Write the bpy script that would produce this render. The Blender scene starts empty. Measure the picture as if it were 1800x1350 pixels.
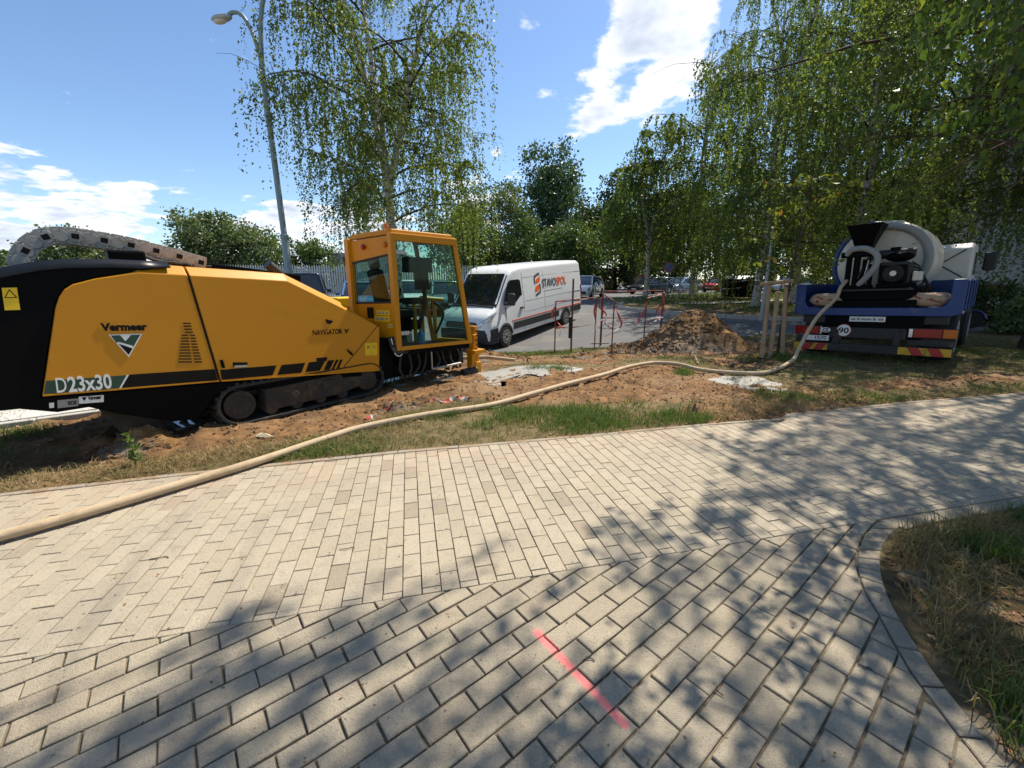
import bpy, bmesh, math, random
import numpy as np
from mathutils import Vector, Matrix

# ------------------------------------------------------------------ camera, sky, sun, exposure
SC = bpy.context.scene
COL = SC.collection
F_PX, CAM_H = 740.0, 1.6
TILT = math.atan(184 / F_PX)
cam_data = bpy.data.cameras.new('camera')
cam_data.sensor_width = 36.0
cam_data.lens = 36.0 * F_PX / 1800.0
cam_data.clip_start = 0.05
cam_data.clip_end = 3000
cam = bpy.data.objects.new('camera', cam_data)
COL.objects.link(cam)
cam.location = (0, 0, CAM_H)
cam.rotation_euler = (math.pi / 2 - TILT, 0, 0)
SC.camera = cam

SUN_AZ, SUN_EL = math.radians(43.5), math.radians(56)      # azimuth from +Y towards +X
SUN_DIR = Vector((math.sin(SUN_AZ) * math.cos(SUN_EL), math.cos(SUN_AZ) * math.cos(SUN_EL), math.sin(SUN_EL)))
sun_data = bpy.data.lights.new('sun', 'SUN')
sun_data.energy = 5.0
sun_data.angle = math.radians(0.53)
sun_data.color = (1.0, 0.92, 0.79)
sun = bpy.data.objects.new('sun', sun_data)
COL.objects.link(sun)
sun.rotation_euler = (-SUN_DIR).to_track_quat('-Z', 'Y').to_euler()
sun.location = (0, 0, 40)

SC.view_settings.view_transform = 'Standard'
SC.view_settings.look = 'None'
SC.view_settings.gamma = 1.0
SC.view_settings.exposure = 0.62
SC.view_settings.use_curve_mapping = False
SC.cycles.max_bounces = 6
SC.cycles.diffuse_bounces = 3
SC.cycles.glossy_bounces = 3
SC.cycles.transmission_bounces = 5
SC.cycles.transparent_max_bounces = 12
SC.cycles.caustics_reflective = False
SC.cycles.caustics_refractive = False


def cam_ray(px, py):
    x, y = (px - 900) / F_PX, -(py - 675) / F_PX
    c, s = math.cos(TILT), math.sin(TILT)
    return Vector((x, c + y * s, -s + y * c))


def on_ground(px, py, z=0.0):
    r = cam_ray(px, py)
    t = (z - CAM_H) / r.z
    return Vector((r.x * t, r.y * t, z))


# ---- world: clear summer sky with cumulus
world = bpy.data.worlds.new('World')
SC.world = world
world.use_nodes = True
wn, wl = world.node_tree.nodes, world.node_tree.links
wn.clear()


def wnode(kind, **kw):
    n = wn.new(kind)
    for k, v in kw.items():
        setattr(n, k, v)
    return n


def wmath(op, a, b=None, c=None, clamp=False):
    n = wnode('ShaderNodeMath', operation=op, use_clamp=clamp)
    for i, v in enumerate((a, b, c)):
        if v is None:
            continue
        if isinstance(v, (int, float)):
            n.inputs[i].default_value = v
        else:
            wl.new(v, n.inputs[i])
    return n.outputs[0]


sky = wnode('ShaderNodeTexSky', sky_type='NISHITA')
sky.sun_disc = False
sky.sun_elevation = SUN_EL
sky.sun_rotation = SUN_AZ
sky.altitude = 200
sky.air_density = 1.0
sky.dust_density = 0.35
sky.ozone_density = 3.0
tc = wnode('ShaderNodeTexCoord')
direction = tc.outputs['Generated']
sep = wnode('ShaderNodeSeparateXYZ')
wl.new(direction, sep.inputs[0])
den = wmath('ADD', wmath('MAXIMUM', sep.outputs[2], 0.0), 0.16)
flat = wnode('ShaderNodeCombineXYZ')
wl.new(wmath('DIVIDE', sep.outputs[0], den), flat.inputs[0])
wl.new(wmath('DIVIDE', sep.outputs[1], den), flat.inputs[1])
wl.new(wmath('MULTIPLY', wmath('DIVIDE', sep.outputs[2], den), 0.9), flat.inputs[2])


def wnoise(scale, detail, rough, off):
    m = wnode('ShaderNodeMapping')
    m.inputs['Location'].default_value = off
    wl.new(flat.outputs[0], m.inputs[0])
    n = wnode('ShaderNodeTexNoise')
    n.inputs['Scale'].default_value = scale
    n.inputs['Detail'].default_value = detail
    n.inputs['Roughness'].default_value = rough
    n.inputs['Distortion'].default_value = 0.15
    wl.new(m.outputs[0], n.inputs['Vector'])
    return n.outputs[0]


big = wnoise(0.55, 2, 0.5, (3.1, 1.7, 0.4))
fine = wnoise(3.6, 10, 0.60, (0.3, 5.2, 1.1))
shade = wnoise(3.6, 8, 0.58, (0.3 - 0.06 * math.sin(SUN_AZ), 5.2 - 0.06 * math.cos(SUN_AZ), 1.1 - 0.10))
# the cumulus of the day: (pixel direction, angular radius, weight, flattening)
CLOUDS = [((1150, 120), 0.10, 0.38), ((1210, 40), 0.09, 0.36), ((1000, 230), 0.046, 0.34), ((1040, 215), 0.035, 0.26), ((1085, 60), 0.06, 0.28), ((1095, 175), 0.06, 0.32), ((1060, 130), 0.05, 0.22),
          ((30, 385), 0.09, 0.42), ((110, 410), 0.065, 0.42), ((190, 420), 0.065, 0.40), ((235, 352), 0.04, 0.38), ((200, 352), 0.026, 0.24), ((-120, 360), 0.14, 0.30),
          ((430, 425), 0.07, 0.46), ((560, 430), 0.09, 0.50), ((515, 385), 0.05, 0.42), ((620, 440), 0.08, 0.46), ((850, 360), 0.08, 0.40), ((690, 430), 0.07, 0.40), ((800, 390), 0.07, 0.42),
          ((920, 42), 0.02, 0.24), ((950, 40), 0.015, 0.18), ((1900, 250), 0.2, 0.3), ((1600, 60), 0.1, 0.25), ((255, 315), 0.018, 0.24), ((137, 336), 0.014, 0.24), ((880, 270), 0.02, 0.22), ((870, 262), 0.012, 0.2)]
# the same kind of field goes on behind the viewer
for az, el, r_, w_ in [(110, 22, 0.25, 0.4), (150, 30, 0.2, 0.4), (175, 12, 0.3, 0.42), (205, 35, 0.2, 0.38), (235, 18, 0.28, 0.42), (265, 30, 0.2, 0.35), (285, 14, 0.25, 0.4)]:
    CLOUDS.append(((az, el, None), r_, w_))
bias = None
for spec, rad, wgt in CLOUDS:
    if len(spec) == 3:
        a, e = math.radians(spec[0]), math.radians(spec[1])
        d = Vector((math.sin(a) * math.cos(e), math.cos(a) * math.cos(e), math.sin(e)))
    else:
        d = cam_ray(*spec).normalized()
    n = wnode('ShaderNodeVectorMath', operation='DISTANCE')
    wl.new(direction, n.inputs[0])
    n.inputs[1].default_value = d
    g = wmath('MULTIPLY', wmath('EXPONENT', wmath('MULTIPLY', wmath('POWER', wmath('DIVIDE', n.outputs['Value'], rad), 2.0), -1.0)), wgt)
    bias = g if bias is None else wmath('ADD', bias, g)
field = wmath('ADD', wmath('ADD', wmath('MULTIPLY', wmath('SUBTRACT', fine, 0.5), 1.9), wmath('MULTIPLY', big, 0.25)), wmath('ADD', wmath('MINIMUM', bias, 0.55), 0.45))
cover = wnode('ShaderNodeMapRange', interpolation_type='SMOOTHSTEP')
wl.new(field, cover.inputs['Value'])
cover.inputs['From Min'].default_value = 0.88
cover.inputs['From Max'].default_value = 1.10
# thickness gives grey bases, the offset sample gives sunlit rims
rim = wmath('SUBTRACT', fine, shade)
thick = wnode('ShaderNodeMapRange')
wl.new(field, thick.inputs['Value'])
thick.inputs['From Min'].default_value = 0.98
thick.inputs['From Max'].default_value = 1.30
lum = wmath('ADD', wmath('MULTIPLY', rim, 3.6), wmath('SUBTRACT', 1.0, wmath('MULTIPLY', thick.outputs[0], 0.62)), clamp=True)
ccol = wnode('ShaderNodeMix', data_type='RGBA')
wl.new(lum, ccol.inputs['Factor'])
ccol.inputs['A'].default_value = (3.9, 4.5, 5.6, 1)
ccol.inputs['B'].default_value = (7.6, 7.7, 7.9, 1)
mixs = wnode('ShaderNodeMix', data_type='RGBA')
wl.new(wmath('MULTIPLY', cover.outputs[0], 0.95), mixs.inputs['Factor'])
SKY_GAIN = wnode('ShaderNodeMix', data_type='RGBA', blend_type='MULTIPLY')
SKY_GAIN.inputs['Factor'].default_value = 1.0
wl.new(sky.outputs[0], SKY_GAIN.inputs['A'])
SKY_GAIN.inputs['B'].default_value = (1.04, 1.11, 1.17, 1)
wl.new(SKY_GAIN.outputs['Result'], mixs.inputs['A'])
wl.new(ccol.outputs['Result'], mixs.inputs['B'])
bg = wnode('ShaderNodeBackground')
bg.inputs['Strength'].default_value = 0.10
wl.new(mixs.outputs['Result'], bg.inputs[0])
wout = wnode('ShaderNodeOutputWorld')
wl.new(bg.outputs[0], wout.inputs[0])

# ------------------------------------------------------------------ helpers
R = math.radians
rng = random.Random(7)


def tag(o, label=None, cat=None, group=None, kind=None):
    if label: o['label'] = label
    if cat: o['category'] = cat
    if group: o['group'] = group
    if kind: o['kind'] = kind
    return o


def empty(name, loc=(0, 0, 0), rot=(0, 0, 0), parent=None):
    o = bpy.data.objects.new(name, None)
    COL.objects.link(o)
    o.location = loc
    o.rotation_euler = rot
    o.empty_display_size = 0.2
    o.parent = parent
    return o


def thing(name, label, cat, loc=(0, 0, 0), rot=(0, 0, 0), group=None):
    return tag(empty(name, loc, rot), label, cat, group)


class MB:
    """collects shapes, builds ONE mesh object"""
    def __init__(self):
        self.v, self.f = [], []

    def add(self, vs, fs):
        b = len(self.v)
        self.v += [tuple(p) for p in vs]
        self.f += [tuple(i + b for i in f) for f in fs]
        return self

    def box(self, c, s, rot=None):
        hx, hy, hz = s[0] / 2, s[1] / 2, s[2] / 2
        m = rot if isinstance(rot, Matrix) else (Matrix.Identity(3) if rot is None else
            (Matrix.Rotation(rot[2], 3, 'Z') @ Matrix.Rotation(rot[1], 3, 'Y') @ Matrix.Rotation(rot[0], 3, 'X')))
        vs = [Vector(c) + m @ Vector((sx * hx, sy * hy, sz * hz)) for sx in (-1, 1) for sy in (-1, 1) for sz in (-1, 1)]
        return self.add(vs, [(0, 1, 3, 2), (4, 6, 7, 5), (0, 4, 5, 1), (2, 3, 7, 6), (0, 2, 6, 4), (1, 5, 7, 3)])

    def prism(self, poly, lo, hi, axis='y', poly2=None):
        """polygon (a,b) swept along an axis from lo to hi; poly2 = outline at hi"""
        q = poly2 or poly
        n = len(poly)
        mk = {'y': lambda a, b, t: (a, t, b), 'x': lambda a, b, t: (t, a, b), 'z': lambda a, b, t: (a, b, t)}[axis]
        vs = [mk(a, b, lo) for a, b in poly] + [mk(a, b, hi) for a, b in q]
        fs = [tuple(range(n)), tuple(range(2 * n - 1, n - 1, -1))]
        fs += [(i, i + n, (i + 1) % n + n, (i + 1) % n) for i in range(n)]
        return self.add(vs, fs)

    def skin(self, rings, closed=True, caps=True):
        """rings of equal length joined in turn"""
        n = len(rings[0])
        vs = [p for r in rings for p in r]
        fs = []
        for k in range(len(rings) - 1):
            for i in range(n if closed else n - 1):
                j = (i + 1) % n
                fs.append((k * n + i, k * n + j, (k + 1) * n + j, (k + 1) * n + i))
        if caps:
            fs.append(tuple(range(n)))
            fs.append(tuple(range((len(rings) - 1) * n, len(rings) * n))[::-1])
        return self.add(vs, fs)

    def tube(self, path, r, n=8, caps=True, closed=False):
        path = [Vector(p) for p in path]
        k = len(path)
        rr = r if isinstance(r, (list, tuple)) else [r] * k
        rings = []
        up = None
        for i, p in enumerate(path):
            t = (path[min(i + 1, k - 1)] - path[max(i - 1, 0)])
            t = t.normalized() if t.length > 1e-9 else Vector((0, 0, 1))
            if up is None:
                up = t.orthogonal().normalized()
            else:
                up = (up - t * up.dot(t))
                up = up.normalized() if up.length > 1e-6 else t.orthogonal().normalized()
            w = t.cross(up)
            rings.append([p + (up * math.cos(2 * math.pi * j / n) + w * math.sin(2 * math.pi * j / n)) * rr[i] for j in range(n)])
        if closed:
            rings.append(rings[0])
        return self.skin(rings, True, caps and not closed)

    def cyl(self, a, b, r0, r1=None, n=16):
        return self.tube([a, b], [r0, r0 if r1 is None else r1], n)

    def lathe(self, prof, c=(0, 0, 0), axis='z', n=24):
        rings = []
        for r, h in prof:
            ring = []
            for j in range(n):
                a = 2 * math.pi * j / n
                u, w = r * math.cos(a), r * math.sin(a)
                p = {'z': (u, w, h), 'y': (u, h, w), 'x': (h, u, w)}[axis]
                ring.append((p[0] + c[0], p[1] + c[1], p[2] + c[2]))
            rings.append(ring)
        return self.skin(rings, True, True)

    def ball(self, c, s, n=12, m=8):
        rings = []
        for i in range(1, m):
            a = math.pi * i / m
            rings.append([(c[0] + s[0] * math.sin(a) * math.cos(2 * math.pi * j / n), c[1] + s[1] * math.sin(a) * math.sin(2 * math.pi * j / n),
                           c[2] - s[2] * math.cos(a)) for j in range(n)])
        return self.skin(rings)

    def build(self, name, mat, parent=None, smooth=False, bevel=0.0, recalc=True, seg=2):
        me = bpy.data.meshes.new(name)
        me.from_pydata([tuple(p) for p in self.v], [], self.f)
        if recalc:
            b = bmesh.new()
            b.from_mesh(me)
            bmesh.ops.recalc_face_normals(b, faces=b.faces)
            b.to_mesh(me)
            b.free()
        me.materials.append(mat)
        if smooth:
            me.polygons.foreach_set('use_smooth', [True] * len(me.polygons))
            me.set_sharp_from_angle(angle=R(smooth if smooth > 1 else 40))
        me.update()
        o = bpy.data.objects.new(name, me)
        COL.objects.link(o)
        o.parent = parent
        if bevel:
            mo = o.modifiers.new('bevel', 'BEVEL')
            mo.width = bevel
            mo.segments = seg
            mo.limit_method = 'ANGLE'
            mo.angle_limit = R(35)
            mo.harden_normals = False
        return o


def array_mesh(name, verts, faces, mat, parent=None, smooth=False):
    """numpy verts (n,3), faces (m,k) -> one object"""
    me = bpy.data.meshes.new(name)
    nv, (nf, k) = len(verts), faces.shape
    me.vertices.add(nv)
    me.vertices.foreach_set('co', np.ascontiguousarray(verts, dtype=np.float32).ravel())
    me.loops.add(nf * k)
    me.loops.foreach_set('vertex_index', np.ascontiguousarray(faces, dtype=np.int32).ravel())
    me.polygons.add(nf)
    me.polygons.foreach_set('loop_start', np.arange(nf, dtype=np.int32) * k)
    if smooth:
        me.polygons.foreach_set('use_smooth', np.ones(nf, dtype=bool))
    me.update(calc_edges=True)
    me.validate()
    if mat: me.materials.append(mat)
    o = bpy.data.objects.new(name, me)
    COL.objects.link(o)
    o.parent = parent
    return o


def copy_tree(o, parent=None):
    c = o.copy()
    COL.objects.link(c)
    c.parent = parent
    for ch in list(o.children):
        copy_tree(ch, c)
    return c


def text_mesh(name, body, mat, parent, size, origin, xdir, ydir, bold=0.0, depth=0.002, width=None, shear=0.0):
    """flat lettering as a mesh; origin = lower left, xdir/ydir = reading and up directions (local)"""
    cu = bpy.data.curves.new(name, 'FONT')
    cu.body = body
    cu.size = size
    cu.offset = bold
    cu.extrude = depth
    cu.shear = shear
    cu.resolution_u = 3
    tmp = bpy.data.objects.new(name + '_tmp', cu)
    COL.objects.link(tmp)
    dg = bpy.context.evaluated_depsgraph_get()
    me = bpy.data.meshes.new_from_object(tmp.evaluated_get(dg))
    bpy.data.objects.remove(tmp)
    bpy.data.curves.remove(cu)
    co = np.empty(len(me.vertices) * 3, dtype=np.float32)
    me.vertices.foreach_get('co', co)
    co = co.reshape(-1, 3)
    co[:, 0] -= co[:, 0].min()
    if width:
        co[:, 0] *= width / max(co[:, 0].max(), 1e-6)
    X, Y = Vector(xdir).normalized(), Vector(ydir).normalized()
    Z = X.cross(Y)
    m = np.array([list(X), list(Y), list(Z)], dtype=np.float32)
    co = co @ m + np.array(origin, dtype=np.float32)
    me.vertices.foreach_set('co', co.ravel())
    me.materials.clear()
    me.materials.append(mat)
    me.update()
    o = bpy.data.objects.new(name, me)
    COL.objects.link(o)
    o.parent = parent
    return o


def smooth_path(pts, n=8):
    """Catmull-Rom"""
    P = [Vector(p) for p in pts]
    out = []
    for i in range(len(P) - 1):
        p0, p1, p2, p3 = P[max(i - 1, 0)], P[i], P[i + 1], P[min(i + 2, len(P) - 1)]
        for k in range(n):
            t = k / n
            out.append(0.5 * ((2 * p1) + (p2 - p0) * t + (2 * p0 - 5 * p1 + 4 * p2 - p3) * t * t + (3 * p1 - p0 - 3 * p2 + p3) * t ** 3))
    out.append(P[-1])
    return out


# value noise for terrain shapes
_nr = np.random.RandomState(3)
_tab = _nr.rand(256, 256).astype(np.float32)


def vnoise(x, y):
    x, y = np.asarray(x, dtype=np.float64), np.asarray(y, dtype=np.float64)
    xi, yi = np.floor(x).astype(int), np.floor(y).astype(int)
    fx, fy = x - xi, y - yi
    fx, fy = fx * fx * (3 - 2 * fx), fy * fy * (3 - 2 * fy)
    g = lambda a, b: _tab[a % 256, b % 256]
    return (g(xi, yi) * (1 - fx) + g(xi + 1, yi) * fx) * (1 - fy) + (g(xi, yi + 1) * (1 - fx) + g(xi + 1, yi + 1) * fx) * fy


def fbm(x, y, oct=4, gain=0.5):
    s, a, t = 0, 1.0, 0
    for k in range(oct):
        s = s + a * vnoise(np.asarray(x) * 2 ** k + 17.3 * k, np.asarray(y) * 2 ** k + 9.1 * k)
        t += a
        a *= gain
    return s / t


# ------------------------------------------------------------------ materials
class NT:
    def __init__(self, name):
        self.m = bpy.data.materials.new(name)
        self.m.use_nodes = True
        self.n, self.l = self.m.node_tree.nodes, self.m.node_tree.links
        self.n.clear()
        self.out = self.n.new('ShaderNodeOutputMaterial')

    def node(self, kind, **kw):
        n = self.n.new(kind)
        for k, v in kw.items():
            setattr(n, k, v)
        return n

    def put(self, sock, v):
        if hasattr(v, 'is_output'):
            self.l.new(v, sock)
        elif isinstance(v, (tuple, list)) and len(v) == 3 and sock.type == 'RGBA':
            sock.default_value = (*v, 1)
        else:
            sock.default_value = v

    def math(self, op, a, b=0.0, clamp=False):
        n = self.node('ShaderNodeMath', operation=op, use_clamp=clamp)
        self.put(n.inputs[0], a)
        self.put(n.inputs[1], b)
        return n.outputs[0]

    def mix(self, f, a, b, blend='MIX'):
        n = self.node('ShaderNodeMix', data_type='RGBA', blend_type=blend)
        self.put(n.inputs['Factor'], f)
        self.put(n.inputs['A'], a)
        self.put(n.inputs['B'], b)
        return n.outputs['Result']

    def pos(self, local=False):
        return self.node('ShaderNodeTexCoord').outputs['Object'] if local else self.node('ShaderNodeNewGeometry').outputs['Position']

    def noise(self, scale, detail=3, rough=0.55, vec=None, dist=0.0):
        n = self.node('ShaderNodeTexNoise')
        n.inputs['Scale'].default_value = scale
        n.inputs['Detail'].default_value = detail
        n.inputs['Roughness'].default_value = rough
        n.inputs['Distortion'].default_value = dist
        self.l.new(vec if vec is not None else self.pos(), n.inputs['Vector'])
        return n.outputs[0]

    def ramp(self, f, a, b, smooth=True):
        n = self.node('ShaderNodeMapRange', interpolation_type='SMOOTHSTEP' if smooth else 'LINEAR')
        self.put(n.inputs['Value'], f)
        n.inputs['From Min'].default_value = a
        n.inputs['From Max'].default_value = b
        return n.outputs[0]

    def bump(self, h, strength, dist=0.01):
        n = self.node('ShaderNodeBump')
        n.inputs['Strength'].default_value = strength
        n.inputs['Distance'].default_value = dist
        self.l.new(h, n.inputs['Height'])
        return n.outputs[0]

    def bsdf(self, col, rough=0.5, metal=0.0, normal=None, spec=0.5, **kw):
        n = self.node('ShaderNodeBsdfPrincipled')
        self.put(n.inputs['Base Color'], col)
        self.put(n.inputs['Roughness'], rough)
        self.put(n.inputs['Metallic'], metal)
        self.put(n.inputs['Specular IOR Level'], spec)
        for k, v in kw.items():
            self.put(n.inputs[k], v)
        if normal is not None:
            self.l.new(normal, n.inputs['Normal'])
        return n.outputs[0]

    def done(self, shader):
        self.l.new(shader, self.out.inputs['Surface'])
        return self.m


def M(name, col, rough=0.5, metal=0.0, var=0.12, scale=6.0, bump=0.0, bscale=60.0, dirt=None, amount=0.0, dscale=3.0, spec=0.5, coat=0.0, local=True):
    """painted / plain surface with tone variation, grime and fine relief"""
    t = NT(name)
    p = t.pos(local)
    n1 = t.noise(scale, 4, 0.6, p)
    c = t.mix(n1, tuple(x * (1 - var) for x in col), tuple(min(1, x * (1 + var)) for x in col))
    rg = rough
    if dirt:
        n2 = t.noise(dscale, 7, 0.68, p, 0.4)
        f = t.ramp(n2, 0.62 - amount * 0.35, 0.78 - amount * 0.25)
        f = t.math('MULTIPLY', f, min(1.0, 0.35 + amount))
        c = t.mix(f, c, dirt)
        rg = t.math('ADD', rough, t.math('MULTIPLY', f, 0.4), True)
    nrm = t.bump(t.noise(bscale, 4, 0.6, p), bump, 0.01) if bump else None
    kw = {'Coat Weight': coat, 'Coat Roughness': 0.08} if coat else {}
    return t.done(t.bsdf(c, rg, metal, nrm, spec, **kw))


DUST = (0.30, 0.24, 0.17)
MUD = (0.13, 0.085, 0.05)
yellow = M('machine_yellow', (0.56, 0.232, 0.003), 0.42, var=0.06, dirt=(0.40, 0.19, 0.012), amount=0.12, dscale=2.2, spec=0.4, scale=2)
black_paint = M('black_paint', (0.004, 0.004, 0.0045), 0.5, var=0.3, scale=2, spec=0.06)
black_cover = M('black_cover', (0.008, 0.010, 0.015), 0.36, var=0.2, spec=0.25)
black_rubber = M('black_rubber', (0.022, 0.021, 0.020), 0.75, var=0.3, dirt=MUD, amount=0.35, dscale=7, bump=0.3, bscale=40)
muddy_steel = M('muddy_steel', (0.035, 0.03, 0.024), 0.85, var=0.4, dirt=(0.10, 0.07, 0.04), amount=0.45, dscale=6, bump=0.6, bscale=25)
grey_plastic = M('grey_plastic', (0.36, 0.35, 0.32), 0.7, var=0.15, dirt=(0.24, 0.2, 0.15), amount=0.4, dscale=9)
steel = M('steel', (0.45, 0.45, 0.44), 0.4, 0.8, var=0.15)
dark_steel = M('dark_steel', (0.03, 0.03, 0.03), 0.55, 0.3, var=0.3, dirt=MUD, amount=0.2)
white_decal = M('white_decal', (0.78, 0.78, 0.76), 0.45, var=0.04)
green_decal = M('green_decal', (0.012, 0.055, 0.03), 0.45, var=0.05)
dark_decal = M('dark_decal', (0.009, 0.007, 0.006), 0.5, var=0.05, spec=0.15)
warn_yellow = M('warning_yellow', (0.78, 0.52, 0.01), 0.45, var=0.05)
label_grey = M('label_grey', (0.3, 0.28, 0.27), 0.5, var=0.3, scale=40)
seat_black = M('seat_black', (0.014, 0.014, 0.015), 0.8, var=0.3, bump=0.3, bscale=120)
blue_plastic = M('blue_plastic', (0.02, 0.16, 0.36), 0.45)
white_paint = M('van_white', (0.80, 0.81, 0.82), 0.28, var=0.02, dirt=(0.5, 0.47, 0.42), amount=0.10, dscale=1.5, coat=0.3, scale=1.5)
trim_black = M('trim_black', (0.025, 0.025, 0.027), 0.6, var=0.15, dirt=DUST, amount=0.12)
tyre = M('tyre_rubber', (0.02, 0.02, 0.02), 0.85, var=0.25, dirt=DUST, amount=0.2, bump=0.3)
rim_grey = M('rim_grey', (0.42, 0.42, 0.42), 0.4, 0.6, var=0.2, dirt=(0.2, 0.17, 0.13), amount=0.25)
orange_decal = M('orange_decal', (0.80, 0.13, 0.02), 0.4, var=0.04)
grey_decal = M('grey_decal', (0.10, 0.10, 0.12), 0.4, var=0.04)
red_line = M('red_line', (0.62, 0.10, 0.05), 0.45, var=0.05)
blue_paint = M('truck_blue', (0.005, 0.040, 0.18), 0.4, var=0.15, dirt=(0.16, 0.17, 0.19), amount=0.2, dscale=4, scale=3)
cream_tank = M('cream_tank', (0.66, 0.60, 0.48), 0.45, var=0.10, dirt=(0.42, 0.33, 0.22), amount=0.35, dscale=2.5)
cream_cab = M('cream_cab', (0.66, 0.64, 0.57), 0.45, var=0.05, dirt=(0.4, 0.36, 0.3), amount=0.2)
grey_hose = M('grey_hose', (0.28, 0.29, 0.28), 0.65, var=0.15, dirt=DUST, amount=0.3)
beige_hose = M('beige_hose', (0.46, 0.35, 0.22), 0.75, var=0.16, scale=9, dirt=(0.36, 0.26, 0.16), amount=0.4, dscale=7, bump=0.25, bscale=90, local=False)
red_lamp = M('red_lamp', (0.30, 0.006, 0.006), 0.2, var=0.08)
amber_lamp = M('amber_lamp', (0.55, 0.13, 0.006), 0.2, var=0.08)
clear_lamp = M('clear_lamp', (0.62, 0.64, 0.66), 0.12, 0.35, var=0.25, scale=25)
sign_red = M('sign_red', (0.42, 0.018, 0.018), 0.5, dirt=MUD, amount=0.4, dscale=5)  # mud mix, partly there to darken the chevrons like the truck's shade
sign_yellow = M('sign_yellow', (0.62, 0.36, 0.012), 0.5, var=0.1, dirt=MUD, amount=0.5, dscale=5)  # mud blotches also carry the truck's shade into the chevron colour
paper_bag = M('paper_bag', (0.46, 0.30, 0.19), 0.85, var=0.15, scale=12, dirt=(0.62, 0.56, 0.5), amount=0.3, dscale=6, bump=0.5, bscale=12)
bag_print = M('bag_print', (0.22, 0.03, 0.02), 0.8, var=0.2)
galv = M('galvanised', (0.40, 0.44, 0.44), 0.5, 0.35, var=0.1, scale=3)
pole_green = M('lamp_pole_paint', (0.22, 0.29, 0.30), 0.5, 0.1, var=0.12, scale=3, dirt=(0.3, 0.3, 0.28), amount=0.1)
wood_stake = M('stake_wood', (0.36, 0.25, 0.15), 0.85, var=0.25, scale=9, bump=0.5, bscale=30, dirt=(0.2, 0.16, 0.11), amount=0.25)
wood_fence = M('fence_wood', (0.075, 0.045, 0.032), 0.85, var=0.3, scale=5, bump=0.4)
rust_red = M('rusty_rebar', (0.13, 0.045, 0.03), 0.8, var=0.3, scale=20)
tape_red = M('tape_red', (0.46, 0.05, 0.045), 0.5, var=0.08)
tape_white = M('tape_white', (0.78, 0.74, 0.72), 0.5, var=0.06)
window_dark = M('window_dark', (0.012, 0.015, 0.017), 0.05, var=0.3, scale=2, spec=0.8)
asphalt = M('asphalt', (0.105, 0.105, 0.105), 0.9, var=0.22, scale=1.3, bump=0.5, bscale=70, dirt=(0.19, 0.175, 0.15), amount=0.4, dscale=0.7, local=False)
concrete = M('concrete', (0.42, 0.40, 0.36), 0.9, var=0.14, scale=6, bump=0.4, bscale=60, dirt=(0.25, 0.22, 0.17), amount=0.25, local=False)
facade_grey = M('facade_grey', (0.56, 0.58, 0.60), 0.9, var=0.05, scale=0.6, bump=0.2)
facade_pale = M('facade_pale', (0.46, 0.46, 0.44), 0.9, var=0.06, scale=0.7, bump=0.2)
facade_blue = M('facade_blue', (0.22, 0.29, 0.44), 0.9, var=0.05)
brick_red = M('brick_red', (0.22, 0.07, 0.05), 0.9, var=0.2)


def glass_mat(name, tint, refl=0.06):
    t = NT(name)
    tr = t.node('ShaderNodeBsdfTransparent')
    tr.inputs[0].default_value = (*tint, 1)
    gl = t.node('ShaderNodeBsdfGlossy')
    gl.inputs['Roughness'].default_value = 0.03
    fr = t.node('ShaderNodeFresnel')
    fr.inputs[0].default_value = 1.28
    mx = t.node('ShaderNodeMixShader')
    t.l.new(t.math('ADD', fr.outputs[0], refl, True), mx.inputs[0])
    t.l.new(tr.outputs[0], mx.inputs[1])
    t.l.new(gl.outputs[0], mx.inputs[2])
    return t.done(mx.outputs[0])


cab_glass = glass_mat('cab_glass', (0.72, 0.84, 0.80), 0.0)
car_glass = glass_mat('car_glass', (0.16, 0.20, 0.20), 0.05)


def leaf_mat(name, dark, light, yellowish, trans=0.45, rough=0.45):
    t = NT(name)
    g = t.node('ShaderNodeNewGeometry')
    rnd = g.outputs['Random Per Island']
    n = t.noise(0.55, 2, 0.5)
    f = t.math('ADD', t.math('MULTIPLY', rnd, 0.65), t.math('MULTIPLY', n, 0.35))
    c = t.mix(f, dark, light)
    c = t.mix(t.ramp(rnd, 0.93, 1.0), c, yellowish)
    d = t.bsdf(c, rough, 0.0, None, 0.35)
    tl = t.node('ShaderNodeBsdfTranslucent')
    t.l.new(t.mix(1.0, c, (0.92, 1.0, 0.50), 'MULTIPLY'), tl.inputs[0])
    bright = t.node('ShaderNodeMixShader')
    bright.inputs[0].default_value = trans
    t.l.new(d, bright.inputs[1])
    t.l.new(tl.outputs[0], bright.inputs[2])
    return t.done(bright.outputs[0])


birch_leaf = leaf_mat('birch_leaf', (0.09, 0.135, 0.036), (0.21, 0.255, 0.072), (0.28, 0.26, 0.05), 0.6)
birch_leaf_dark = leaf_mat('birch_leaf_dark', (0.08, 0.125, 0.036), (0.19, 0.235, 0.070), (0.27, 0.25, 0.05), 0.6)
near_leaf = leaf_mat('near_leaf', (0.06, 0.112, 0.022), (0.14, 0.205, 0.045), (0.24, 0.26, 0.04), 0.5)
poplar_leaf = leaf_mat('poplar_leaf', (0.05, 0.095, 0.045), (0.11, 0.17, 0.075), (0.12, 0.16, 0.05), 0.3)
bush_leaf = leaf_mat('bush_leaf', (0.055, 0.095, 0.028), (0.13, 0.185, 0.05), (0.14, 0.17, 0.03), 0.35)
pale_leaf = leaf_mat('pale_leaf', (0.10, 0.14, 0.055), (0.19, 0.235, 0.10), (0.2, 0.2, 0.08), 0.35)
forest_leaf = leaf_mat('forest_leaf', (0.026, 0.05, 0.015), (0.075, 0.115, 0.028), (0.1, 0.13, 0.03), 0.35)
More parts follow.
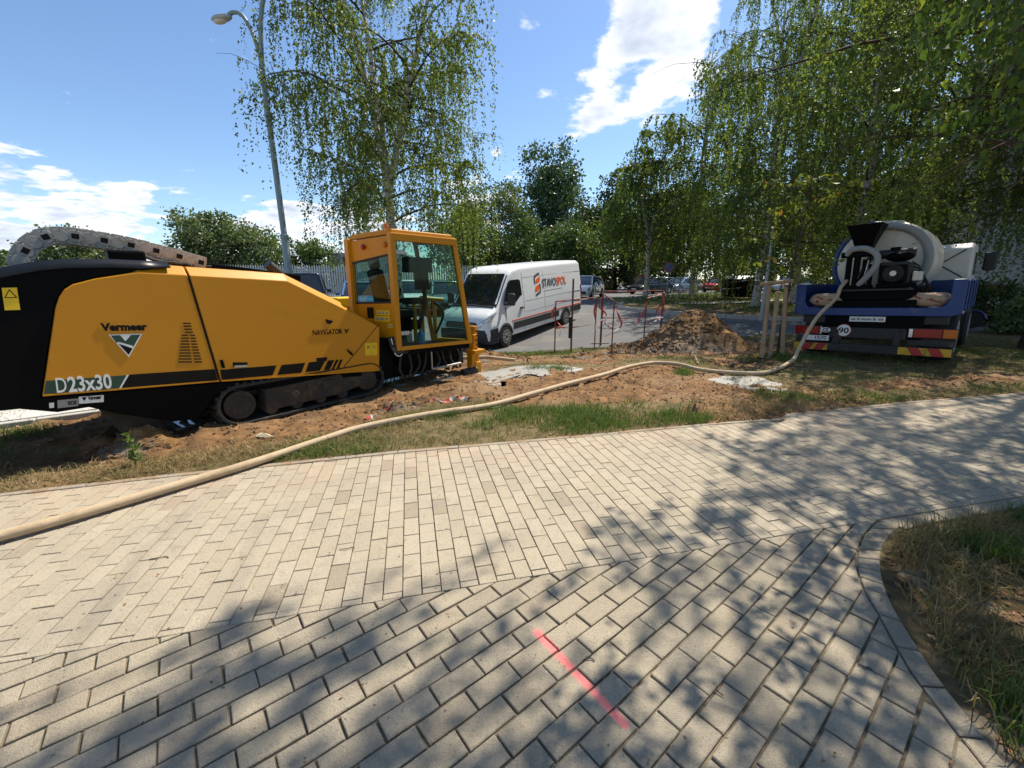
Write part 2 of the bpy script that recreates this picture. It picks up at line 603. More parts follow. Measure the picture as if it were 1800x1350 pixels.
sapling_leaf = leaf_mat('sapling_leaf', (0.12, 0.17, 0.03), (0.24, 0.24, 0.04), (0.45, 0.18, 0.03), 0.5)
grass_mat = leaf_mat('grass_blades', (0.055, 0.11, 0.018), (0.17, 0.24, 0.055), (0.40, 0.32, 0.13), 0.35, 0.6)
straw_mat = leaf_mat('dry_grass', (0.15, 0.125, 0.05), (0.36, 0.275, 0.135), (0.5, 0.41, 0.24), 0.3, 0.7)
lawn_dry_mat = leaf_mat('dry_lawn_blades', (0.10, 0.13, 0.03), (0.33, 0.28, 0.11), (0.5, 0.42, 0.24), 0.3, 0.7)


def bark_birch():
    t = NT('birch_bark')
    p = t.pos(True)
    mp = t.node('ShaderNodeMapping')
    mp.inputs['Scale'].default_value = (3, 3, 9)
    t.l.new(p, mp.inputs[0])
    n = t.noise(1.3, 5, 0.65, mp.outputs[0], 0.5)
    c = t.mix(t.ramp(n, 0.52, 0.64), (0.50, 0.45, 0.39), (0.05, 0.04, 0.035))
    return t.done(t.bsdf(c, 0.8, 0, t.bump(n, 0.5, 0.02), 0.2))


birch_bark = bark_birch()
dark_bark = M('dark_bark', (0.085, 0.062, 0.045), 0.95, var=0.4, scale=12, bump=0.9, bscale=18, spec=0.1)
twig_bark = M('twig_bark', (0.07, 0.052, 0.042), 0.9, var=0.3, scale=12, spec=0.1)
# ------------------------------------------------------------------ terrain
def sstep(a, b, x):
    t = np.clip((np.asarray(x, dtype=np.float64) - a) / (b - a), 0, 1)
    return t * t * (3 - 2 * t)


def zt(x, y):
    """lie of the land: flat lawn, a dip where the van stands, a gently rising street behind"""
    x, y = np.asarray(x, dtype=np.float64), np.asarray(y, dtype=np.float64)
    dip = -0.50 * np.exp(-((x + 1.2) ** 2 / (2 * 4.6 ** 2) + (y - 13.2) ** 2 / (2 * 2.5 ** 2)))
    return dip + 0.36 * sstep(17, 31, y)


def zt1(x, y):
    return float(zt(x, y))


EDGE = [(-14, 0.0), (-9, 1.48), (-3.94, 2.94), (-2.9, 3.27), (-1.1, 3.77), (0.6, 4.17), (2.23, 4.57), (3.16, 4.74), (3.40, 4.93), (5.39, 5.46), (7.46, 5.92), (16, 7.9)]
EX, EY = np.array([p[0] for p in EDGE]), np.array([p[1] for p in EDGE])


def edge_y(x):
    return np.interp(x, EX, EY)


def far_y(x):
    return np.interp(x, [-14, -7, -4, -2, 0, 4, 8, 16], [7.5, 8.6, 10.0, 11.0, 11.5, 12.4, 13.0, 13.6])


DIRT = [((0.2, 5.9), (2.9, 6.15), 0.62), ((1.6, 7.2), (3.0, 7.4), 0.75), ((-3.6, 3.75), (-2.2, 4.6), 0.62), ((-2.6, 4.6), (-0.9, 6.2), 0.62), ((-0.8, 6.6), (0.8, 7.4), 0.75),
        ((0.4, 8.9), (1.8, 8.8), 0.45), ((2.6, 10.2), (6.2, 10.4), 1.1), ((-1.2, 8.2), (-0.2, 10.0), 0.9), ((-6.5, 2.6), (-3.9, 3.5), 0.40),
        ((2.5, 4.85), (3.6, 5.15), 0.42), ((3.0, 6.0), (4.4, 5.7), 0.45), ((-4.8, 4.3), (-3.6, 4.7), 0.5), ((5.5, 6.2), (9.5, 7.0), 0.22), ((4.5, 8.2), (5.5, 9.4), 0.6)]


def dirt_at(x, y):
    x, y = np.asarray(x, dtype=np.float64), np.asarray(y, dtype=np.float64)
    m = np.zeros_like(x)
    for (ax, ay), (bx, by), r in DIRT:
        dx, dy = bx - ax, by - ay
        t = np.clip(((x - ax) * dx + (y - ay) * dy) / (dx * dx + dy * dy), 0, 1)
        d = np.hypot(x - ax - t * dx, y - ay - t * dy)
        m = np.maximum(m, 1 - sstep(r * 0.55, r * 1.5, d))
    return np.clip(m + (fbm(x * 2.2, y * 2.2, 4) - 0.5) * 0.9 + 0.05, 0, 1)


def lawn_z(x, y):
    x, y = np.asarray(x, dtype=np.float64), np.asarray(y, dtype=np.float64)
    v = np.clip(y - edge_y(x), 0, None)
    lift = sstep(0.0, 0.4, v)
    d = dirt_at(x, y)
    z = zt(x, y) + 0.012 * lift + (fbm(x * 1.1, y * 1.1, 3) - 0.5) * 0.07 * lift
    z += (fbm(x * 7 + 3, y * 7, 4, 0.6) - 0.5) * (0.012 + 0.075 * d) * lift
    z += np.maximum(0, fbm(x * 4.0 + 30, y * 4.0 + 11, 3) - 0.62) * 0.35 * d * lift
    z -= 0.26 * np.exp(-(((x - 2.75) / 0.75) ** 2 + ((y - 10.75) / 0.45) ** 2))
    z -= 0.05 * np.exp(-(((x + 3.9) / 0.8) ** 2 + ((y - 3.6) / 0.4) ** 2))
    return z


def ground_mat():
    t = NT('earth_and_turf')
    a = t.node('ShaderNodeAttribute', attribute_name='dirt')
    n = t.noise(5, 6, 0.65)
    n2 = t.noise(34, 5, 0.7)
    n3 = t.noise(1.1, 3, 0.5)
    soil = t.mix(t.ramp(n, 0.3, 0.72), (0.095, 0.052, 0.024), (0.28, 0.155, 0.070))
    soil = t.mix(t.ramp(n3, 0.45, 0.66), soil, t.mix(n2, (0.15, 0.09, 0.048), (0.30, 0.20, 0.11)))
    soil = t.mix(t.math('MULTIPLY', t.ramp(n2, 0.56, 0.72), 0.55), soil, (0.36, 0.27, 0.165))
    soil = t.mix(t.math('MULTIPLY', t.ramp(t.noise(1.7, 5, 0.65), 0.52, 0.66), 0.6), soil, (0.085, 0.052, 0.028))
    turf = t.mix(t.ramp(n, 0.3, 0.7), (0.075, 0.058, 0.028), (0.21, 0.155, 0.08))
    turf = t.mix(t.math('MULTIPLY', t.ramp(n2, 0.5, 0.7), 0.6), turf, (0.13, 0.16, 0.045))
    c = t.mix(t.ramp(a.outputs['Fac'], 0.35, 0.65), turf, soil)
    return t.done(t.bsdf(c, 0.95, 0, t.bump(t.math('ADD', n, n2), 0.8, 0.02), 0.15))


earth = ground_mat()


def set_attr(o, name, vals):
    a = o.data.attributes.new(name, 'FLOAT', 'POINT')
    a.data.foreach_set('value', np.ascontiguousarray(vals, dtype=np.float32).ravel())


def grid_faces(nr, nc):
    i = np.arange(nr - 1)[:, None] * nc + np.arange(nc - 1)[None, :]
    return np.stack([i, i + 1, i + nc + 1, i + nc], -1).reshape(-1, 4)


# the wide ground to the horizon
gx = np.concatenate([-np.geomspace(1500, 26, 14), np.arange(-24, 25, 2.0), np.geomspace(26, 1500, 14)])
gy = np.concatenate([-np.geomspace(400, 4, 8), np.arange(-2, 60, 2.0), np.geomspace(62, 2200, 16)])
X, Y = np.meshgrid(gx, gy)
Z = zt(X, Y) - 0.22
o = array_mesh('ground', np.stack([X, Y, Z], -1).reshape(-1, 3), grid_faces(*X.shape), earth, smooth=True)
set_attr(o, 'dirt', np.zeros(X.size))
tag(o, 'dry grassy ground stretching away around the street', 'ground', kind='structure')

# street behind: one asphalt sheet
X, Y = np.meshgrid(np.arange(-60, 61, 1.0), np.concatenate([np.arange(7.0, 40, 0.5), np.arange(40, 120, 2.0)]))
o = array_mesh('road', np.stack([X, Y, zt(X, Y) - 0.05], -1).reshape(-1, 3), grid_faces(*X.shape), asphalt, smooth=True)
tag(o, 'grey asphalt street and parking area behind the lawn', 'road', kind='structure')

# worked lawn between the paved path and the street
xs = np.arange(-14, 16.01, 0.065)
ts = np.linspace(0, 1, 120) ** 1.35
X = np.repeat(xs[None, :], len(ts), 0)
E0, E1 = edge_y(xs), far_y(xs) + (fbm(xs * 0.9, xs * 0 + 4, 3) - 0.5) * 0.5
Y = E0[None, :] + ts[:, None] * (E1 - E0)[None, :]
Z = lawn_z(X, Y)
Z[-1, :] -= 0.16
Z[0, :] = np.minimum(Z[0, :], -0.006)
lawn = array_mesh('lawn', np.stack([X, Y, Z], -1).reshape(-1, 3), grid_faces(*X.shape), earth, smooth=True)
set_attr(lawn, 'dirt', dirt_at(X, Y))
tag(lawn, 'trampled lawn with bare orange earth between path and street', 'lawn', kind='structure')

# ------------------------------------------------------------------ paved path
LA, LB = 1.985, 0.236                     # seam line y = LA + LB x


def paver_mat(name='concrete_paver', c0=(0.425, 0.360, 0.258), c1=(0.485, 0.415, 0.305), wear=1.0):
    t = NT(name)
    g = t.node('ShaderNodeNewGeometry')
    oi = t.node('ShaderNodeObjectInfo')
    rnd = t.math('FRACT', t.math('ADD', g.outputs['Random Per Island'], t.math('MULTIPLY', oi.outputs['Random'], 7.31)))
    pos = g.outputs['Position']
    n = t.noise(2.0, 4, 0.6)
    grit = t.noise(170, 4, 0.75)
    pores = t.noise(85, 4, 0.75)
    c = t.mix(rnd, c0, c1)
    c = t.mix(t.ramp(rnd, 0.93, 1.0), c, (0.35, 0.285, 0.20))
    c = t.mix(t.math('MULTIPLY', t.ramp(n, 0.40, 0.70), 0.40), c, (0.29, 0.26, 0.215))
    c = t.mix(t.math('MULTIPLY', t.ramp(grit, 0.50, 0.70), 0.50), c, (0.54, 0.48, 0.385))
    c = t.mix(t.math('MULTIPLY', t.math('SUBTRACT', 1.0, t.ramp(grit, 0.30, 0.48)), 0.45), c, (0.21, 0.175, 0.125))
    c = t.mix(t.math('MULTIPLY', t.ramp(pores, 0.55, 0.66), 0.60), c, (0.17, 0.145, 0.11))
    blot = t.noise(13, 5, 0.7)
    c = t.mix(t.math('MULTIPLY', t.ramp(blot, 0.50, 0.68), 0.30 * wear), c, (0.26, 0.22, 0.165))
    spots = t.noise(33, 2, 0.4)
    c = t.mix(t.math('MULTIPLY', t.ramp(spots, 0.72, 0.76), 0.8), c, (0.10, 0.085, 0.065))
    c = t.mix(t.math('MULTIPLY', t.ramp(t.noise(60, 2, 0.4), 0.74, 0.78), 0.7), c, (0.66, 0.62, 0.55))
    # orange earth trodden on to the paving by the lawn
    sp = t.node('ShaderNodeSeparateXYZ')
    t.l.new(pos, sp.inputs[0])
    depth = t.math('SUBTRACT', sp.outputs[1], t.math('ADD', 3.1, t.math('MULTIPLY', sp.outputs[0], 0.26)))
    soil = t.math('MULTIPLY', t.ramp(depth, 0.0, 1.0), t.ramp(t.noise(2.6, 6, 0.7), 0.42, 0.66))
    c = t.mix(t.math('MULTIPLY', soil, 0.38), c, (0.46, 0.27, 0.19))
    # marker spray line
    a, b = on_ground(945, 1112), on_ground(1098, 1272)
    ab = (b - a)
    rel = t.node('ShaderNodeVectorMath', operation='SUBTRACT')
    t.l.new(pos, rel.inputs[0])
    rel.inputs[1].default_value = (a.x, a.y, 0)
    dt = t.node('ShaderNodeVectorMath', operation='DOT_PRODUCT')
    t.l.new(rel.outputs[0], dt.inputs[0])
    u = ab.normalized()
    dt.inputs[1].default_value = (u.x, u.y, 0)
    dn = t.node('ShaderNodeVectorMath', operation='DOT_PRODUCT')
    t.l.new(rel.outputs[0], dn.inputs[0])
    dn.inputs[1].default_value = (-u.y, u.x, 0)
    along = t.math('DIVIDE', dt.outputs['Value'], ab.length)
    excess = t.math('MAXIMUM', t.math('MAXIMUM', t.math('SUBTRACT', 0.0, dt.outputs['Value']), t.math('SUBTRACT', dt.outputs['Value'], ab.length)), 0.0)
    dist = t.math('SQRT', t.math('ADD', t.math('POWER', dn.outputs['Value'], 2.0), t.math('POWER', excess, 2.0)))
    wid = t.math('SUBTRACT', 0.0265, t.math('MULTIPLY', along, 0.0055))
    jit = t.math('MULTIPLY', t.math('SUBTRACT', t.noise(150, 3, 0.7), 0.5), 0.016)
    q = t.math('DIVIDE', t.math('ADD', dist, jit), wid)
    spray = t.math('SUBTRACT', 1.0, t.ramp(q, 0.32, 1.22))
    spray = t.math('MULTIPLY', spray, 0.90)
    c = t.mix(spray, c, (0.86, 0.235, 0.225))
    h = t.math('ADD', grit, t.math('MULTIPLY', pores, 1.4))
    return t.done(t.bsdf(c, 0.9, 0, t.bump(h, 0.8, 0.005), 0.25))


def sand_mat():
    t = NT('joint_sand')
    n = t.noise(18, 5, 0.7)
    n2 = t.noise(160, 3, 0.7)
    c = t.mix(t.ramp(n, 0.35, 0.65), (0.125, 0.103, 0.068), (0.25, 0.207, 0.142))
    c = t.mix(t.math('MULTIPLY', t.ramp(n2, 0.5, 0.75), 0.6), c, (0.25, 0.205, 0.14))
    c = t.mix(t.math('MULTIPLY', t.ramp(t.noise(7, 4, 0.7), 0.60, 0.70), 0.6), c, (0.05, 0.07, 0.02))
    return t.done(t.bsdf(c, 0.95, 0, t.bump(n2, 0.7, 0.004), 0.1))


paver_m, sand_m = paver_mat(), sand_mat()
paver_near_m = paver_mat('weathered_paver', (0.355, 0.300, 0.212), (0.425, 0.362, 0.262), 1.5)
bed_pts = [(-14, 0.02), (-9, 1.48), (-3.94, 2.94), (-2.9, 3.27), (-1.1, 3.77), (0.6, 4.17), (2.23, 4.57), (3.16, 4.74), (3.40, 4.93), (5.39, 5.46), (7.46, 5.92), (16, 7.9), (16, -4), (-14, -4)]
bed = MB()
bed.add([(x, y, -0.012) for x, y in bed_pts], [tuple(range(len(bed_pts)))])
pavement = bed.build('pavement', sand_m)
tag(pavement, 'concrete block paved path with sandy joints', 'pavement', kind='structure')


def clip(poly, a, b, c):
    """keep a x + b y <= c"""
    out = []
    for i, p in enumerate(poly):
        q = poly[(i + 1) % len(poly)]
        dp, dq = a * p[0] + b * p[1] - c, a * q[0] + b * q[1] - c
        if dp <= 0: out.append(p)
        if dp * dq < 0:
            t = dp / (dp - dq)
            out.append((p[0] + (q[0] - p[0]) * t, p[1] + (q[1] - p[1]) * t))
    return out


def area(poly):
    return 0.5 * abs(sum(poly[i][0] * poly[(i + 1) % len(poly)][1] - poly[(i + 1) % len(poly)][0] * poly[i][1] for i in range(len(poly))))


def inset(poly, d):
    n = len(poly)
    sgn = 1 if sum(poly[i][0] * poly[(i + 1) % n][1] - poly[(i + 1) % n][0] * poly[i][1] for i in range(n)) > 0 else -1
    cx, cy = sum(p[0] for p in poly) / n, sum(p[1] for p in poly) / n
    out = []
    for i in range(n):
        p0, p1, p2 = Vector(poly[i - 1]), Vector(poly[i]), Vector(poly[(i + 1) % n])
        e1, e2 = (p1 - p0), (p2 - p1)
        if e1.length < 1e-6 or e2.length < 1e-6:
            out.append(tuple(p1)); continue
        n1 = Vector((-e1.y, e1.x)).normalized() * sgn
        n2 = Vector((-e2.y, e2.x)).normalized() * sgn
        k = n1 + n2
        kk = k.length_squared
        k = k * (2 / kk) if kk > 0.3 else n1
        out.append((p1.x + k.x * d, p1.y + k.y * d))
    return out


def stone(mb, poly, z, ch=0.0035, h=0.03, tilt=(0, 0), hole=True):
    cx, cy = sum(p[0] for p in poly) / len(poly), sum(p[1] for p in poly) / len(poly)
    zz = lambda p: z + (p[0] - cx) * tilt[0] + (p[1] - cy) * tilt[1]
    top = inset(poly, ch)
    n = len(poly)
    vs = [(p[0], p[1], zz(p) - h) for p in poly] + [(p[0], p[1], zz(p) - ch) for p in poly] + [(p[0], p[1], zz(p)) for p in top]
    fs = [tuple(range(2 * n, 3 * n))]
    for i in range(n):
        j = (i + 1) % n
        fs += [(i, j, j + n, i + n), (i + n, j + n, j + 2 * n, i + 2 * n)]
    mb.add(vs, fs)


inner_px = [(1541, 917), (1522, 937), (1511, 960), (1507, 985), (1511, 1013), (1524, 1045), (1543, 1077), (1570, 1125), (1602, 1180), (1650, 1244), (1698, 1307), (1766, 1392), (1860, 1510)]
outer_px = [(1592, 917), (1566, 940), (1552, 963), (1548, 990), (1555, 1028), (1568, 1060), (1586, 1092), (1613, 1135), (1645, 1183), (1695, 1248), (1744, 1311), (1812, 1392), (1906, 1505)]
inner_c = [on_ground(*p) for p in inner_px]
outer_c = [on_ground(*p) for p in outer_px]
in_s = smooth_path([(p.x, p.y, 0) for p in inner_c], 6)


def clip_curve(poly):
    cx, cy = sum(p[0] for p in poly) / len(poly), sum(p[1] for p in poly) / len(poly)
    best = min(range(len(in_s) - 1), key=lambda i: (0.5 * (in_s[i].x + in_s[i + 1].x) - cx) ** 2 + (0.5 * (in_s[i].y + in_s[i + 1].y) - cy) ** 2)
    a, b = in_s[best], in_s[best + 1]
    d = (b - a).normalized()            # running towards the viewer: paving lies on the right hand (west)
    nx, ny = -d.y, d.x                  # left hand normal = towards the grass
    return clip(poly, nx, ny, nx * a.x + ny * a.y - 0.006)


pavers = []      # (poly, region)
prs = random.Random(11)


def lay(angle, L, W, joint, keep, offx, offy, extent, wob=0.0):
    u = Vector((math.cos(angle), math.sin(angle)))
    w = Vector((-u.y, u.x))
    n = int(extent / W)
    m = int(extent / L)
    for r_ in range(-n, n):
        sh = (r_ % 2) * L / 2
        for k in range(-m, m):
            a0, b0 = offx + k * L + sh, offy + r_ * W
            j = joint / 2
            jx, jy, ja = prs.uniform(-wob, wob), prs.uniform(-wob, wob), prs.uniform(-wob, wob) * 4
            c = u * (a0 + L / 2 + jx) + w * (b0 + W / 2 + jy)
            if not (-8 < c.x < 14 and -1.2 < c.y < 8.5): continue
            uu = u + w * ja
            ww = w - u * ja
            hx, hy = L / 2 - j, W / 2 - j
            poly = [(q_.x + prs.gauss(0, wob * .7), q_.y + prs.gauss(0, wob * .7)) for q_ in (c - uu * hx - ww * hy, c + uu * hx - ww * hy, c + uu * hx + ww * hy, c - uu * hx + ww * hy)]
            q = keep(poly)
            if q and len(q) >= 3 and area(q) > 0.0006:
                pavers.append(q)


def keep_far(p):
    q = clip(p, LB, -1, -LA - 0.004)                     # above the seam
    if not q: return q
    cx = sum(a for a, b in q) / len(q)
    cy = sum(b for a, b in q) / len(q)
    i = max(0, min(len(EDGE) - 2, int(np.searchsorted(EX, cx) - 1)))
    if abs(cx - 3.28) < 0.30 and cy > 4.5:
        i = 7 if cx < 3.16 else (8 if cx < 3.40 else 9)
    (ax, ay), (bx, by) = EDGE[i], EDGE[i + 1]
    s = (by - ay) / (bx - ax)
    return clip(q, -s, 1, ay - s * ax - 0.066 * math.sqrt(1 + s * s))


def keep_near(p):
    q = clip(p, -LB, 1, LA - 0.001)
    if not q: return q
    return clip_curve(q)


lay(R(103.5), 0.205, 0.1005, 0.0055, keep_far, 0.03, 0.02, 12, 0.0008)
n_far = len(pavers)
lay(R(38.5), 0.214, 0.105, 0.0085, keep_near, 0.045, 0.018, 9, 0.0016)


def in_view(poly):
    cx, cy = sum(p[0] for p in poly) / len(poly), sum(p[1] for p in poly) / len(poly)
    c, s = math.cos(TILT), math.sin(TILT)
    d = cy * c + CAM_H * s
    if d < 0.2: return None
    px, py = 900 + F_PX * cx / d, 675 - F_PX * (cy * s - CAM_H * c) / d
    if -20 < px < 1820 and py < 1370:
        return area(poly) / d ** 3
    return None


rank = sorted([(in_view(p), i) for i, p in enumerate(pavers) if in_view(p)], reverse=True)[:300]
single = {i for _, i in rank}
rest, rest_near = MB(), MB()
for i, poly in enumerate(pavers):
    far = i < n_far
    z = prs.gauss(0, 0.0009 if far else 0.0016)
    tl = (prs.gauss(0, 0.004), prs.gauss(0, 0.004)) if far else (prs.gauss(0, 0.008), prs.gauss(0, 0.008))
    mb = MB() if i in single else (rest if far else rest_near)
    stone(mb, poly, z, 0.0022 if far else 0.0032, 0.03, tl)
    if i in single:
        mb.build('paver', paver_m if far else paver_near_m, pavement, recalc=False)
ob = rest.build('pavers', paver_m, pavement, recalc=False)
ob['kind'] = 'stuff'
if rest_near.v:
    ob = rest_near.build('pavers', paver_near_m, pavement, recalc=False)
    ob['kind'] = 'stuff'

edging_m = M('edging_stone', (0.30, 0.26, 0.205), 0.92, var=0.14, scale=5, bump=0.4, dirt=(0.26, 0.17, 0.095), amount=0.6, dscale=5, local=False)
# flush edging along the lawn, one stone after another
for i in range(len(EDGE) - 1):
    a, b = Vector(EDGE[i]), Vector(EDGE[i + 1])
    d = b - a
    n = max(1, round(d.length / 0.5))
    u = d.normalized()
    w = Vector((-u.y, u.x))
    for k in range(n):
        p, q = a + d * (k / n) + u * 0.003, a + d * ((k + 1) / n) - u * 0.003
        if not (-9 < p.x < 12): continue
        jit = prs.uniform(-0.004, 0.004)
        poly = [tuple(p - w * 0.06), tuple(q - w * (0.06 + jit)), tuple(q - w * (0.004 + jit)), tuple(p - w * 0.004)]
        mb = MB()
        stone(mb, poly, 0.004 + prs.uniform(-0.003, 0.004), 0.004, 0.06)
        mb.build('edging_stone', edging_m, pavement, recalc=False)
# border stones round the grass corner, then along the path to the right
ic = smooth_path([(p.x, p.y, 0) for p in inner_c], 5)
oc = smooth_path([(p.x, p.y, 0) for p in outer_c], 5)
k = 0
while k < len(ic) - 1:
    e = k + 1
    while e < len(ic) - 1 and (ic[e] - ic[k]).length < (0.095 if k < 22 else 0.19): e += 1
    pts = [tuple(ic[j].xy) for j in range(k, e + 1)] + [tuple(oc[j].xy) for j in range(e, k - 1, -1)]
    mb = MB()
    stone(mb, inset(pts, 0.004), prs.uniform(-0.001, 0.003), 0.004, 0.06)
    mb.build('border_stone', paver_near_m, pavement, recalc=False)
    k = e
xr = on_ground(1545, 915).x
while xr < 11:
    x2 = xr + 0.24
    lo = 0.112
    pts = [(xr + 0.004, LA + LB * xr - 0.006), (x2 - 0.004, LA + LB * x2 - 0.006), (x2 - 0.004, LA + LB * x2 - lo), (xr + 0.004 + (0.1 if xr < 2.6 else 0), LA + LB * xr - lo)]
    mb = MB()
    stone(mb, pts[::-1], prs.uniform(-0.001, 0.003), 0.004, 0.06)
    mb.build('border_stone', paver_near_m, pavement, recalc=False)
    xr = x2

# ------------------------------------------------------------------ grass corner on the right
curve = [Vector((x, LA + LB * x - 0.112, 0)) for x in np.arange(12, 2.75, -0.12)] + [Vector((p.x, p.y, 0)) for p in oc[2:]]
curve.append(Vector((2.0, -1.5, 0)))
Cc = Vector((7.5, -0.6, 0))
tt = np.linspace(0, 1, 46) ** 1.5
cv = np.array([[p.x, p.y] for p in curve])
XX = cv[None, :, 0] + (Cc.x - cv[None, :, 0]) * tt[:, None]
YY = cv[None, :, 1] + (Cc.y - cv[None, :, 1]) * tt[:, None]
ZZ = (fbm(XX * 3, YY * 3, 4) - 0.5) * 0.06 * np.minimum(1, tt[:, None] * 12) + 0.01 * np.minimum(1, tt[:, None] * 12) - 0.012
corner = array_mesh('lawn_corner', np.stack([XX, YY, ZZ], -1).reshape(-1, 3), grid_faces(*XX.shape), earth, smooth=True)
set_attr(corner, 'dirt', np.clip(0.25 + (fbm(XX * 2.5 + 8, YY * 2.5, 4) - 0.5) * 1.2 + 0.55 * np.exp(-(tt[:, None] / 0.06) ** 2) * (YY < 2.2), 0, 0.46))
tag(corner, 'dry grass corner inside the curved paving border', 'lawn', kind='structure')

# green verge across the street with a pale footpath
vp = [(5.6, 22.5), (7.4, 20.0), (10.5, 17.8), (15, 16.2), (24, 15.6), (60, 15.5), (60, 60), (42, 62), (33, 50), (24, 40), (15, 33.5), (9.5, 28.5), (6.6, 25)]
vm = MB()
cxy = (22, 27)
ring = [Vector((x, y)) for x, y in vp]
dense = []
for i in range(len(ring)):
    a, b = ring[i], ring[(i + 1) % len(ring)]
    for k in range(8): dense.append(a.lerp(b, k / 8))
ts_ = [0, 0.02, 0.1, 0.2, 0.35, 0.5, 0.7, 0.9]
vm.skin([[(p.x + (cxy[0] - p.x) * t, p.y + (cxy[1] - p.y) * t, zt1(p.x + (cxy[0] - p.x) * t, p.y + (cxy[1] - p.y) * t) + (-0.05 if t == 0 else 0.07)) for p in dense] for t in ts_])
verge = vm.build('verge', earth, smooth=30)
set_attr(verge, 'dirt', np.full(len(verge.data.vertices), 0.1))
tag(verge, 'shaded green verge under the birches across the street', 'verge', kind='structure')
fp = MB()
fpp = [(9.2, 24.6), (12, 24.9), (16, 26.6), (24, 31.5), (34, 40)]
L_, R_ = [], []
for i, (x, y) in enumerate(fpp):
    L_.append((x - 0.2, y + 0.9, zt1(x, y) + 0.085))
    R_.append((x + 0.2, y - 0.9, zt1(x, y) + 0.085))
fp.skin([L_, R_], closed=False, caps=False)
tag(fp.build('footpath', concrete), 'pale footpath crossing the far verge', 'footpath', kind='structure')

# kerb stones along the near side of the verge
kerb = thing('kerb', 'pale kerb along the far verge behind the earth heap', 'kerb')
kpts = smooth_path([(5.6, 22.5, 0), (7.4, 20.0, 0), (10.5, 17.8, 0), (15, 16.2, 0), (24, 15.6, 0)], 6)
for a, b in zip(kpts, kpts[1:]):
    d = (b - a).normalized()
    m = (a + b) / 2
    MB().box((m.x, m.y, zt1(m.x, m.y) + 0.02), ((b - a).length - 0.012, 0.13, 0.2), (0, 0, math.atan2(d.y, d.x))).build('kerb_stone', concrete, kerb, bevel=0.012)

# pale slab pavement behind the drill on the left
sw_a = Vector((-9.4, 1.55))
sw_d = Vector((0.80, 0.60)).normalized()
sw_n = Vector((-sw_d.y, sw_d.x))
side = MB()
q = [sw_a, sw_a + sw_d * 8.0, sw_a + sw_d * 8.0 + sw_n * 2.2, sw_a + sw_n * 2.2]
side.prism([(p.x, p.y) for p in q], -0.1, 0.035, 'z')
sidewalk = side.build('sidewalk', concrete)
tag(sidewalk, 'pale slab pavement behind the yellow drilling rig', 'sidewalk', kind='structure')
slab_m = M('pale_slab', (0.50, 0.47, 0.43), 0.9, var=0.1, scale=4, bump=0.3, local=False)
for k in range(40):
    for r_ in range(3):
        p = sw_a + sw_d * (0.2 * k + 0.1) + sw_n * (0.12 + 0.65 * r_ + 0.33)
        MB().box((p.x, p.y, 0.045 + prs.uniform(-0.002, 0.002)), (0.193, 0.64, 0.03), (0, 0, math.atan2(sw_d.y, sw_d.x))).build('slab', slab_m, sidewalk)
for k in range(8):
    p = sw_a + sw_d * (k + 0.5) - sw_n * 0.05
    MB().box((p.x, p.y, 0.0), (0.99, 0.09, 0.16), (0, 0, math.atan2(sw_d.y, sw_d.x))).build('kerb_stone', concrete, sidewalk, bevel=0.01)
# ------------------------------------------------------------------ yellow drilling rig
D_AZ = R(39)
D_P0 = on_ground(430, 748)
D_U = Vector((math.sin(D_AZ), math.cos(D_AZ), 0))
D_L = Vector((-math.cos(D_AZ), math.sin(D_AZ), 0))


def DL(px, py, y=0.0):
    """pixel -> (along, height) on the rig's side plane shifted y metres inwards"""
    r = cam_ray(px, py)
    t = (D_L.dot(D_P0) + y - 0) / D_L.dot(r)
    p = Vector((0, 0, CAM_H)) + r * t
    return (D_U.dot(p - D_P0), p.z)


def DLs(pts, y=0.0):
    return [DL(px, py, y) for px, py in pts]


def z1(x, y): return (x / 2.8733, 380 + y / 2.8723)        # zoomed view -> photograph
def z2(x, y): return (350 + x / 3.376, 380 + y / 3.375)


rig = thing('drilling_rig', 'large yellow and black tracked horizontal drilling rig with glazed cab', 'drilling rig', D_P0, (0, 0, math.pi / 2 - D_AZ))


def chamfered(face_px, top_idx, lift, name, mat, depth=0.92, y0=0.0, ch=0.09, parent=rig):
    """panel with its face at y0 and a chamfer along the listed top points rising to the roof"""
    f = DLs(face_px, y0)
    g = [(a, b + (lift if i in top_idx else 0)) for i, (a, b) in enumerate(f)]
    n = len(f)
    mb = MB()
    vs = [(a, y0, b) for a, b in f] + [(a, y0 + ch, b) for a, b in g] + [(a, y0 + depth, b) for a, b in g]
    fs = [tuple(range(n)), tuple(range(3 * n - 1, 2 * n - 1, -1))]
    for i in range(n):
        j = (i + 1) % n
        fs += [(i, i + n, j + n, j), (i + n, i + 2 * n, j + 2 * n, j + n)]
    mb.add(vs, fs)
    return mb.build(name, mat, parent, bevel=0.008)


rear_px = [(75, 696), (98, 540), (104, 522), (113, 509), (127, 500), (165, 490), (243, 479), (329, 483.5), (385.5, 671)]
mid_px = [(333, 484), (448, 490.5), (505, 494), (603, 542), (640, 560), (667, 575), (667, 652), (389, 671)]
rear_hood = chamfered(rear_px, {6, 7}, 0.085, 'rear_hood', yellow)
mid_hood = chamfered(mid_px, {0, 1, 2, 3}, 0.085, 'engine_hood', yellow)
